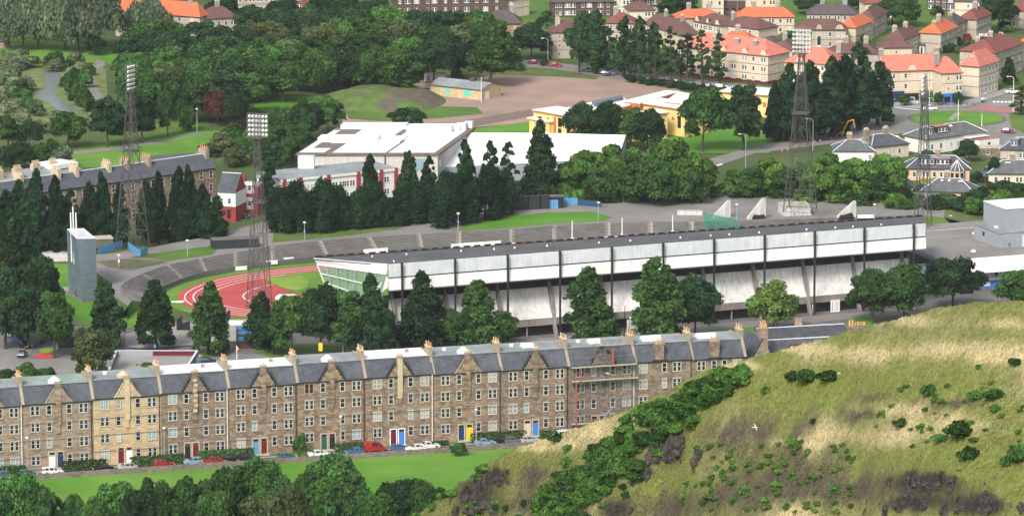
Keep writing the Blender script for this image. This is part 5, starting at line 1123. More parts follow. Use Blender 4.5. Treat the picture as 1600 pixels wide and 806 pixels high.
    b = MB(); b.box(w+.001, w+.15, 1, 3, 3.5, 7.4, m_glassblue); b.build('side_window', t); b = MB(); b.box(w*.62, w*.63, -.1, 0, 0, h-.5, m_brick); b.build('drain_pipe', t); b = MB(); b.box(w*.8, w*.93, -.08, 0, h-4.6, h-1.4, m_glassblue); b.build('side_window', t)
    for o_ in t.children:
        for v_ in o_.data.vertices: v_.co.x += v_.co.y*.22
    g = P(467, 288); t = thing('rooftop_unit', 'pale grey box unit standing before the left end of the industrial shed', 'plant box', P(466, 264, 7.9), 0); b = MB(); b.box(0, 4.2, 0, 3, 0, 3.2, m_fas); b.build('casing', t); b = MB(); b.box(4.2, 4.26, .4, 2.6, .4, 2.8, m_cladl); b.build('side_panel', t)
    # white sheet-roofed hall right of the shed
    h = 6.5; t = thing('white_roofed_hall', 'wide hall with plain white sloping roof between the industrial shed and the yellow school', 'hall', P(700, 262, 0), 0); g = P(700, 262, 0)
    c = [P(684, 262, 4.5), P(925, 250, 4.5), P(965, 249, 4.5), P(978, 211, 9.0), P(845, 207.5, 9), P(736, 207.5, 9)]
    c = [p-np.array([g[0], g[1], 0]) for p in c]
    b = MB(); b.face(c, m_whiteroof); b.build('roof', t); b = MB()
    for i in range(len(c)):
        p, q = c[i], c[(i+1) % len(c)]; b.face([(p[0], p[1], 0), (q[0], q[1], 0), (q[0], q[1], q[2]-.02), (p[0], p[1], p[2]-.02)], m_cladl)
    b.build('wall', t)
    g = P(898, 262, 0); t = thing('grey_shed', 'small grey shed rising from the white roof, left of the bright green trees', 'shed', g, 0); b = MB(); b.box(0, 4.6, 0, 5, 0, ztop(g, 236), m_cladl); b.build('wall', t); b = MB(); b.box(-.2, 4.8, -.2, 5.2, ztop(g, 236), ztop(g, 236)+.2, m_lead); b.build('roof', t)
redwhite()
def school():
    h = 5.2
    G_ = 'wings of the yellow school'
    def wing(label, L, M, Rr, h, roofz=.35, long='L', d=10, wallm=m_yelwall, wins=(), fas=m_orangep, dark=False):
        org, ang, w, d = frame3(L, M, Rr, h, long, d); t = thing('school_wing', label, 'school', org, ang, G_)
        b = MB(); b.box(0, w, 0, d, 0, h-.35, wallm, False); b.build('wall', t)
        b = MB(); b.box(-.4, w+.4, -.5, d+.4, h-.35, h, fas); b.box(-.4, w+.4, -.5, d+.4, h+.002, h+.12, m_whiteroof); b.build('roof', t)
        for (f, w2, z0_, z1_, m_) in wins: b = MB(); b.box(w*f, w*f+w2, -.06, -.001, z0_, z1_, m_); b.build('window', t)
        return t, w, d
    t, w, d = wing('yellow school wing with tall orange and dark windows at the left end', (834, 172), (938, 190), (1000, 172), 7.2, wins=((.06, 1.8, 4.0, 5.6, m_gutter), (.2, 1.0, 3.0, 5.8, m_orangep), (.3, 1.1, 1, 6.2, m_orangep), (.37, 1.4, 3.6, 6.2, m_glass), (.37, 1.4, .6, 3.2, m_glass), (.5, 1.5, .6, 6.2, m_glass), (.58, 1, .6, 6.2, m_orangep)), d=9)
    t, w, d = wing('low yellow annexe at the left foot of the school', (827, 184), (858, 190), (872, 186), 5.0, fas=m_yelwall)
    t, w, d = wing('yellow school wing with orange eaves and a narrow window band behind the dark tree group', (980, 158), (1070, 171), (1085, 162), 8.0, wins=((.06, 2.6, 5.6, 6.3, m_orangep), (.3, 2.6, 5.6, 6.3, m_orangep), (.52, 2.4, 5.6, 6.3, m_orangep), (.78, .9, 4.4, 5.4, m_orangep), (.88, 1.2, 2.4, 5.8, m_glass)))
    t, w, d = wing('yellow school wing end facing the lawn right of the dark tree group', (985, 181), (1043, 176), (1046, 172), 7.4, wins=((.1, 3, .5, 3, m_glass),), d=5)
    t, w, d = wing('yellow school range with white roof far right, beside the floodlight tower', (1125, 143), (1215, 150), (1240, 143), 6.6, wins=((.3, 1, 3, 4.4, m_orangep), (.75, 1, 3, 4.4, m_orangep)))
    for lab, pts, z, m in (('long white monopitch roof over the middle of the school', [(976, 157), (1040, 141), (1062, 143), (1000, 161)], 8.4, m_whiteroof), ('white sloping roof panel at the right of the school', [(1040, 158), (1060, 143), (1078, 146), (1078, 162)], 8.8, m_whiteroof), ('dark clerestory roof ridge at the left of the school', [(925, 158), (973, 148), (973, 151.5), (930, 162)], 8.6, m_clad), ('pale school roof left of the clerestory', [(868, 172), (925, 159), (975, 152), (985, 164), (930, 178)], 7.6, m_whiteroof)):
        q = [P(x, y, z) for x, y in pts]; b = MB(); g = q[0]; loc = [(p[0]-g[0], p[1]-g[1]) for p in q]
        ar = sum(loc[i][0]*loc[(i+1) % 4][1]-loc[(i+1) % 4][0]*loc[i][1] for i in range(4)); loc = loc if ar > 0 else loc[::-1]
        b.prism(loc, 3.5, z-.3, m_orangep if 'dark' not in lab else m); b.prism([(x, y) for x, y in loc], z-.297, z, m); o = b.build('school_hall'); o.location = (g[0], g[1], 0); tag(o, lab, 'school', G_)
    # grey house behind
school()
def derelict():
    h = 3.3; org, ang, w, d = frame3((672, 131.5), (752, 140), (783, 135), h); t = thing('changing_pavilion', 'derelict cream pavilion with grey roof and turquoise shutters at the edge of the brown pitch', 'pavilion', org, ang)
    wm = mat('pavilion_wall', (.50, .40, .24), .9, .2, .8)
    b = MB(); b.box(0, w, 0, d, 0, h-.16, wm, False); b.face([(w, 0, h-.16), (w, d, h-.16), (w, d/2, h+1.3)], wm); b.build('wall', t)
    b = MB(); b.face([(-.3, -.4, h-.1), (w+.3, -.4, h-.1), (w+.3, d/2, h+1.4), (-.3, d/2, h+1.4)], m_lead); b.face([(w+.3, d+.4, h-.1), (-.3, d+.4, h-.1), (-.3, d/2, h+1.4), (w+.3, d/2, h+1.4)], m_lead); b.box(-.3, w+.3, -.42, -.4, h-.3, h-.1, m_brick); b.build('roof', t)
    m_tq = mat('turquoise_shutter', (.12, .55, .42), .7, .15, 1)
    for f, w2 in ((.3, 1.6), (.66, 2.6)): b = MB(); b.box(w*f, w*f+w2, -.05, -.001, .9, 2.7, m_tq); b.build('shutter', t)
    b = MB(); b.box(w*.6, w*.6+1.8, d*.5-.6, d*.5+.6, h+1.2, h+2.4, m_brick); b.build('chimney', t); b = MB(); b.box(w+.001, w+.06, d*.2, d*.4, 0, 2.3, m_white); b.build('door', t)
    g = P(664, 148); t = thing('ruined_store', 'low ruined brick store with collapsed front at the left end of the pavilion', 'shed', g, R(-12)); b = MB(); b.box(0, 5, 0, 4, 0, 2.0, m_brick); b.build('wall', t); b = MB(); b.face([(-.2, -.3, 2.02), (6, -.3, 1.9), (6, 4.2, 2.5), (-.2, 4.2, 2.5)], m_conc); b.build('roof', t)
    g = P(663, 128); t = thing('white_container', 'white container half behind a shrub beyond the derelict pavilion', 'container', g, 0); b = MB(); b.box(0, 6.6, 0, 2.5, 0.1, 2.4, m_white); b.build('body', t); b = MB(); b.box(.5, 1.8, -.04, -.001, .2, 2, m_cladl); b.build('door', t)
    g = P(-6, 75); t = thing('park_kiosk', 'small round stone kiosk with grey conical roof on the lawn at the left edge', 'kiosk', g, 0); b = MB(); b.tube((1.5, 0, 0), (1.5, 0, 2.3), 1.9, st_grey, 1.9, 12, False); b.build('wall', t); b = MB(); b.tube((1.5, 0, 2.3), (1.5, 0, 3.6), 2.3, m_slate, .15, 12); b.build('roof', t)
    # flat garage roof with parapets behind the terrace
    z = 4.0; t = thing('flat_roof_garage', 'low garage block with pale flat roof and blue-grey parapets behind the dark brown tenements', 'garage', P(172, 582, 0), 0); g = P(172, 582, 0)
    c = [P(172, 585, z), P(290, 582, z), P(307, 556, z), P(183, 556, z)]; c = [(p[0]-g[0], p[1]-g[1]) for p in c]
    b = MB(); b.prism(c, 0, z, m_clad, mat('deck_pale', (.36, .34, .31), .9, .15, .3, (.27, .26, .25))); b.build('wall', t)
    for (a_, q_, m) in ((1, 2, m_clad), (2, 3, m_clad), (3, 0, m_clad)):
        p, q = np.array(c[a_]), np.array(c[q_]); e = q-p; L = np.linalg.norm(e); e /= L; n_ = np.array([e[1], -e[0]])*.35
        b = MB(); b.prism([tuple(p+n_), tuple(q+n_), tuple(q), tuple(p)], z+.003, z+1.15, m_cladl if a_ == 2 else m); b.prism([tuple(p+n_*1.2), tuple(q+n_*1.2), tuple(q-n_*.2), tuple(p-n_*.2)], z+1.152, z+1.25, m_fas); b.build('parapet', t)
    b = MB(); p, q = np.array(c[2]), np.array(c[3]); e = (q-p); n_ = np.array([e[1], -e[0]])/np.linalg.norm(e); a2, c2 = p+e*.02-n_*.05, p+e*.55-n_*.05; b.face([(*c2, z+.1), (*a2, z+.1), (*a2, z+1.1), (*c2, z+1.1)], m_dred); b.build('red_panel', t)
    # building covered behind left trees: dark open shed
    g = P(92, 545); t = thing('open_shed', 'dark open-fronted shed with grey roof under the trees at the left car park', 'shed', g, R(8)); b = MB(); b.box(0, 7, .4, 6, 0, 2.6, m_black); b.build('wall', t); b = MB(); b.extr([(-.4, 2.6), (6.4, 3.6), (6.4, 3.8), (-.4, 2.8)], -.3, 7.4, m_asph); b.build('roof', t)
    # back extensions behind terrace roofline
    g = P(395, 640); 
derelict()
# ================================================================ TREES
def leafmat(name, col, tr=.25, spec=.15):
    m = mat(name, tuple(c*1.08 for c in col), .8, .12, .5, spec=.04, attr=True, objvar=.28)
    t = m.node_tree; N = t.nodes; L = t.links; b = N['Principled BSDF']; src = b.inputs['Base Color'].links[0].from_socket; tr_ = N.new('ShaderNodeBsdfTranslucent'); L.new(src, tr_.inputs['Color']); mx = N.new('ShaderNodeMixShader'); mx.inputs[0].default_value = .3
    L.new(b.outputs[0], mx.inputs[1]); L.new(tr_.outputs[0], mx.inputs[2]); L.new(mx.outputs[0], N['Material Output'].inputs['Surface']); return m
LM = {'marsh': leafmat('leaf_marsh', (.175, .225, .115)), 'dark': leafmat('leaf_dark', (.030, .066, .026)), 'mid': leafmat('leaf_mid', (.045, .10, .026)), 'bright': leafmat('leaf_bright', (.085, .175, .032)),
      'pale': leafmat('leaf_pale', (.105, .15, .085)), 'cyp': leafmat('leaf_cypress', (.02, .052, .022)), 'copper': leafmat('leaf_copper', (.075, .03, .026)),
      'olive': leafmat('leaf_olive', (.085, .115, .042)), 'lime': leafmat('leaf_lime', (.12, .19, .045)), 'fore': leafmat('leaf_fore', (.058, .135, .032)), 'gold': leafmat('leaf_gold', (.38, .36, .04))}
def cards(pos, nrm, size, tint, matl, name, elong=1.0, up=0.0):
    """many small leaf clumps: one bent quad each, oriented by nrm"""
    n = len(pos); nrm = nrm/np.maximum(np.linalg.norm(nrm, axis=1, keepdims=True), 1e-6)
    r = np.random.normal(size=(n, 3)); r[:, 2] += up; a = np.cross(nrm, r); a /= np.maximum(np.linalg.norm(a, axis=1, keepdims=True), 1e-6); b = np.cross(nrm, a)
    s = size[:, None]*.5; a = a*s; b = b*s*elong
    v = np.empty((n, 4, 3)); k = np.random.uniform(.6, 1.2, (n, 4, 1))
    v[:, 0] = pos-a*k[:, 0]-b*k[:, 1]*.6; v[:, 1] = pos+a*k[:, 1]-b*k[:, 2]; v[:, 2] = pos+a*k[:, 2]*.8+b*k[:, 3]; v[:, 3] = pos-a*k[:, 3]+b*k[:, 0]
    me = bpy.data.meshes.new(name); me.vertices.add(n*4); me.vertices.foreach_set('co', v.reshape(-1)); me.loops.add(n*4); me.polygons.add(n)
    me.loops.foreach_set('vertex_index', np.arange(n*4, dtype=np.int32)); me.polygons.foreach_set('loop_start', np.arange(0, n*4, 4, dtype=np.int32)); me.polygons.foreach_set('loop_total', np.full(n, 4, dtype=np.int32))
    at = me.color_attributes.new('tint', 'FLOAT_COLOR', 'POINT'); c = np.ones((n, 4, 4), np.float32); c[:, :, :3] = tint[:, None, :]; at.data.foreach_set('color', c.reshape(-1))
    me.materials.append(matl); me.update(calc_edges=True); return me
def rsph(n): q = np.random.normal(size=(n, 3)); return q/np.linalg.norm(q, axis=1, keepdims=True)
def lobes(kind, Wd, Ht, rng):
    L = []   # centre, radii
    U = rng.uniform
    if kind in ('round', 'tall', 'bush'):
        n = {'round': 46, 'tall': 48, 'bush': 22}[kind]; zc = {'round': .53, 'tall': .52, 'bush': .42}[kind]*Ht; rz = {'round': .45, 'tall': .46, 'bush': .52}[kind]*Ht
        for i in range(n):
            d = rsph(1)[0]; 
            if d[2] < -.8: d[2] *= -.4
            f = U(.55, .86); c = np.array([d[0]*Wd*.5*f, d[1]*Wd*.5*f, zc+d[2]*rz*f]); r = Wd*U(.10, .18)
            L.append((c, np.array([r, r, r*U(.75, 1.0)])))
        L.append((np.array([0, 0, zc]), np.array([Wd*.33, Wd*.33, rz*.7])))
    elif kind in ('conic', 'poplar', 'sparse'):
        nl = {'conic': 58, 'poplar': 54, 'sparse': 30}[kind]; z0 = .10 if kind != 'sparse' else .16
        for i in range(nl):
            f = (i+U(0, 1))/nl; z = z0+(1-z0)*f; prof = (1-f)**.62*1.0+.05 if kind == 'conic' else (min(1, 2.6*f+.35)*(1-f)**.5+.08)
            if kind == 'conic': prof *= min(1, .55+f*4)
            an = U(0, 6.28); rr = Wd*.5*prof*U(.4, .98); r = Wd*(.17 if kind != 'sparse' else .16)*(prof*.7+.3)*U(.55, 1.2)
            L.append((np.array([rr*math.cos(an), rr*math.sin(an), z*Ht-r*.5]), np.array([r, r, r*(1.35 if kind != 'sparse' else 1.0)])))
        if kind == 'conic':
            for k in range(7):
                an = k*.9+U(0, .8); q = Wd*U(.16, .36); tz = Ht*U(.5, .86)
                for j in range(3): L.append((np.array([math.cos(an)*q*(1-.08*j), math.sin(an)*q*(1-.08*j), tz-(2-j)*Ht*.07]), np.array([Wd*(.13-.03*j), Wd*(.13-.03*j), Ht*.065])))
        for k in range(3): an = U(0, 6.28); L.append((np.array([math.cos(an)*Wd*.09, math.sin(an)*Wd*.09, Ht*U(.84, .93)]), np.array([Wd*.07, Wd*.07, Ht*.07])))
        if kind != 'sparse': L.append((np.array([0, 0, Ht*.4]), np.array([Wd*.25, Wd*.25, Ht*.28])))
    elif kind == 'cypress':
        for i in range(46):
            f = (i+U(0, 1))/46; prof = min(1, .75+f)*(1-f**2.2)**.6+.05; an = U(0, 6.28); rr = Wd*.5*prof*.72; r = Wd*.17*U(.7, 1.2)
            L.append((np.array([rr*math.cos(an), rr*math.sin(an), .04*Ht+f*Ht*.9]), np.array([r, r, r*1.7])))
        L.append((np.array([0, 0, Ht*.42]), np.array([Wd*.36, Wd*.36, Ht*.42])))
    elif kind == 'willow':
        for i in range(30):
            an = U(0, 6.28); f = U(.25, .85); z = Ht*(.9-.45*f*f)*U(.85, 1); r = Wd*U(.11, .17)
            L.append((np.array([math.cos(an)*Wd*.5*f, math.sin(an)*Wd*.5*f, z-r]), np.array([r, r, r*1.9])))
        L.append((np.array([0, 0, Ht*.5]), np.array([Wd*.3, Wd*.3, Ht*.35])))
    elif kind == 'spread':
        for i in range(40):
            an = U(0, 6.28); f = math.sqrt(U(0, 1))*.85; z = Ht*(.92-.42*f*f)-U(0, .5)**1.0*Ht*.8; r = Wd*U(.09, .15)
            L.append((np.array([math.cos(an)*Wd*.5*f, math.sin(an)*Wd*.5*f, z-r*.6]), np.array([r, r, r*.55])))
    return L
REF = {'round': (11, 11, 11000, .46), 'tall': (9, 13, 11000, .45), 'bush': (6, 5, 4000, .36), 'conic': (8, 15, 10000, .42), 'poplar': (6, 16, 8500, .42), 'sparse': (5.5, 16, 4500, .40), 'cypress': (7.5, 11, 9000, .38), 'willow': (13, 12, 13000, .40), 'spread': (13, 10, 10500, .46)}
CROWN = {}
def crown(kind, col, var):
    key = (kind, col, var)
    if key in CROWN: return CROWN[key]
    np.random.seed(zlib.crc32(repr(key).encode()) % 100000); rng = random.Random(hash_(key)); Wd, Ht, n, s = REF[kind]
    L = lobes(kind, Wd, Ht, rng); wt = np.array([l[1][0]*l[1][2] for l in L]); wt /= wt.sum(); cnt = np.random.multinomial(n, wt)
    ps, ns, ts = [], [], []
    for (c, r), k in zip(L, cnt):
        if k == 0: continue
        d = rsph(k); d[:, 2] = np.where(d[:, 2] < -.35, -d[:, 2]*.7, d[:, 2]); d /= np.linalg.norm(d, axis=1, keepdims=True)
        rad = np.random.uniform(.6, 1.15, (k, 1)); ps.append(c+d*r*rad); nn = d+np.random.normal(size=(k, 3))*.62; 
        if kind == 'willow': nn[:, 2] *= .3
        ns.append(nn); lt = rng.uniform(.65, 1.4); hue = rng.uniform(-.12, .12)
        t = lt*np.random.uniform(.72, 1.3, (k, 1))*np.ones((k, 3)); t[:, 0] *= 1+hue; t[:, 2] *= 1-hue*.5; ts.append(t)
    p = np.concatenate(ps); p[:, 2] = np.maximum(p[:, 2], .15)
    me = cards(p, np.concatenate(ns), np.random.uniform(.65, 1.35, len(p))*s, np.concatenate(ts), LM[col], 'crown', 1.9 if kind == 'willow' else 1.0, 2.0 if kind == 'willow' else 0)
    CROWN[key] = me; return me
import zlib
def hash_(k): return zlib.crc32(repr(k).encode())
TRUNK = {}
def trunk(kind):
    if kind in TRUNK: return TRUNK[kind]
    Wd, Ht, _, _ = REF[kind]; rng = random.Random(len(TRUNK)); b = MB(); tall = kind in ('conic', 'poplar', 'sparse', 'cypress')
    top = Ht*(.9 if tall else .55); r = Ht*.028
    N = 5; pts = [np.array([rng.uniform(-.15, .15)*k/N*2, rng.uniform(-.15, .15)*k/N*2, top*k/N]) for k in range(N+1)]
    for k in range(N): b.tube(pts[k], pts[k+1], r*(1-.8*k/N), m_wood, r*(1-.8*(k+1)/N), 7, cap=False)
    for k in range(9):
        z = Ht*(rng.uniform(.25, .7) if tall else rng.uniform(.22, .5)); an = rng.uniform(0, 6.28); ln = Wd*(.35 if tall else .42)*rng.uniform(.6, 1); p = np.array([0, 0, z]); q = p+np.array([math.cos(an)*ln*.55, math.sin(an)*ln*.55, ln*.45]); e = q+np.array([math.cos(an)*ln*.45, math.sin(an)*ln*.45, ln*.5])
        b.tube(p, q, r*.4, m_wood, r*.28, 5, cap=False); b.tube(q, e, r*.28, m_wood, r*.08, 5, cap=False)
    o = b.build('trunk'); me = o.data; bpy.data.objects.remove(o); TRUNK[kind] = me; return me
rt = random.Random(5); TN = [0]
NAMES = {'round': 'broadleaf_tree', 'tall': 'broadleaf_tree', 'bush': 'shrub', 'conic': 'conical_tree', 'poplar': 'poplar_tree', 'sparse': 'poplar_tree', 'cypress': 'cypress_tree', 'willow': 'willow_tree', 'spread': 'broadleaf_tree'}
def tree(kind, col, px, top, base, wpx, label, group=None, z=0.0, name=None, cat=None):
    g = P(px, base, z); s = ppm(g); Wd, Ht, _, _ = REF[kind]; h = max(1.0, ztop(g, top)-z); w = wpx/s
    nm = name or NAMES[kind]; t = thing(nm, label, cat or ('shrub' if nm == 'shrub' else 'tree'), (g[0], g[1]+w*.2, z-.02), rt.uniform(0, 6.28), group)
    t.scale = (w/Wd, w/Wd, h/Ht); link('crown' if nm != 'shrub' else 'foliage', crown(kind, col, rt.randrange(3)), t); t.rotation_euler[0] = rt.gauss(0, .03); t.rotation_euler[1] = rt.gauss(0, .03); link('trunk' if nm != 'shrub' else 'stem', trunk(kind), t); return t
def trees(rows, group=None, glabel=None, z=0.0):
    for r in rows:
        kind, col, px, top, base, w = r[:6]; lab = r[6] if len(r) > 6 else glabel; tree(kind, col, px, top, base, w, lab, group, z)
# front of the stand and forecourt
trees([('conic', 'dark', 166, 440, 545, 66, 'conical tree left of centre of the left group, just right of the slab tower'),
 ('conic', 'dark', 243, 439, 548, 68, 'conical tree standing before the left rim of the track, above the garage'),
 ('conic', 'mid', 325, 443, 556, 68, 'conical tree on its own small grass island in front of the red track'),
 ('conic', 'dark', 408, 458, 548, 56, 'conical tree directly below the floodlight tower by the track'),
 ('round', 'fore', 455, 458, 560, 74, 'yellowish-green leafy tree just right of the conical tree below the track'),
 ('round', 'dark', 500, 448, 560, 84, 'broad dark tree in the clump left of the glazed stand end'),
 ('tall', 'mid', 545, 452, 562, 70, 'speckled green tree behind the lamp post in the clump left of the stand'),
 ('conic', 'dark', 577, 431, 560, 62, 'tree with the spire that overlaps the white end of the stand roof'),
 ('tall', 'dark', 593, 478, 562, 58, 'lower dark tree leaning over the left end of the raking wall'),
 ('tall', 'dark', 425, 490, 556, 60, 'low dark tree behind the conical tree at the forecourt end'),
 ('conic', 'dark', 662, 426, 552, 76, 'first conical tree standing before the stand wall, counted from the left'),
 ('tall', 'mid', 712, 482, 550, 50, 'low leafy tree between the first two conical trees before the stand'),
 ('conic', 'mid', 748, 441, 548, 74, 'second conical tree before the stand wall, with a low tree on either side'),
 ('tall', 'mid', 786, 484, 545, 48, 'low leafy tree at the right foot of the second conical tree before the stand'),
 ('conic', 'mid', 922, 420, 545, 84, 'third conical tree before the stand wall, alone in front of the tall posts'),
 ('conic', 'mid', 1026, 406, 545, 94, 'tallest conical tree before the stand, left of the dark round one'),
 ('round', 'dark', 1086, 436, 535, 84, 'dark round tree touching the tallest conical tree on the stand lawn'),
 ('round', 'lime', 1210, 446, 522, 80, 'light yellow-green round tree in front of the stand wall'),
 ('round', 'mid', 1364, 424, 508, 78, 'left one of the pair of round trees before the right end of the stand'),
 ('round', 'mid', 1415, 417, 508, 86, 'right one of the pair of round trees before the right end of the stand'),
 ('round', 'dark', 1490, 403, 490, 92, 'round tree before the white fascia of the sports hall'),
 ('round', 'mid', 1588, 424, 490, 76, 'round tree at the right edge below the sports hall'),
 ('tall', 'olive', 147, 505, 612, 66, 'soft olive-green tree rising behind the terrace roofs at the left'),
 ('round', 'fore', 228, 569, 600, 44, 'small leafy tree on the garage roof edge behind the honey-coloured tenement')])
trees([('bush', 'mid', 12, 575, 612, 44), ('bush', 'fore', 40, 569, 612, 50), ('bush', 'mid', 68, 572, 612, 46)], 'shrubs behind the left end of the terrace', 'leafy garden shrub behind the roof at the left end of the terrace')
# left dark mass
trees([('conic', 'dark', 18, 345, 530, 84, 'tall dark pointed tree at the left edge left of the slab tower'), ('tall', 'dark', 64, 396, 540, 72, 'dark tree directly left of the slab tower'), ('tall', 'dark', 8, 420, 548, 70, 'dark tree at the left edge above the parked cars'), ('tall', 'mid', 84, 452, 562, 62, 'dark tree overhanging the open shed by the car park'), ('tall', 'dark', 44, 440, 548, 60, 'broad dark tree above the row of parked cars')])
rows = []
for x, top, base, w in ((8, 300, 398, 46), (30, 285, 398, 46), (58, 266, 400, 48), (90, 276, 400, 40), (112, 296, 398, 34), (138, 285, 392, 40), (164, 270, 390, 40), (190, 288, 390, 32), (228, 282, 386, 34), (248, 270, 386, 36), (272, 262, 386, 42), (296, 260, 386, 40), (318, 290, 386, 40), (340, 305, 386, 34)):
    rows.append(('poplar' if w < 36 else 'conic', 'cyp', x, top, base, w))
rows += [('tall', 'cyp', x, top, 390, 44) for x, top in ((20, 330), (75, 325), (125, 330), (180, 335), (235, 325), (285, 325), (325, 328), (150, 345))]
trees(rows, 'dark conifers in the belt behind the left floodlight tower', 'dark conifer in the belt between the brown tenements and the left floodlight tower')
# cypress hedge and poplars behind the terracing
trees([('cypress', 'cyp', x, top, base, w) for x, top, base, w in ((437, 300, 366, 46), (466, 292, 366, 52), (500, 288, 364, 54), (528, 298, 360, 44), (560, 300, 358, 46), (590, 295, 356, 44), (620, 300, 353, 44), (645, 288, 350, 48), (668, 296, 348, 36))], 'dark cypresses in the hedge behind the terracing', 'dense dark cypress in the long hedge above the left bank lawn', ZP)
trees([('cypress', 'cyp', 695, 279, 357, 52, 'front cypress of the right-hand clump, beside the ramp'), ('cypress', 'cyp', 727, 268, 350, 52, 'second cypress of the right-hand clump above the bank lawn'), ('cypress', 'cyp', 757, 266, 345, 52, 'third cypress of the right-hand clump above the bank lawn'), ('cypress', 'cyp', 785, 274, 338, 46, 'last cypress of the right-hand clump, left of the black turnstile blocks')], 'cypresses above the right bank lawn', None, ZP)
trees([('conic', 'dark', 580, 243, 345, 42, 'dark conical tree before the red pier of the long white works'), ('conic', 'dark', 638, 236, 345, 46, 'tall dark conical tree before the right end of the industrial shed'), ('poplar', 'cyp', 671, 244, 345, 34, 'narrow dark tree at the right corner of the industrial shed'), ('poplar', 'cyp', 732, 219, 335, 36, 'first narrow dark tree before the white roofed hall'), ('poplar', 'cyp', 764, 221, 335, 34, 'second narrow dark tree before the white roofed hall'), ('sparse', 'dark', 798, 223, 330, 36, 'third narrow dark tree before the white roofed hall'), ('conic', 'dark', 846, 192, 328, 66, 'tallest dark pointed tree before the white roofed hall'), ('tall', 'cyp', 700, 262, 348, 40, 'dark tree low between the shed corner and the cypress clump'), ('poplar', 'dark', 418, 248, 330, 30, 'narrow dark tree right behind the floodlight tower by the track')])
trees([('spread', 'bright', 915, 226, 325, 90), ('spread', 'bright', 985, 222, 328, 84), ('spread', 'bright', 950, 216, 322, 86), ('tall', 'mid', 885, 250, 322, 50), ('spread', 'bright', 1000, 236, 330, 84), ('round', 'bright', 1048, 216, 330, 96), ('tall', 'mid', 975, 252, 335, 70), ('round', 'mid', 1020, 252, 338, 80), ('spread', 'bright', 1092, 232, 330, 70), ('tall', 'mid', 935, 262, 332, 60), ('round', 'mid', 1078, 260, 335, 60)], 'bright green trees behind the apron', 'light green spreading tree in the belt between the white hall and the first concrete fin')
trees([('spread', 'bright', 1150, 262, 325, 72), ('spread', 'bright', 1205, 236, 322, 84), ('tall', 'mid', 1175, 262, 325, 60), ('tall', 'mid', 1225, 262, 326, 60), ('spread', 'bright', 1285, 232, 330, 96), ('spread', 'bright', 1340, 240, 330, 92), ('spread', 'bright', 1385, 232, 330, 80), ('tall', 'mid', 1300, 272, 332, 64), ('tall', 'mid', 1365, 270, 334, 70), ('tall', 'mid', 1270, 274, 332, 50), ('bush', 'dark', 1405, 290, 338, 50), ('bush', 'mid', 1340, 300, 338, 50)], 'light green trees behind the fins', 'light green loose-crowned tree behind the concrete fins and the plant hut')
# around the school
trees([('round', 'dark', 905, 162, 233, 52), ('round', 'dark', 945, 160, 236, 60), ('tall', 'mid', 985, 166, 238, 50), ('round', 'dark', 1012, 172, 240, 56)], 'dark trees before the yellow school', 'dark round tree in the clump in front of the yellow school')
trees([('round', 'mid', 1098, 138, 240, 74, 'broad tree at the right end of the yellow school'), ('tall', 'dark', 1162, 128, 238, 66, 'tall dark tree right of the broad one by the school lawn'),
 ('round', 'dark', 830, 37, 96, 62, 'dark round tree beside the grey flats and the red cars'), ('round', 'dark', 1057, -6, 34, 62, 'dark rounded tree among the roofs at the top centre'), ('bush', 'dark', 636, 168, 206, 64, 'dark rounded bush behind the industrial shed roof'),
 ('round', 'mid', 1395, 0, 42, 66, 'large green tree among the roofs right of centre at the top'), ('round', 'mid', 1418, -4, 45, 50, 'second tree overlapping the large green one among the top roofs'), ('round', 'dark', 1562, -6, 50, 62, 'tall dark round tree among the roofs at the top right'), ('tall', 'dark', 1268, -6, 24, 56, 'tree at the top edge above the wide grey-brown roof'), ('tall', 'mid', 1342, -4, 18, 40, 'small tree at the top edge between two brown roofs'),
 ('conic', 'dark', 1577, 90, 134, 28, 'small pointed conifer beside the grey gabled flats at the right edge'), ('tall', 'mid', 1413, 146, 167, 20, 'small street tree in front of the navy shopfront'), ('tall', 'mid', 1467, 143, 166, 16, 'small street tree in front of the green shopfront'), ('tall', 'mid', 1496, 143, 165, 17, 'small street tree in front of the bright blue shopfront'),
 ('sparse', 'olive', 1597, 135, 182, 36, 'thin bare-looking tree at the right edge by the crossing'), ('round', 'dark', 1514, 219, 254, 34, 'dark round shrub-like tree between the white and the peach bungalows'), ('cypress', 'cyp', 1553, 250, 288, 22, 'egg-shaped dark cypress beside the blue-trimmed shed'), ('bush', 'dark', 1528, 267, 286, 18, 'dark shrub left of the egg-shaped cypress'),
 ('round', 'mid', 1180, 60, 90, 20, 'small garden tree')][:-1])
trees([('tall', 'dark', 905, 19, 116, 50, 'first tall poplar from the left along the back road, beside the grey flats'), ('poplar', 'dark', 932, 18, 118, 46, 'second poplar from the left along the back road, as tall as the first'), ('sparse', 'dark', 950, 42, 120, 34, 'third poplar from the left, lower than its neighbours')])
trees([('poplar', 'dark', 975, 28, 122, 36), ('poplar', 'dark', 1000, 28, 124, 36), ('poplar', 'dark', 1024, 36, 125, 34), ('sparse', 'mid', 1048, 42, 127, 32), ('sparse', 'dark', 1074, 52, 130, 34), ('sparse', 'mid', 1098, 48, 132, 32), ('sparse', 'mid', 1124, 52, 134, 34), ('sparse', 'dark', 1062, 62, 128, 26), ('sparse', 'dark', 985, 50, 124, 26)], 'open-crowned poplars along the back road', 'open-crowned poplar in the row before the salmon-roofed flats')
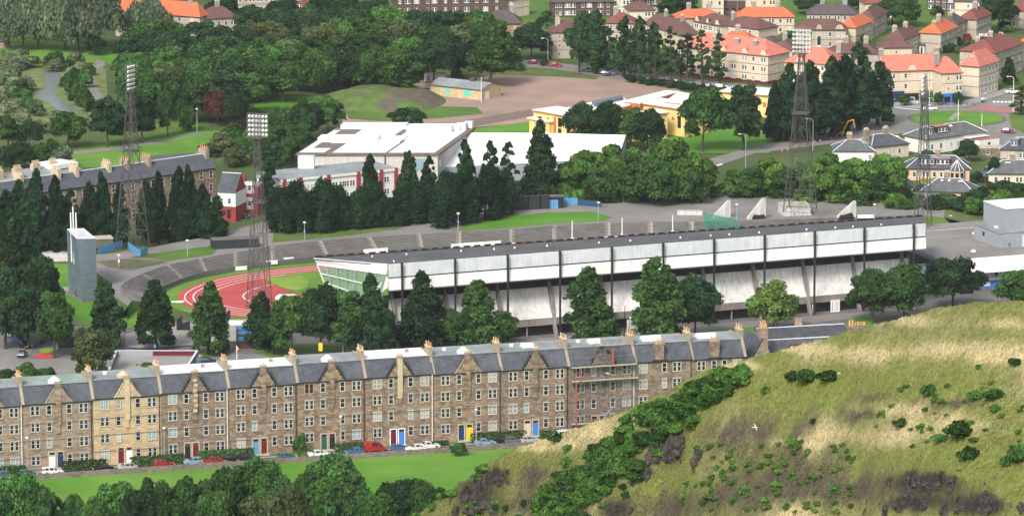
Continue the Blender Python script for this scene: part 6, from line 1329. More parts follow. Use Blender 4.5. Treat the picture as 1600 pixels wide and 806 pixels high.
trees([('conic', 'cyp', 1228, 102, 222, 58), ('conic', 'cyp', 1262, 98, 222, 60), ('conic', 'dark', 1300, 92, 216, 62), ('poplar', 'dark', 1342, 70, 206, 62), ('conic', 'dark', 1372, 98, 198, 58), ('conic', 'cyp', 1322, 88, 210, 58), ('tall', 'cyp', 1245, 150, 226, 60), ('tall', 'cyp', 1290, 150, 222, 60), ('tall', 'cyp', 1345, 140, 206, 70), ('conic', 'cyp', 1213, 130, 224, 36)], 'tall dark poplars in the clump by the digger', 'tall dark poplar in the dense clump left of the roundabout')
# wood at the top left, tree by tree
def inpoly(x, y, poly):
    c = False
    for i in range(len(poly)):
        x0, y0 = poly[i]; x1, y1 = poly[i-1]
        if (y0 > y) != (y1 > y) and x < (x1-x0)*(y-y0)/(y1-y0)+x0: c = not c
    return c
def wood(poly, step, cols, label, group, hpx=(64, 84), wpx=(60, 86), kinds=('round', 'tall')):
    r = random.Random(len(poly)*7+int(step)); y = min(p[1] for p in poly); ymax = max(p[1] for p in poly); odd = 0
    while y < ymax:
        x = min(p[0] for p in poly)+(step/2 if odd else 0)
        while x < max(p[0] for p in poly):
            xx, yy = x+r.uniform(-.3, .3)*step, y+r.uniform(-.25, .25)*step*.5
            if inpoly(xx, yy, poly):
                h = r.uniform(*hpx); tree(r.choice(kinds), r.choice(cols), xx, yy-h*.35, yy+h*.65, r.uniform(*wpx), label, group)
            x += step
        y += step*.5; odd = 1-odd
wood([(190, 60), (240, 45), (330, 58), (380, 40), (470, 30), (520, 22), (560, 30), (640, 32), (700, 28), (765, 30), (778, 60), (770, 92), (680, 95), (610, 102), (520, 105), (465, 122), (395, 142), (330, 150), (240, 158), (200, 140)], 39, ('dark', 'mid', 'mid', 'fore', 'dark', 'olive', 'mid'), 'broadleaved tree in the dense wood across the top left, above the mound', 'trees of the dense wood at the top left')
wood([(185, -20), (640, -20), (640, 8), (560, 12), (470, 8), (400, 14), (330, 16), (320, -5), (190, -5)], 48, ('dark', 'mid'), 'broadleaved tree at the top edge behind the dense wood', 'trees at the top edge behind the wood', (60, 75), (50, 64)) if 0 else None
trees([('round', 'dark', x, t, b_, w) for x, t, b_, w in ((345, -4, 50, 60), (385, 10, 62, 60), (440, 0, 55, 62), (545, -6, 50, 66), (590, -2, 55, 66), (425, 12, 60, 50), (500, -8, 44, 50), (230, 46, 112, 50), (268, 50, 118, 56), (305, 66, 128, 56))], 'darker trees along the upper edge of the wood', 'dark broad tree on the upper edge of the wood near the roofs')
trees([('willow', 'pale', 12, -20, 78, 96), ('willow', 'pale', 58, -25, 80, 92), ('willow', 'pale', 100, -20, 82, 90), ('willow', 'pale', 148, -30, 84, 104), ('willow', 'pale', 35, 12, 82, 70), ('willow', 'pale', 122, 10, 84, 66)], 'pale grey-green willows in the top left corner', 'pale grey-green willow in the clump at the top left corner')
trees([('willow', 'pale', 232, 0, 72, 74, 'pale grey-green tree in front of the long orange roof'), ('round', 'dark', 148, 58, 88, 36, 'dark low tree at the right foot of the willows')])
trees([('round', 'fore', 105, 176, 234, 60, 'round green tree on the lawn edge left of the left floodlight tower'), ('tall', 'dark', 167, 150, 232, 56, 'tall dark tree just left of the left floodlight tower'), ('tall', 'dark', 222, 148, 226, 54, 'dark green tree just right of the left floodlight tower'), ('tall', 'mid', 262, 142, 216, 32, 'slim green tree right of the floodlight tower, before the wood'), ('round', 'dark', 194, 168, 226, 40, 'low dark tree behind the left floodlight tower'),
 ('round', 'copper', 340, 144, 198, 48, 'reddish copper-leaved tree in front of the dark wood'), ('round', 'dark', 374, 146, 204, 46, 'dark tree immediately right of the copper-leaved tree'), ('bush', 'copper', 377, 186, 208, 22, 'small reddish bush behind the head of the track floodlight tower'),
 ('tall', 'fore', 12, 178, 236, 44, 'yellow-green tree at the left edge by the wetland'), ('round', 'dark', 45, 188, 236, 40, 'dark low tree at the left edge below the wetland'), ('bush', 'mid', 292, 166, 206, 30, 'rough green shrub left of the copper-leaved tree')])
trees([('round', 'dark', 30, 222, 266, 46), ('bush', 'mid', 60, 224, 262, 40), ('bush', 'pale', 96, 228, 266, 40), ('bush', 'mid', 82, 216, 258, 36), ('bush', 'dark', 10, 228, 262, 36)], 'trees behind the rear tenement chimneys', 'leafy tree or bush behind the buff chimney stacks at the left')
trees([('round', 'mid', 440, 168, 236, 58), ('round', 'dark', 478, 160, 222, 56), ('round', 'mid', 512, 152, 210, 50), ('tall', 'mid', 430, 196, 262, 50), ('bush', 'mid', 365, 190, 232, 44), ('bush', 'olive', 350, 206, 240, 44), ('tall', 'mid', 468, 190, 250, 52), ('bush', 'mid', 395, 205, 256, 50), ('tall', 'dark', 425, 222, 292, 44), ('bush', 'olive', 328, 222, 246, 40), ('bush', 'olive', 365, 228, 262, 44), ('round', 'mid', 455, 214, 268, 40)], 'scrubby trees left of the industrial shed', 'green scrubby tree on the bank left of the industrial shed')
# wetland scrub
r_ = random.Random(21); rows = []
for k in range(85):
    x = r_.uniform(-5, 160); y = r_.uniform(98, 205); 
    if inpoly(x, y, [(55, 118), (100, 104), (104, 130), (132, 165), (130, 192), (60, 185), (48, 150)]) or (128 < x < 166 and y < 165 and x > 138-(y-95)*.05 and x < 166): continue
    rows.append(('bush', r_.choice(('pale', 'marsh', 'marsh', 'marsh', 'fore')), x, y-r_.uniform(16, 26), y+5, r_.uniform(24, 38)))
trees(rows, 'marsh willow bushes round the pond', 'pale scrubby bush in the marsh round the pond at the left')
trees([('bush', 'mid', 108, 110, 150, 30), ('bush', 'mid', 122, 128, 168, 32), ('bush', 'pale', 88, 84, 108, 26), ('bush', 'mid', 116, 104, 132, 26), ('bush', 'mid', 134, 138, 176, 30)], 'dark bushes between pond and path', 'rounded green bush between the pond and the curving path')
# upper right gardens
r_ = random.Random(33); rows = []
for (x0, x1, y0, y1, n) in ((835, 865, 20, 48, 6), (868, 950, 14, 26, 5), (1214, 1252, 44, 62, 4), (1366, 1430, 78, 86, 3), (1450, 1500, 76, 84, 5), (1482, 1545, 60, 76, 6), (1345, 1370, 60, 72, 3), (1455, 1480, 12, 26, 3), (1550, 1600, 40, 56, 3), (790, 800, 60, 90, 3)):
    for k in range(n): x = r_.uniform(x0, x1); y = r_.uniform(y0, y1); rows.append(('bush', r_.choice(('mid', 'dark', 'fore')), x, y-r_.uniform(8, 15), y+2, r_.uniform(12, 20)))
trees(rows, 'garden shrubs among the hipped-roof houses', 'small green garden shrub between the houses on the far slope')
r2 = random.Random(9)
trees([(r2.choice(('round', 'tall')), r2.choice(('mid', 'dark', 'bright', 'mid')), x+r2.uniform(-4, 4), 304+r2.uniform(-6, 8), 342+r2.uniform(-4, 3), r2.uniform(32, 44)) for x in range(1400, 1436, 15)]+[(r2.choice(('round', 'tall')), r2.choice(('mid', 'dark', 'bright')), x+r2.uniform(-4, 4), (312 if x < 1540 else 300)+r2.uniform(-6, 6), 344+r2.uniform(-6, 2), r2.uniform(32, 44)) for x in range(1448, 1610, 17)], 'trees in the belt behind the sports hall', 'green tree in the dense belt between the bungalows and the sports hall')
rows = []
for (x0, x1, y0, y1, n) in ((1425, 1540, 308, 330, 14), (1530, 1600, 296, 326, 10), (1440, 1535, 238, 250, 5), (1500, 1600, 288, 296, 4), (1395, 1440, 300, 330, 6), (1530, 1560, 255, 270, 3), (1565, 1600, 256, 262, 4)):
    for k in range(n): x = r_.uniform(x0, x1); y = r_.uniform(y0, y1); big = n > 7; rows.append(('bush', r_.choice(('mid', 'dark', 'dark')), x, y-r_.uniform(14, 24) if big else y-r_.uniform(7, 12), y+3, r_.uniform(28, 44) if big else r_.uniform(12, 22)))
trees(rows, 'shrubs round the bungalows', 'green shrub in the bungalow gardens right of the thin floodlight tower')
trees([('bush', 'gold', 1447, 278, 290, 22, 'yellow-leaved bush at the left in front of the peach bungalow'), ('bush', 'gold', 1462, 276, 288, 16, 'smaller yellow-leaved bush in front of the peach bungalow'), ('bush', 'gold', 1553, 296, 308, 14, 'small golden bush right of the lowest slate bungalow')])
rows = [('bush', 'dark', x, 124+(x-970)*.13-9, 124+(x-970)*.13+4, 22) for x in range(985, 1130, 16)]
trees(rows, 'bushes of the low hedge behind the school', 'low dark bush of the roadside hedge behind the brown pitch')
trees([('bush', 'mid', x, t, b_, w) for x, t, b_, w in ((800, 92, 110, 22), (812, 98, 112, 18), (850, 92, 104, 16), (715, 106, 128, 18), (550, 118, 142, 30), (585, 112, 136, 34), (620, 108, 132, 34), (655, 100, 124, 30), (775, 76, 100, 24), (410, 135, 152, 26))], 'rough shrubs along the edge of the brown pitch', 'rough green shrub between the wood and the brown pitch')
# foreground trees below the lawn
trees([('round', 'dark', 2, 752, 850, 70), ('round', 'fore', 28, 742, 852, 78), ('round', 'mid', 66, 762, 855, 60), ('round', 'mid', 116, 772, 850, 44), ('round', 'fore', 182, 758, 855, 84), ('round', 'mid', 246, 744, 855, 60), ('round', 'dark', 218, 765, 862, 70), ('round', 'mid', 300, 748, 858, 84), ('round', 'mid', 352, 730, 850, 80), ('round', 'fore', 402, 718, 846, 86), ('round', 'mid', 428, 735, 858, 70), ('round', 'mid', 338, 768, 870, 70),
 ('round', 'fore', 522, 714, 842, 108), ('round', 'mid', 478, 738, 860, 64), ('round', 'fore', 500, 752, 880, 90), ('round', 'mid', 560, 758, 880, 80), ('round', 'olive', 454, 762, 885, 70), ('round', 'dark', 622, 750, 860, 84), ('round', 'mid', 660, 754, 866, 70), ('round', 'fore', 590, 775, 890, 80), ('round', 'olive', 410, 776, 890, 80), ('round', 'mid', 700, 762, 880, 70), ('round', 'mid', 270, 778, 890, 70), ('round', 'mid', 150, 782, 890, 70)], 'round trees at the foot of the hill', 'leafy round tree in the belt along the bottom edge before the bright lawn')
# hedges, mound
def hedge(x0, x1, yf, h, d, label, m='dark', name='hedge'):
    a, c = P(x0, yf(x0)), P(x1, yf(x1)); e = (c-a)[:2]; L = np.linalg.norm(e); n = int(L*90); np.random.seed(int(x0)+50)
    p = np.random.uniform(0, 1, (n, 3))*np.array([L, d, h]); k = np.random.randint(0, 3, n); nr = np.random.normal(size=(n, 3))*.35
    p[k == 0, 1] = 0; nr[k == 0, 1] -= 1; p[k == 1, 2] = h; nr[k == 1, 2] += 1; p[k == 2, 1] = d; nr[k == 2, 1] += 1; p += np.random.normal(size=(n, 3))*.07
    t = np.random.uniform(.7, 1.3, (n, 1))*np.ones((n, 3)); o = link(name, cards(p, nr, np.random.uniform(.25, .45, n), t, LM[m], name)); b = MB()
    o.location = a; o.rotation_euler = (0, 0, math.atan2(e[1], e[0])); tag(o, label, 'hedge', 'clipped hedges in the front gardens'); return o
gl = lambda x: fl(x)+6.5
for x0, x1, h, lab in ((-10, 42, 1.7, 'clipped hedge in front of the leftmost tenement'), (98, 168, 1.9, 'clipped hedge between the navy door and the honey-coloured tenement'), (206, 290, 1.9, 'clipped hedge right of the white door of the honey-coloured tenement'), (310, 398, 2.2, 'thick clipped hedge right of the maroon door in the dark tenement'), (524, 576, 1.8, 'clipped hedge right of the black door'), (668, 702, .9, 'low clipped hedge left of the navy and yellow doors'), (738, 822, 2.0, 'clipped hedge right of the yellow door'), (846, 878, 1.6, 'small clipped hedge right of the last blue door')):
    hedge(x0, x1, gl, h, 1.4, lab, 'fore' if x0 in (310, 738) else 'mid')
trees([('bush', 'mid', 470, 678, 712, 24, 'round bush beside the hedge in front of the green door'), ('bush', 'mid', 716, 690, 712, 28, 'dark round bush growing at the lawn wall below the yellow door'), ('bush', 'mid', 868, 678, 700, 28, 'bush at the lawn wall end by the white van')])
hedge(466, 496, lambda x: fl(x)+7, 1.2, 1.0, 'yellow-green low hedge left of the black door', 'lime')
m_mnd = mat('mound_turf', (.10, .16, .04), .95, .3, .3, (.125, .10, .08), spec=.1, bump=.4, contrast=(.45, .58))
def mound():
    b = MB(); c = P(600, 158); N, M_ = 30, 12; a_, bb, hh = 16.5, 22, 4.4; np.random.seed(3)
    vv = []
    for j in range(M_+1):
        for i in range(N):
            t = 2*math.pi*i/N; f = j/M_; r = 1-f; z = hh*(1-r**2.4)*.9+mnoise.noise(Vector((math.cos(t)*r*3, math.sin(t)*r*3, 1)))*.9*(1 if j > 0 else 0); vv.append((math.cos(t)*a_*r*1.15, math.sin(t)*bb*r, max(z, -.1) if j else -.2))
    b.v = vv; 
    for j in range(M_):
        for i in range(N):
            k = (i+1) % N; q = (j*N+i, j*N+k, (j+1)*N+k, (j+1)*N+i); t = 2*math.pi*(i+.5)/N; b.f.append(q); b.m.append(m_mnd)
    o = b.build('grassy_mound', None, True); o.location = (c[0], c[1], 0); tag(o, 'flat-topped grassy spoil mound with bare brown side before the wood', 'mound')
mound()
# ================================================================ FOREGROUND HILL
crest = np.array([(480, 1010), (560, 900), (600, 850), (640, 810), (665, 795), (700, 768), (740, 742), (765, 720), (800, 703), (850, 686), (900, 669), (950, 652), (1000, 632), (1040, 611), (1080, 589), (1110, 576), (1150, 564), (1200, 553), (1240, 542), (1290, 528), (1330, 517), (1380, 505), (1440, 487), (1480, 478), (1520, 473), (1560, 471), (1600, 471), (1700, 474), (1900, 492)], float)
hx = np.arange(500, 1860, 2.6); NR = 190
cy_ = np.interp(hx, crest[:, 0], crest[:, 1]); cy_ = np.convolve(np.pad(cy_, 6, 'edge'), np.ones(13)/13, 'valid')
rocks_b = [(1046, 700, 26, 30), (745, 775, 38, 30), (775, 745, 22, 14), (960, 795, 34, 18), (1450, 756, 70, 20), (1530, 790, 60, 18), (880, 762, 16, 12), (1005, 745, 20, 10), (1420, 790, 40, 12)]
def blob(x, y, bl): 
    s = 0
    for (bx_, by_, rx, ry) in bl: s = s+np.exp(-((x-bx_)/rx)**2-((y-by_)/ry)**2)
    return s
def vn(x, y, s):      # cheap smooth value noise, vectorised
    x = np.asarray(x)/s; y = np.asarray(y)/s; xi = np.floor(x).astype(int); yi = np.floor(y).astype(int); fx = x-xi; fy = y-yi; fx = fx*fx*(3-2*fx); fy = fy*fy*(3-2*fy)
    h = lambda a, b: np.mod(np.sin(a*127.1+b*311.7)*43758.5453, 1.0)
    return (h(xi, yi)*(1-fx)+h(xi+1, yi)*fx)*(1-fy)+(h(xi, yi+1)*(1-fx)+h(xi+1, yi+1)*fx)*fy
def fbm(x, y, s): return (vn(x, y, s)+.5*vn(x+7, y+3, s/2.1)+.25*vn(x+17, y+31, s/4.3)+.12*vn(x+1, y+9, s/9))/1.87
tt = np.linspace(0, 1, NR); bot = 1010.0
HX, TT = np.meshgrid(hx, tt, indexing='ij'); HY = cy_[:, None]+TT*(bot-cy_[:, None]); 
Kk = .088*(.45+1.1*fbm(HX, HY*2, 130)); rk = np.clip(blob(HX, HY, rocks_b), 0, 1); Kk = Kk*(1-.7*rk)
Kk = Kk*(1-np.exp(-(HY-cy_[:, None])/14)*-.9)
Dc = np.interp(hx, [480, 640, 900, 1200, 1600, 1900], [575, 548, 522, 500, 468, 455])
dY = np.diff(HY, axis=1, prepend=HY[:, :1]); DD = Dc[:, None]-np.cumsum(Kk*dY, axis=1)
def surf(px, py, D):
    a = (px-CX)/F; b = (CY-py)/F; dy = ct+b*st; dz = -st+b*ct; return a*D/dy, D, H+dz*D/dy
X, Y, Z = surf(HX, HY, DD)
Z = Z+(fbm(X*10, Y*10, 22)-.5)*.75*(.3+.7*np.minimum(1, (HY-cy_[:, None])/12))+(fbm(X*10+99, Y*10, 7)-.5)*.42+rk*(np.abs(fbm(X*10+50, Y*10+20, 9)-.5))*2.4
# colours: dry gold grass, green grass, heath, rock
gold_b = [(870, 690, 70, 13), (985, 652, 70, 12), (930, 672, 50, 12), (1150, 572, 60, 9), (1320, 555, 70, 20), (1470, 545, 150, 14), (1570, 505, 60, 10), (1360, 682, 110, 22), (1230, 692, 50, 9), (1500, 660, 50, 22), (935, 790, 24, 18), (1250, 545, 40, 8), (1400, 640, 50, 14), (1420, 500, 40, 10), (1560, 560, 50, 12), (1240, 800, 40, 16), (830, 700, 30, 8)]
green_b = [(1240, 620, 80, 22), (1330, 600, 80, 20), (1450, 600, 90, 18), (1540, 730, 60, 25), (1500, 700, 80, 16), (880, 720, 60, 14), (1200, 560, 40, 8), (1430, 720, 60, 14), (1590, 770, 30, 40), (1380, 540, 60, 10), (1560, 640, 60, 16), (1180, 600, 40, 12), (1060, 760, 70, 14)]
heath_b = [(1160, 680, 110, 30), (1240, 740, 110, 30), (1120, 770, 120, 26), (1370, 620, 30, 10), (840, 740, 40, 26), (1350, 770, 90, 22), (1480, 630, 60, 10), (1580, 700, 50, 24), (1020, 800, 80, 20), (1360, 650, 40, 8), (820, 790, 50, 22)]
cg, cgr, ch_, cr = np.array([.46, .385, .22]), np.array([.15, .172, .045]), np.array([.082, .069, .05]), np.array([.035, .031, .03]); cgb = np.array([.12, .175, .045])
def hillcol(px, py, x, y):
    n1 = fbm(x*10, y*4, 30); n2 = fbm(x*10+300, y*5, 12); n3 = fbm(x*10+700, y*8, 60)
    g = .26+1.2*blob(px, py, gold_b)+(n1-.5)*1.6; gr = .95+.8*blob(px, py, green_b)+(n3-.5)*1.6; he = .24+1.35*blob(px, py, heath_b)+(n2-.5)*2.2; ro = .0+2.6*blob(px, py, rocks_b)+(n1-.5)*1.0; gb = .2+.35*blob(px, py, green_b)+(n2-.5)*2.4-.1
    W_ = np.exp(3.2*np.stack([g, gr, he, ro, gb], -1)); W_ /= W_.sum(-1, keepdims=True)
    c = W_[..., 0:1]*cg+W_[..., 1:2]*cgr+W_[..., 2:3]*ch_+W_[..., 3:4]*cr+W_[..., 4:5]*cgb
    return c*(.8+.4*fbm(x*10+55, y*10, 4))[..., None], W_
COLR, WW = hillcol(HX, HY, X, Y)
# back of the hill: rounds over and falls away to the park
sb = np.array([2, 5, 9, 14, 20, 30, 45, 65, 90, 120, 160, 200.]); nb = len(sb)
Xb = X[:, :1]*(1+sb/Y[:, :1]); Yb = Y[:, :1]+sb; Zb = Z[:, :1]-(sb*.30+np.maximum(sb-6, 0)*.42); Zb = np.maximum(Zb, -3)
XA = np.concatenate([Xb[:, ::-1], X], 1); YA = np.concatenate([Yb[:, ::-1], Y], 1); ZA = np.concatenate([Zb[:, ::-1], Z], 1); CA = np.concatenate([np.repeat(COLR[:, :1], nb, 1), COLR], 1)
n0, n1_ = XA.shape; me = bpy.data.meshes.new('hill'); me.vertices.add(n0*n1_); me.vertices.foreach_set('co', np.stack([XA, YA, ZA], -1).reshape(-1))
idx = np.arange(n0*n1_).reshape(n0, n1_); q = np.stack([idx[:-1, :-1], idx[:-1, 1:], idx[1:, 1:], idx[1:, :-1]], -1).reshape(-1, 4)
me.loops.add(q.size); me.polygons.add(len(q)); me.loops.foreach_set('vertex_index', q.reshape(-1).astype(np.int32)); me.polygons.foreach_set('loop_start', np.arange(0, q.size, 4, dtype=np.int32)); me.polygons.foreach_set('loop_total', np.full(len(q), 4, np.int32)); me.polygons.foreach_set('use_smooth', np.ones(len(q), bool))
at = me.color_attributes.new('tint', 'FLOAT_COLOR', 'POINT'); c4 = np.ones((n0*n1_, 4), np.float32); c4[:, :3] = CA.reshape(-1, 3); at.data.foreach_set('color', c4.reshape(-1)); me.update(calc_edges=True)
m_hill = mat('hill_turf', (1, 1, 1), .95, .28, 2.2, attr=True, spec=.08, bump=.5); me.materials.append(m_hill); struct(link('hill', me))
def hsurf(px, py):
    i = np.clip((px-hx[0])/2.6, 0, len(hx)-2); ii = i.astype(int); cyp = np.interp(px, hx, cy_); t = np.clip((py-cyp)/(bot-cyp), 0, .999)*(NR-1); jj = t.astype(int); fi = i-ii; fj = t-jj
    def g(A): return (A[ii, jj]*(1-fj)+A[ii, jj+1]*fj)*(1-fi)+(A[ii+1, jj]*(1-fj)+A[ii+1, jj+1]*fj)*fi
    return np.stack([g(X), g(Y), g(Z)], -1)
# rough grass tufts over the whole slope
m_tuft = mat('dry_grass', (1, 1, 1), .9, spec=.05, attr=True)
np.random.seed(12); n = 150000; px = np.random.uniform(640, 1620, n); cyp = np.interp(px, hx, cy_); py = cyp+np.random.uniform(0, 1, n)**.9*(830-cyp); ok = (cyp < 828)
px, py = px[ok], py[ok]; p = hsurf(px, py); col, ww = hillcol(px, py, p[:, 0], p[:, 1]); keep = np.random.uniform(0, 1, len(px)) > ww[:, 3]*.9; px, py, p, col, ww = px[keep], py[keep], p[keep], col[keep], ww[keep]
nr = np.random.normal(size=(len(p), 3)); nr[:, 2] = nr[:, 2]*.3+.5; nr[:, 1] -= .6; sz = np.random.uniform(.07, .18, len(p))*(1+.35*ww[:, 0]); p[:, 2] += sz*.3
def tufts():
    n = len(p); dx = np.random.normal(size=(n, 2)); dx /= np.linalg.norm(dx, axis=1, keepdims=True); wv = np.zeros((n, 3)); wv[:, :2] = dx*(sz*.42)[:, None]; lean = np.random.normal(size=(n, 3))*sz[:, None]*.4; lean[:, 0] += sz*.25; lean[:, 2] = sz*np.random.uniform(.7, 1.3, n)
    v = np.empty((n, 3, 3)); b0 = p-np.array([0, 0, .1]); v[:, 0] = b0-wv; v[:, 1] = b0+wv; v[:, 2] = b0+lean+np.array([0, 0, .05])
    me = bpy.data.meshes.new('rough_grass'); me.vertices.add(n*3); me.vertices.foreach_set('co', v.reshape(-1)); me.loops.add(n*3); me.polygons.add(n); me.loops.foreach_set('vertex_index', np.arange(n*3, dtype=np.int32)); me.polygons.foreach_set('loop_start', np.arange(0, n*3, 3, dtype=np.int32)); me.polygons.foreach_set('loop_total', np.full(n, 3, np.int32))
    at = me.color_attributes.new('tint', 'FLOAT_COLOR', 'POINT'); c = np.ones((n, 3, 4), np.float32); c[:, :, :3] = (col*np.random.uniform(.85, 1.3, (n, 1)))[:, None, :]; at.data.foreach_set('color', c.reshape(-1)); me.materials.append(m_tuft); me.update(calc_edges=True)
    struct(link('rough_grass', me), 'stuff')
tufts()
# gorse
REF['gorse'] = (3.0, 1.8, 1500, .23); NAMES['gorse'] = 'gorse_bush'
LM['gorse'] = leafmat('leaf_gorse', (.07, .155, .034)); LM['gorsed'] = leafmat('leaf_gorse_dark', (.034, .078, .02)); LM['brack'] = leafmat('leaf_bracken', (.09, .17, .04))
_lb = lobes
def lobes(kind, Wd, Ht, rng):
    if kind != 'gorse': return _lb(kind, Wd, Ht, rng)
    L = []
    for i in range(16):
        an = rng.uniform(0, 6.28); f = rng.uniform(0, .8); r = Wd*rng.uniform(.12, .22); L.append((np.array([math.cos(an)*Wd*.5*f, math.sin(an)*Wd*.5*f, Ht*(.55-.35*f)*rng.uniform(.7, 1.1)]), np.array([r, r, r*.8])))
    L.append((np.array([0, 0, Ht*.25]), np.array([Wd*.4, Wd*.4, Ht*.3]))); return L
def gorse(px, py, wpx, hpx, col, label, group, nm='gorse_bush'):
    g = hsurf(np.array([px]), np.array([py]))[0]; s = ppm(g); t = thing(nm, label, 'bush', g-np.array([0, 0, .15]), rt.uniform(0, 6.28), group); w_ = wpx/s; h_ = hpx/s*1.25
    t.scale = (w_/3, w_/3, h_/1.8); link('foliage', crown('gorse', col, rt.randrange(4)), t); link('stem', GST, t)
b = MB(); rg = random.Random(2)
for k in range(7): an = rg.uniform(0, 6.28); b.tube((0, 0, 0), (math.cos(an)*.8, math.sin(an)*.8, 1.0), .05, m_wood, .02, 4)
_o = b.build('stem'); GST = _o.data; bpy.data.objects.remove(_o)
for x, y, w_, h_, lab, c in ((1262, 596, 46, 22, 'left part of the broad dark gorse clump on the upper slope', 'gorsed'), (1296, 594, 50, 18, 'right part of the broad dark gorse clump on the upper slope', 'gorsed'), (1240, 590, 30, 18, 'small gorse bush at the left end of the broad dark clump', 'gorsed'), (1453, 614, 32, 18, 'single round gorse bush in the middle of the slope', 'gorse'), (1587, 570, 28, 13, 'gorse bush at the right edge high on the slope', 'gorsed'), (1530, 573, 14, 8, 'tiny gorse bush left of the one at the right edge', 'gorse'), (1525, 622, 34, 14, 'left one of two flat bright gorse bushes at the right', 'gorse'), (1555, 620, 42, 18, 'right one of two flat bright gorse bushes at the right', 'gorse'), (1555, 640, 22, 12, 'small gorse bush below the flat bright pair', 'gorse'), (1408, 668, 32, 17, 'gorse bush with a smaller one at its right, centre of the slope', 'gorsed'), (1440, 668, 20, 10, 'small gorse bush right of the centre one', 'gorse'), (1498, 680, 60, 26, 'large dark gorse bush on the right-hand slope', 'gorsed'), (1470, 684, 34, 14, 'lower gorse bush at the left of the large dark one', 'gorse'), (1512, 718, 38, 24, 'isolated round dark gorse bush at the lower right', 'gorsed'), (1590, 720, 44, 34, 'big green gorse bush at the right edge', 'gorse'), (1574, 724, 26, 16, 'smaller gorse bush left of the big one at the right edge', 'gorse'), (1240, 694, 30, 13, 'flat green gorse bush at the left end of the golden grass', 'gorse'), (1196, 614, 18, 12, 'small gorse bush at the left below the dark clump', 'gorse'), (1271, 661, 14, 10, 'tiny dark gorse bush on the plain green slope', 'gorsed'), (870, 690, 30, 16, 'dark gorse bush on the golden ridge below the white van', 'gorsed'), (887, 703, 18, 14, 'small gorse bush just right below the dark ridge one', 'gorse'), (885, 728, 26, 18, 'round gorse bush on the slope above the long thicket', 'gorse'), (1072, 688, 1, 1, '', '')):
    if lab: gorse(x, y, w_, h_, c, lab, None)
rs = random.Random(77)
band = [(1150, 584), (1118, 592), (1085, 613), (1038, 652), (982, 702), (930, 738), (893, 768), (862, 806)]
k = 0
while k < 250:
    f = rs.random()*(len(band)-1); i = int(f); f -= i; x = band[i][0]*(1-f)+band[i+1][0]*f; y = band[i][1]*(1-f)+band[i+1][1]*f
    wd = np.interp(x, [860, 930, 1000, 1080, 1150], [34, 34, 34, 28, 14]); x += rs.uniform(-1, 1)*wd*1.25; y += rs.uniform(-1, 1)*wd*.6+8
    if y > np.interp(x, hx, cy_)+16: gorse(x, y, rs.uniform(28, 46), rs.uniform(13, 20), rs.choice(('gorse', 'gorse', 'gorsed')), 'dense green gorse bush in the long diagonal thicket down the hillside', 'gorse bushes of the long thicket'); k += 1
for k in range(120):
    x = rs.uniform(1060, 1340); y = rs.uniform(690, 800); gorse(x, y, rs.uniform(9, 24), rs.uniform(5, 10), rs.choice(('gorse', 'brack', 'brack')), 'small low green bush scattered over the brown heath low on the hill', 'low bushes on the brown heath', 'heath_bush')
for k in range(36):
    x = rs.uniform(1370, 1600); y = rs.uniform(600, 700); gorse(x, y, rs.uniform(8, 20), rs.uniform(4, 8), rs.choice(('gorse', 'brack')), 'small low green tuft bush among the pale grass at the right', 'low bushes on the grassy right slope', 'low_bush')
for k in range(26):
    x = rs.uniform(730, 1000); y = np.interp(x, [730, 1000], [800, 770])+rs.uniform(-20, 20); gorse(x, y, rs.uniform(14, 26), rs.uniform(8, 13), rs.choice(('gorse', 'brack', 'gorsed')), 'gorse bush among the crags low at the centre', 'gorse bushes among the low crags')
for k in range(16):
    x = rs.uniform(645, 790); y = np.interp(x, hx, cy_)+rs.uniform(3, 14); gorse(x, y, rs.uniform(18, 30), rs.uniform(9, 14), rs.choice(('gorse', 'brack')), 'gorse bush along the lower left edge of the hill', 'gorse bushes on the lower left edge')
# rock outcrops
m_rock = mat('basalt', (.032, .029, .029), .9, .45, 1.2, (.075, .064, .056), bump=.6, spec=.2)
def rockmesh(seed):
    import bmesh
    bm = bmesh.new(); bmesh.ops.create_icosphere(bm, subdivisions=3, radius=1); o = Vector((seed*7.3, seed*1.7, 0))
    for v in bm.verts:
        n = mnoise.noise(v.co*1.3+o)*.5+mnoise.noise(v.co*3.1+o)*.28; c = mnoise.cell(v.co*2.2+o)*.16; v.co *= 1+n+c
    me = bpy.data.meshes.new('crag'); bm.to_mesh(me); bm.free(); me.materials.append(m_rock); return me
RK = [rockmesh(k) for k in range(5)]
for (bx_, by_, rx, ry), n, lab in zip(rocks_b, (30, 22, 8, 10, 26, 20, 5, 5, 9), ('dark basalt block of the crag beside the gorse thicket', 'dark basalt block of the crag at the bottom left of the hill', 'basalt block above the bottom left crag', 'basalt block of the crag below the thicket at the bottom', 'dark basalt block of the crag at the lower right', 'basalt block at the bottom edge on the right', 'basalt block on the slope left of the thicket', 'basalt block in the brown heath', 'basalt block at the bottom edge under the lower right crag')):
    for k in range(n):
        x, y = bx_+rs.gauss(0, .55)*rx, by_+rs.gauss(0, .5)*ry
        if y < np.interp(x, hx, cy_)+12: continue
        g = hsurf(np.array([x]), np.array([y]))[0]; o = link('crag_block', rs.choice(RK), None, g-np.array([0, 0, .25])); s = rs.uniform(.16, .55)*(1.5 if bx_ in (1046, 745) else 1); o.scale = (s*rs.uniform(.6, 1.3), s*rs.uniform(.7, 1.1), s*rs.uniform(.8, 1.7)); o.rotation_euler = (rs.uniform(-.4, .4), rs.uniform(-.4, .4), rs.uniform(0, 6.28)); tag(o, lab, 'rock', lab.replace('block', 'blocks'))
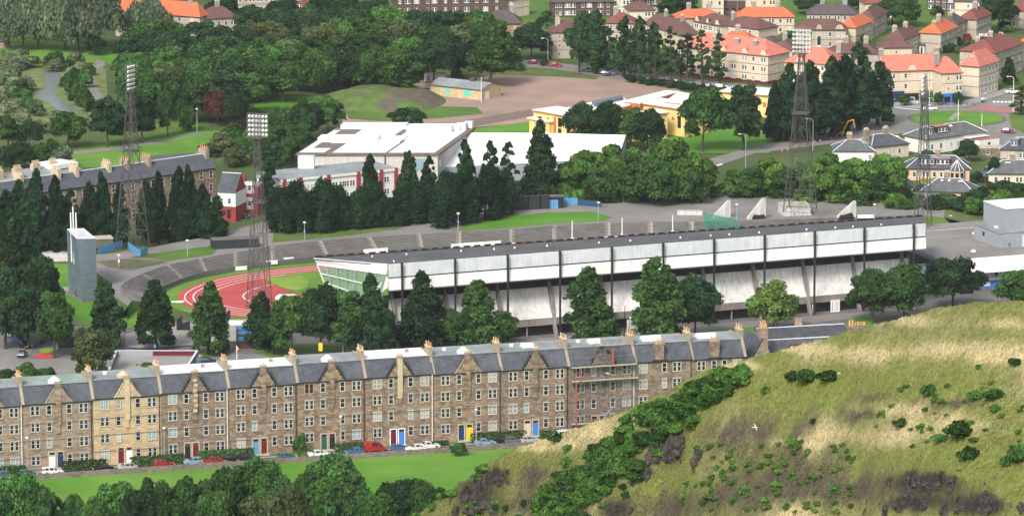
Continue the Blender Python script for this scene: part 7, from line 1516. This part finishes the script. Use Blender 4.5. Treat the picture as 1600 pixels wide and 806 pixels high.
# ================================================================ CARS
PAINT = {}
def paint(n, c):
    if n not in PAINT:
        m = mat('car_paint_'+n, c, .25, spec=.5); m.node_tree.nodes['Principled BSDF'].inputs['Coat Weight'].default_value = .4; PAINT[n] = m
    return PAINT[n]
COL = dict(white=(.75, .75, .74), silver=(.42, .44, .46), red=(.36, .02, .02), darkred=(.22, .015, .025), blue=(.05, .13, .27), navy=(.02, .035, .08), black=(.015, .015, .017), teal=(.04, .13, .15), grey=(.13, .14, .15), paleblue=(.22, .33, .42), maroon=(.16, .02, .06))
m_tyre = mat('tyre', (.02, .02, .02), .9); m_hub = mat('wheel_rim', (.4, .4, .42), .4, metal=.6); m_lampg = mat('headlight_glass', (.75, .75, .7), .2); m_tail = mat('tail_lamp', (.4, .01, .01), .3)
# stations along x: (x, half width, z bottom, belt, roof, roof half width)
PRO = {'hatch': [(-1.95, .72, .35, .72, .72, .6), (-1.85, .8, .25, .92, .95, .62), (-1.55, .83, .2, .95, 1.38, .60), (-.9, .84, .2, .93, 1.45, .62), (.2, .84, .2, .92, 1.43, .62), (.95, .83, .2, .92, .95, .66), (1.75, .8, .22, .75, .77, .6), (1.95, .7, .35, .6, .6, .55)],
 'saloon': [(-2.2, .72, .35, .75, .76, .6), (-2.1, .82, .25, .92, .93, .65), (-1.5, .84, .2, .95, .98, .66), (-.95, .85, .2, .95, 1.38, .58), (.15, .85, .2, .93, 1.40, .60), (.95, .84, .2, .92, .95, .66), (1.95, .8, .22, .75, .77, .6), (2.15, .7, .35, .6, .6, .55)],
 'estate': [(-2.2, .75, .35, .8, .82, .62), (-2.12, .82, .25, .95, 1.3, .58), (-1.7, .84, .2, .95, 1.42, .60), (-.8, .85, .2, .95, 1.46, .62), (.2, .85, .2, .93, 1.42, .62), (.95, .84, .2, .92, .95, .66), (1.95, .8, .22, .75, .77, .6), (2.15, .7, .35, .6, .6, .55)],
 'van': [(-2.4, .85, .3, 1.05, 1.9, .78), (-2.3, .9, .25, 1.1, 2.0, .8), (-1.0, .92, .25, 1.1, 2.05, .82), (.7, .92, .25, 1.1, 2.0, .8), (1.35, .9, .25, 1.1, 1.2, .75), (2.1, .86, .3, .85, .88, .65), (2.3, .78, .4, .7, .7, .6)]}
CARM = {}
def carmesh(kind, colr):
    k = (kind, colr)
    if k in CARM: return CARM[k]
    pr = PRO[kind]; pm = paint(colr, COL[colr]); b = MB(); g = MB()
    ring = lambda s: [(s[0], -s[1], s[2]), (s[0], -s[1], s[3]), (s[0], -s[5], s[4]), (s[0], s[5], s[4]), (s[0], s[1], s[3]), (s[0], s[1], s[2])]
    for a, c in zip(pr[:-1], pr[1:]):
        ra, rc = ring(a), ring(c)
        for i in range(5):
            j = i+1; b.face([ra[i], rc[i], rc[j], ra[j]], pm)
        b.face([ra[5], rc[5], rc[0], ra[0]], m_gutter)
        hi = max(a[4]-a[3], c[4]-c[3]) > .3
        if hi and not (kind == 'van' and c[0] < .5):
            for i in (1, 3):
                q = [np.array(z) for z in (ra[i], rc[i], rc[i+1], ra[i+1])]; cc = sum(q)/4; nn = np.array([0, -.012 if i == 1 else .012, .006]); g.face([cc+(z-cc)*.84+nn for z in q], m_glass)
            if abs((c[4]-a[4])) > .3:
                q = [np.array(z) for z in (ra[2], rc[2], rc[3], ra[3])]; cc = sum(q)/4; s_ = 1 if c[4] < a[4] else -1; g.face([cc+(z-cc)*.88+np.array([s_*.012, 0, .012]) for z in q], m_glass)
    b.face(ring(pr[0])[::-1], pm); b.face(ring(pr[-1]), pm); ob, og = b.build('body'), g.build('window')
    h = MB(); e = pr[-2]; h.box(e[0]+.02, pr[-1][0]-.02, e[1]-.32, e[1]-.02, e[3]-.2, e[3]-.04, m_lampg); oh = h.build('headlight')
    CARM[k] = (ob.data, og.data, oh.data); [bpy.data.objects.remove(o) for o in (ob, og, oh)]; return CARM[k]
b = MB(); b.tube((0, -.1, 0), (0, .1, 0), .31, m_tyre, .31, 12); ot = b.build('tyre'); TY = ot.data; bpy.data.objects.remove(ot)
b = MB(); b.tube((0, -.115, 0), (0, .115, 0), .19, m_hub, .19, 10); ot = b.build('rim'); RM = ot.data; bpy.data.objects.remove(ot)
def car(px, py, kind, colr, ang, label, group=None, z=0.03, flip=False, name='parked_car'):
    g = P(px, py, z); t = thing(name, label, 'van' if kind == 'van' else 'car', g, ang+(math.pi if flip else 0), group)
    bd, gl_, hl = carmesh(kind, colr); link('body', bd, t); link('window', gl_, t)
    link('headlight', hl, t); o = link('headlight', hl, t); o.scale = (1, -1, 1)
    xw = 1.3 if kind != 'van' else 1.5
    for sx in (-1, 1):
        for sy in (-1, 1): wv = link('wheel', TY, t, (sx*xw*(.98 if sx > 0 else .95), sy*.76, .31)); link('rim', RM, wv)
    return t
for i, (x, dy, kind, c, lab) in enumerate(((2, -2, 'hatch', 'teal', 'teal hatchback cut off by the left edge of the street'), (43, -2, 'hatch', 'teal', 'dark teal hatchback left of the white estate on the street'), (82, -3, 'estate', 'white', 'white estate car parked in front of the navy door'), (160, -3, 'saloon', 'black', 'black car parked before the clipped hedge left of the silver one'), (201, -2, 'saloon', 'silver', 'silver saloon before the white door of the honey-coloured tenement'), (256, -3, 'estate', 'red', 'red estate car beside the street lamp on the street'), (302, -4, 'hatch', 'paleblue', 'grey-blue hatchback between the two red cars'), (334, -3, 'saloon', 'red', 'red car before the thick hedge, right of the grey-blue hatchback'), (362, -5, 'hatch', 'black', 'left one of two black cars before the thick hedge'), (379, -5, 'hatch', 'black', 'right one of two black cars before the thick hedge'),
    (448, -2, 'hatch', 'teal', 'blue-green hatchback left of the white saloon, below the round bush'), (498, -3, 'saloon', 'white', 'white saloon parked before the green and black doors'), (554, -3, 'hatch', 'blue', 'blue hatchback beside the street lamp'), (586, -6, 'van', 'red', 'bright red van in front of the white surrounded window'), (625, -4, 'hatch', 'blue', 'mid-blue hatchback in front of the bright blue door'), (649, -2, 'saloon', 'white', 'low white car just right of the mid-blue hatchback'), (671, -5, 'saloon', 'white', 'white saloon behind the low white car'), (758, -4, 'saloon', 'paleblue', 'silver-blue saloon right of the yellow door'), (784, -5, 'saloon', 'black', 'black car left one at the end of the street'), (802, -4, 'hatch', 'grey', 'dark grey hatchback between the black car and the silver one'), (828, -3, 'hatch', 'silver', 'silver hatchback before the last blue door'), (876, -4, 'van', 'white', 'white van at the right end of the street by the scaffolding'))):
    car(x, wl(x)+dy-4.5, kind, c, TANG, lab, 'cars parked along the terrace street', .05, i % 3 == 0)
for x, y, k_, c, a, lab in ((1, 514, 'hatch', 'navy', -.9, 'dark blue car at the left edge, farthest of the row in the car park'), (14, 520, 'hatch', 'red', -.9, 'red car at the top of the row in the left car park'), (23, 527, 'saloon', 'white', -.9, 'white car below the red one in the left car park'), (29, 534, 'hatch', 'blue', -.9, 'blue hatchback in the row of the left car park'), (39, 543, 'hatch', 'black', -.9, 'black car below the blue hatchback in the left car park'), (35, 557, 'hatch', 'navy', 1.45, 'navy car seen end-on, nearest in the left car park')):
    car(x, y, k_, c, a, lab, 'cars in the left car park', .1)
for x, y, k_, c, a, lab, z in ((325, 568, 'estate', 'navy', .05, 'dark car in the yard behind the white roof decks', .1), (378, 340, 'hatch', 'navy', -.1, 'dark blue hatchback before the dark red bay building', .1), (868, 104, 'saloon', 'red', -.12, 'bright red car on the back road left of the poplars', .15), (836, 100, 'saloon', 'maroon', -.12, 'maroon car behind the bright red one on the back road', .15), (796, 96, 'estate', 'silver', -.2, 'silver car at the left end of the back road', .15), (950, 118.5, 'estate', 'navy', -.12, 'dark blue car between the poplars on the back road', .15), (922, 112, 'saloon', 'teal', -.12, 'dark green car behind the first poplar', .15), (1036, 129, 'saloon', 'black', -.15, 'black car between the poplars, left one of two', .15), (1057, 131, 'saloon', 'black', -.15, 'black car between the poplars, right one of two', .15), (1107, 138, 'saloon', 'silver', -.15, 'silver car left of the pale school roof, below the flats', .15), (1128, 139, 'estate', 'white', -.15, 'white car nearest to the entrance of the salmon-roofed flats', .15), (1425, 163, 'van', 'silver', -.05, 'silver van parked before the navy shopfront', .2), (1453, 172, 'saloon', 'white', -.08, 'white car entering the roundabout', .15), (1575, 208, 'hatch', 'maroon', -.25, 'maroon hatchback leaving the roundabout at the right', .15), (1582, 146, 'saloon', 'white', .1, 'white car by the hedge at the right end of the shops road', .15), (813, 306, 'saloon', 'paleblue', .05, 'pale blue car behind the black turnstile blocks', .1), (975, 262, 'hatch', 'red', .1, 'red car half hidden behind the bright green trees', .1), (1593, 318, 'hatch', 'navy', 0, 'dark car among the shrubs at the right edge', .1)):
    car(x, y, k_, c, a, lab, None, z, name='car')
# ================================================================ POLES, LAMPS, SIGNS
m_pole = mat('galvanised_pole', (.42, .43, .43), .5, metal=.3); m_poletan = mat('pole_tan', (.24, .21, .15), .6)
def lamp(px, top, base, label, arm=0, col=None, z=0.0, r=.09, head='round', group='street lamps and lamp posts'):
    g = P(px, base, z); h = ztop(g, top)-z; t = thing('lamp_post', label, 'lamp post', g, 0, group); m = col or m_pole
    b = MB(); b.tube((0, 0, 0), (0, 0, h), r*1.3, m, r*.8, 6); b.build('pole', t)
    if arm: b = MB(); b.tube((0, 0, h-.1), (arm*.6, 0, h+.35), r*.7, m, n=5); b.tube((arm*.6, 0, h+.35), (arm*1.4, 0, h+.4), r*.7, m, n=5); b.build('arm', t); b = MB(); b.box(min(arm*1.3, arm*2.1), max(arm*1.3, arm*2.1), -.18, .18, h+.3, h+.5, m_frame); b.build('lamp_head', t)
    elif head == 'round': b = MB(); b.tube((0, 0, h-.05), (0, 0, h+.2), .32, m_frame, .32, 8); b.tube((0, 0, h+.2), (0, 0, h+.32), .32, m_frame, .1, 8); b.build('lamp_head', t)
    elif head == 'box': b = MB(); b.box(-.35, .35, -.2, .2, h-.05, h+.25, m_frame); b.build('lamp_head', t); b = MB(); b.box(-.22, .22, -.15, -.1, h*.42, h*.42+.7, m_blue if px != 186 else m_white); b.build('sign_plate', t)
    return t
for a in ((43, 684, 738, 'grey street lamp before the second tenement from the left edge', 0), (257, 669, 722, 'grey street lamp between the honey-coloured and the dark tenement', 0), (533, 651, 706, 'grey street lamp right of the green and black doors', 0), (744, 640, 694, 'grey street lamp right of the yellow door', 0)): lamp(*a)
lamp(89, 510, 546, 'tan lamp post beside the tree island in the car park', 0, m_poletan); lamp(536, 507, 560, 'tan lamp post in front of the clump left of the stand', 0, m_poletan); lamp(771, 503, 535, 'lamp post behind the terrace at the second conical tree', 0, m_poletan); lamp(976, 478, 520, 'lamp post with round head before the white stand door', 0, m_black, r=.1)
lamp(1217, 470, 518, 'slim tan post in front of the light yellow-green round tree', 0, m_poletan, head=None, r=.07); lamp(1213, 499, 518, 'short lamp with white head left of the slim tan post', 0, m_black, head='round', r=.06)
for a in ((186, 399, 418, 'small white lamp post on the bare soil right of the slab tower'), (293, 376, 401, 'white lamp post on the grass right of the left floodlight tower'), (476, 348, 375, 'white lamp post on the left bank lawn before the cypress hedge'), (716, 334, 360, 'white lamp post at the foot of the front cypress'), (935, 317, 345, 'white lamp post at the right end of the right bank lawn'), (1366, 320, 344, 'white lamp post right of the last concrete fin'), (1151, 320, 344, 'white lamp post between the first two concrete fins'), (1485, 338, 352, 'short lamp on the grass behind the sports hall')): lamp(*a, z=ZP if a[0] != 1485 else 0, head='box', r=.08)
lamp(308, 171, 208, 'grey lamp post on the park lawn left of the copper-leaved tree', 0); lamp(539, 97, 130, 'tall plain grey pole standing on the mound', 0, head=None, r=.1); lamp(729, 86, 122, 'tall plain grey pole left of the brown pitch', 0, head=None, r=.1); lamp(856, 62, 100, 'street lamp with arm beside the red cars', -1); lamp(38, 198, 236, 'thin grey lamp post at the left among park trees', 0, head=None)
lamp(1165, 212, 262, 'street lamp with arm on the road before the school lawn trees', -1); lamp(1270, 188, 236, 'street lamp with arm in front of the dark poplar clump', -1); lamp(1497, 156, 190, 'white post standing at the path through the roundabout', 0, m_white, head=None, r=.09); lamp(1534, 178, 198, 'short white post on the right half of the roundabout', 0, m_white, head=None, r=.09); lamp(1452, 136, 168, 'white pole before the green shopfront', 0, m_white, head=None, r=.08); lamp(1583, 122, 176, 'tall white street lamp at the right beside the zebra crossing', -1, m_white, r=.11); lamp(752, 121, 160, 'white pole at the corner of the derelict pavilion', 0, m_white, head=None, r=.09)
# yellow banner, blue sign, flag
def signs():
    g = P(501, 562); t = thing('banner_sign', 'tall yellow banner sign on a red and black base behind the terrace roofs', 'sign', g); b = MB(); b.box(-.35, .35, -.25, .25, 0, 1.5, m_red); b.box(-.2, .2, -.15, .15, 0, 2.0, m_black); b.build('base', t)
    b = MB(); pts = [(-.42, 2.0), (.42, 2.0), (.46, 3.6), (.3, 3.95), (-.3, 3.95), (-.46, 3.6)]; b.face([(x, -.12, z) for x, z in pts], m_yellow); b.face([(x, .12, z) for x, z in pts[::-1]], m_yellow)
    for i in range(6): p, q = pts[i], pts[(i+1) % 6]; b.face([(p[0], .12, p[1]), (q[0], .12, q[1]), (q[0], -.12, q[1]), (p[0], -.12, p[1])], m_yellow)
    b.build('banner', t)
    g = P(242, 549); t = thing('blue_sign', 'blue sign with a white mark at the foot of the conical tree', 'sign', g); b = MB(); b.tube((0, 0, 0), (0, 0, 1.2), .07, m_black); b.build('post', t); b = MB(); b.box(-.35, .35, -.06, .06, .8, 2.0, m_blue2); b.build('panel', t); b = MB(); b.box(-.12, .12, -.08, -.061, 1.1, 1.7, m_white); b.build('white_mark', t)
    g = P(370, 563); t = thing('flag_pole', 'white pole with a small yellow pennant behind the white roof deck', 'flag', g); b = MB(); b.tube((0, 0, 0), (0, 0, 3.4), .1, m_white); b.build('pole', t); b = MB(); b.face([(0, 0, 3.4), (.55, .1, 2.6), (0, 0, 2.3)], m_yellow); b.face([(0, .02, 2.3), (.55, .12, 2.6), (0, .02, 3.4)], m_yellow); b.build('pennant', t)
    g = P(312.5, 577); t = thing('blue_post', 'light blue post behind the white roof deck', 'post', g); b = MB(); b.tube((0, 0, 0), (0, 0, 3.0), .14, m_blue, .14, 6); b.build('post', t); b = MB(); b.box(-.2, .2, -.2, .2, 3.0, 3.1, m_white); b.build('cap', t)
    g = P(72, 530); t = thing('blue_hoarding', 'bright blue hoarding in the shade under the car park trees', 'sign', g); b = MB(); b.box(0, 1.3, 0, .1, 1.0, 3.0, m_blue2); b.build('panel', t); b = MB(); b.box(.55, .7, .1, .2, 0, 3.0, m_steel); b.build('post', t)
    # stone wall before the terrace
    a, c = P(-60, wl(-60)), P(1020, wl(1020)); e = (c-a)[:2]; L = np.linalg.norm(e); b = MB(); n = 110; r = random.Random(1)
    for i in range(n): b.box(L*i/n, L*(i+1)/n, 0, .4, 0, 1.12+r.uniform(-.06, .06), m_rubble)
    o = b.build('stone_wall'); o.location = a; o.rotation_euler = (0, 0, math.atan2(e[1], e[0])); tag(o, 'low rubble stone wall between the street and the bright green lawn', 'wall')
    # mesh fence beside the pitch
    a, c = P(728, 200), P(832, 182); e = (c-a)[:2]; L = np.linalg.norm(e); t = thing('mesh_fence', 'grey mesh fence along the edge of the brown pitch left of the school', 'fence', a, math.atan2(e[1], e[0]))
    m_mesh = mat('fence_mesh', (.12, .12, .12), .7); m_mesh.node_tree.nodes['Principled BSDF'].inputs['Alpha'].default_value = .45
    for i in range(11): b = MB(); b.tube((L*i/10, 0, 0), (L*i/10, 0, 2.3), .07, m_steel, n=4); b.build('post', t)
    b = MB(); b.face([(0, 0, .05), (L, 0, .05), (L, 0, 2.2), (0, 0, 2.2)], m_mesh); b.build('mesh_panel', t)
    # roadside railing before the shops
    a, c = P(1440, 169), P(1522, 166); e = (c-a)[:2]; L = np.linalg.norm(e); t = thing('guard_rail', 'dark pedestrian guard rail in front of the shops', 'railing', a, math.atan2(e[1], e[0]))
    for i in range(9): b = MB(); b.tube((L*i/8, 0, .15), (L*i/8, 0, 1.2), .07, m_gutter, n=4); b.build('post', t)
    b = MB(); b.tube((0, 0, 1.2), (L, 0, 1.2), .05, m_gutter, n=4); b.tube((0, 0, .7), (L, 0, .7), .04, m_gutter, n=4); b.build('rail', t)
    # litter bin / black post by crossing and red-white barriers near the digger
    for x, y, lab in ((1535, 160, 'black and white belisha post left of the zebra crossing'), (1539.5, 159, 'second black and white post beside the first at the crossing')):
        g = P(x, y, .2); t = thing('crossing_post', lab, 'post', g)
        for k in range(4): b = MB(); b.tube((0, 0, k*.7), (0, 0, k*.7+.7), .09 if x > 1536 else .3*(k < 2)+.05, m_black if k % 2 == 0 else m_white, n=6); b.build('band', t)
    rr = random.Random(6)
    for k in range(12):
        x = 1222+k*8.5; y = 238-k*2.2+rr.uniform(-1, 1); g = P(x, y); t = thing('traffic_cone', 'red and white traffic cone in the line along the roadworks by the digger', 'cone', g, 0, 'traffic cones along the roadworks'); b = MB(); b.box(-.25, .25, -.25, .25, 0, .06, m_red); b.build('base', t); b = MB(); b.tube((0, 0, .06), (0, 0, .5), .2, m_red, .12, 8); b.tube((0, 0, .5), (0, 0, .75), .12, m_white, .08, 8); b.tube((0, 0, .75), (0, 0, 1.0), .08, m_red, .03, 8); b.build('cone', t)
    # washing lines
    for (x, y, lab) in ((1524, 62, 'white washing on a line beside a red shed'), (1483, 24, 'pale pink and white washing on a line in a garden at the top')):
        g = P(x, y); t = thing('washing_line', lab, 'washing', g); b = MB(); b.tube((0, 0, 0), (0, 0, 2), .05, m_steel, n=4); b.tube((4, 0, 0), (4, 0, 2), .05, m_steel, n=4); b.tube((0, 0, 1.95), (4, 0, 1.95), .02, m_steel, n=4); b.build('post', t)
        for k in range(5): b = MB(); b.face([(.3+k*.72, 0, .9+.2*(k % 2)), (.9+k*.72, .05, .8+.2*(k % 3)), (.85+k*.72, 0, 1.93), (.32+k*.72, 0, 1.93)], m_white if k % 3 else m_renderpeach); b.build('cloth', t)
    g = P(1503, 64); t = thing('red_shed', 'dark red garden shed left of the white washing', 'shed', g, R(-8)); b = MB(); b.box(0, 2.6, 0, 2, 0, 1.7, m_dred); b.build('wall', t); b = MB(); b.extr([(-.15, 1.7), (1, 2.2), (2.15, 1.7)], -.1, 2.7, m_dred); b.build('roof', t)
signs()
def digger():
    g = P(1312, 213); t = thing('digger', 'yellow digger with raised arm at the roadworks before the dark poplars', 'digger', g, R(4)); my = mat('digger_yellow', (.62, .34, .02), .45)
    for y in (-.9, .6): b = MB(); b.extr([(y, 0), (y+.45, 0), (y+.45, .7), (y, .7)], -1.5, 1.5, m_black); b.build('track', t)
    b = MB(); b.prism([(-1.6, -.9), (1.0, -.9), (1.3, 0), (1.0, .9), (-1.6, .9)], .75, 1.5, my); b.build('body', t); b = MB(); b.box(-.3, .9, -.9, 0, 1.5, 2.7, my); b.box(-.2, .95, -.93, -.9, 1.8, 2.5, m_glass); b.build('cab', t)
    b = MB(); b.tube((1.0, .3, 1.4), (2.4, .3, 4.2), .28, my, .22, 6); b.tube((2.4, .3, 4.2), (3.9, .3, 4.6), .22, my, .2, 6); b.build('boom', t); b = MB(); b.tube((3.9, .3, 4.7), (4.3, .3, 2.2), .2, my, .14, 6); b.build('dipper', t)
    b = MB(); b.extr([(0, 2.2), (.7, 2.2), (.7, 1.5), (0, 1.5)], 4.0, 4.6, m_gutter); b.build('bucket', t)
    b = MB(); b.box(-6.5, -2.5, -1, 1, 1.1, 1.9, m_white); b.box(-6.2, -2.8, -.9, .9, .4, 1.1, m_gutter); o = b.build('site_trailer'); o.location = g; tag(o, 'low white site trailer at the left of the yellow digger', 'trailer')
digger()
# ================================================================ PERSON
def person():
    g = P(217, wl(217)-3.5, .05); t = thing('person', 'person in dark clothes walking on the street beside the silver saloon', 'person', g, R(20))
    J = {'pelvis': (0, 0, .95), 'chest': (0, 0, 1.35), 'neck': (0, 0, 1.50), 'head': (0, -.02, 1.62), 'top': (0, -.02, 1.74)}
    v = [(0, 0, .95), (0, 0, 1.18), (0, 0, 1.40), (0, 0, 1.52), (0, -.02, 1.62), (0, -.02, 1.73)]; r = [.15, .14, .16, .055, .095, .08]; e = [(0, 1), (1, 2), (2, 3), (3, 4), (4, 5)]
    for s, st_ in ((-1, .14), (1, -.12)):
        k = len(v); v += [(s*.1, 0, .88), (s*.11, st_*.6, .5), (s*.11, st_*1.4, .08), (s*.12, st_*1.4-.14, .04)]; r += [.1, .07, .045, .04]; e += [(0, k), (k, k+1), (k+1, k+2), (k+2, k+3)]
        k = len(v); v += [(s*.19, 0, 1.40), (s*.24, -st_*.5, 1.15), (s*.25, -st_*1.3-.05, .92), (s*.25, -st_*1.5-.08, .84)]; r += [.07, .05, .035, .03]; e += [(2, k), (k, k+1), (k+1, k+2), (k+2, k+3)]
        for f in range(4): q = len(v); v.append((s*(.25)+(f-1.5)*.02, -st_*1.5-.1-.01*f, .77)); r.append(.009); e.append((k+3, q))
        q = len(v); v.append((s*.21, -st_*1.5-.12, .81)); r.append(.011); e.append((k+3, q))
    me = bpy.data.meshes.new('person'); me.from_pydata(v, e, []); o = link('body', me, t); md = o.modifiers.new('s', 'SKIN'); 
    for i, sv in enumerate(me.skin_vertices[0].data): sv.radius = (r[i], r[i]*(.75 if i < 3 else 1)); sv.use_root = (i == 0)
    o.modifiers.new('sub', 'SUBSURF').levels = 1; 
    m = bpy.data.materials.new('clothes'); m.use_nodes = True; N = m.node_tree.nodes; L = m.node_tree.links; tc = N.new('ShaderNodeTexCoord'); sp = N.new('ShaderNodeSeparateXYZ'); L.new(tc.outputs['Object'], sp.inputs[0]); cr_ = N.new('ShaderNodeValToRGB'); mr = N.new('ShaderNodeMath'); mr.operation = 'DIVIDE'; mr.inputs[1].default_value = 1.8; L.new(sp.outputs[2], mr.inputs[0]); L.new(mr.outputs[0], cr_.inputs[0]); cr_.color_ramp.interpolation = 'CONSTANT'
    el = cr_.color_ramp.elements; el[0].color = (.02, .02, .02, 1); el[1].position = .05; el[1].color = (.03, .035, .06, 1)
    for p_, c_ in ((.53, (.045, .04, .05, 1)), (.835, (.45, .28, .2, 1))): q = el.new(p_); q.color = c_
    L.new(cr_.outputs[0], N['Principled BSDF'].inputs['Base Color']); me.materials.append(m)
    b = MB(); b.tube((0, 0, 1.70), (0, .01, 1.79), .105, m_wood, .05, 8); b.tube((0, .05, 1.56), (0, .03, 1.7), .085, m_wood, .1, 8); b.build('hair', t)
person()
# ================================================================ GULLS over the slope
def gull(px, py, D, ang, bank, label):
    g = PD(px, py, D); b = MB(); mw = mat('gull_white', (.8, .8, .8), .8); mg = mat('gull_grey', (.38, .4, .42), .8)
    st_ = [(-.3, .02), (-.18, .05), (-.02, .075), (.12, .065), (.2, .04), (.26, .04), (.31, .012)]
    for (x0, r0), (x1, r1) in zip(st_[:-1], st_[1:]): b.tube((x0, 0, 0), (x1, 0, 0), r0, mw, r1, 7, cap=False)
    b.face([(-.28, -.02, 0), (-.28, .02, 0), (-.42, .08, 0), (-.42, -.08, 0)], mw); b.tube((.3, 0, 0), (.36, 0, -.01), .014, m_yellow, .004, 5)
    for s in (-1, 1):
        P_ = [((.1, 0, .03), (-.08, 0, .03)), ((.14, .26, .14), (-.05, .26, .13)), ((.08, .48, .10), (-.06, .46, .09)), ((-.08, .68, .02), (-.1, .66, .02))]
        for (a, c), (d, f) in zip(P_[:-1], P_[1:]):
            q = [np.array(z)*np.array([1, s, 1]) for z in (a, c, f, d)]; b.face(q, mg); b.face([z-np.array([0, 0, .012]) for z in q[::-1]], mw)
    o = b.build('gull'); o.location = g; o.rotation_euler = (bank, 0, ang); o.scale = (.7,)*3; tag(o, label, 'bird', 'gulls in flight'); return o
for a in ((1180, 667, 440, .3, .5, 'white gull flying over the dark heath right of the crag'), (1311, 583, 430, .6, -.7, 'white gull flying over the broad dark gorse clump'), (949, 583, 470, 2.6, .5, 'white gull flying in front of the scaffolded tenement')): gull(*a)
# ================================================================ AIR
def haze():
    m = bpy.data.materials.new('haze'); m.use_nodes = True; t = m.node_tree; t.nodes.clear(); o = t.nodes.new('ShaderNodeOutputMaterial'); v = t.nodes.new('ShaderNodeVolumePrincipled')
    v.inputs['Color'].default_value = (.86, .93, 1, 1); v.inputs['Density'].default_value = .00003; v.inputs['Anisotropy'].default_value = .1; t.links.new(v.outputs[0], o.inputs['Volume'])
    b = MB(); b.box(-2200, 2200, -60, 4600, -8, 260, m); struct(b.build('haze'), 'stuff')
haze()
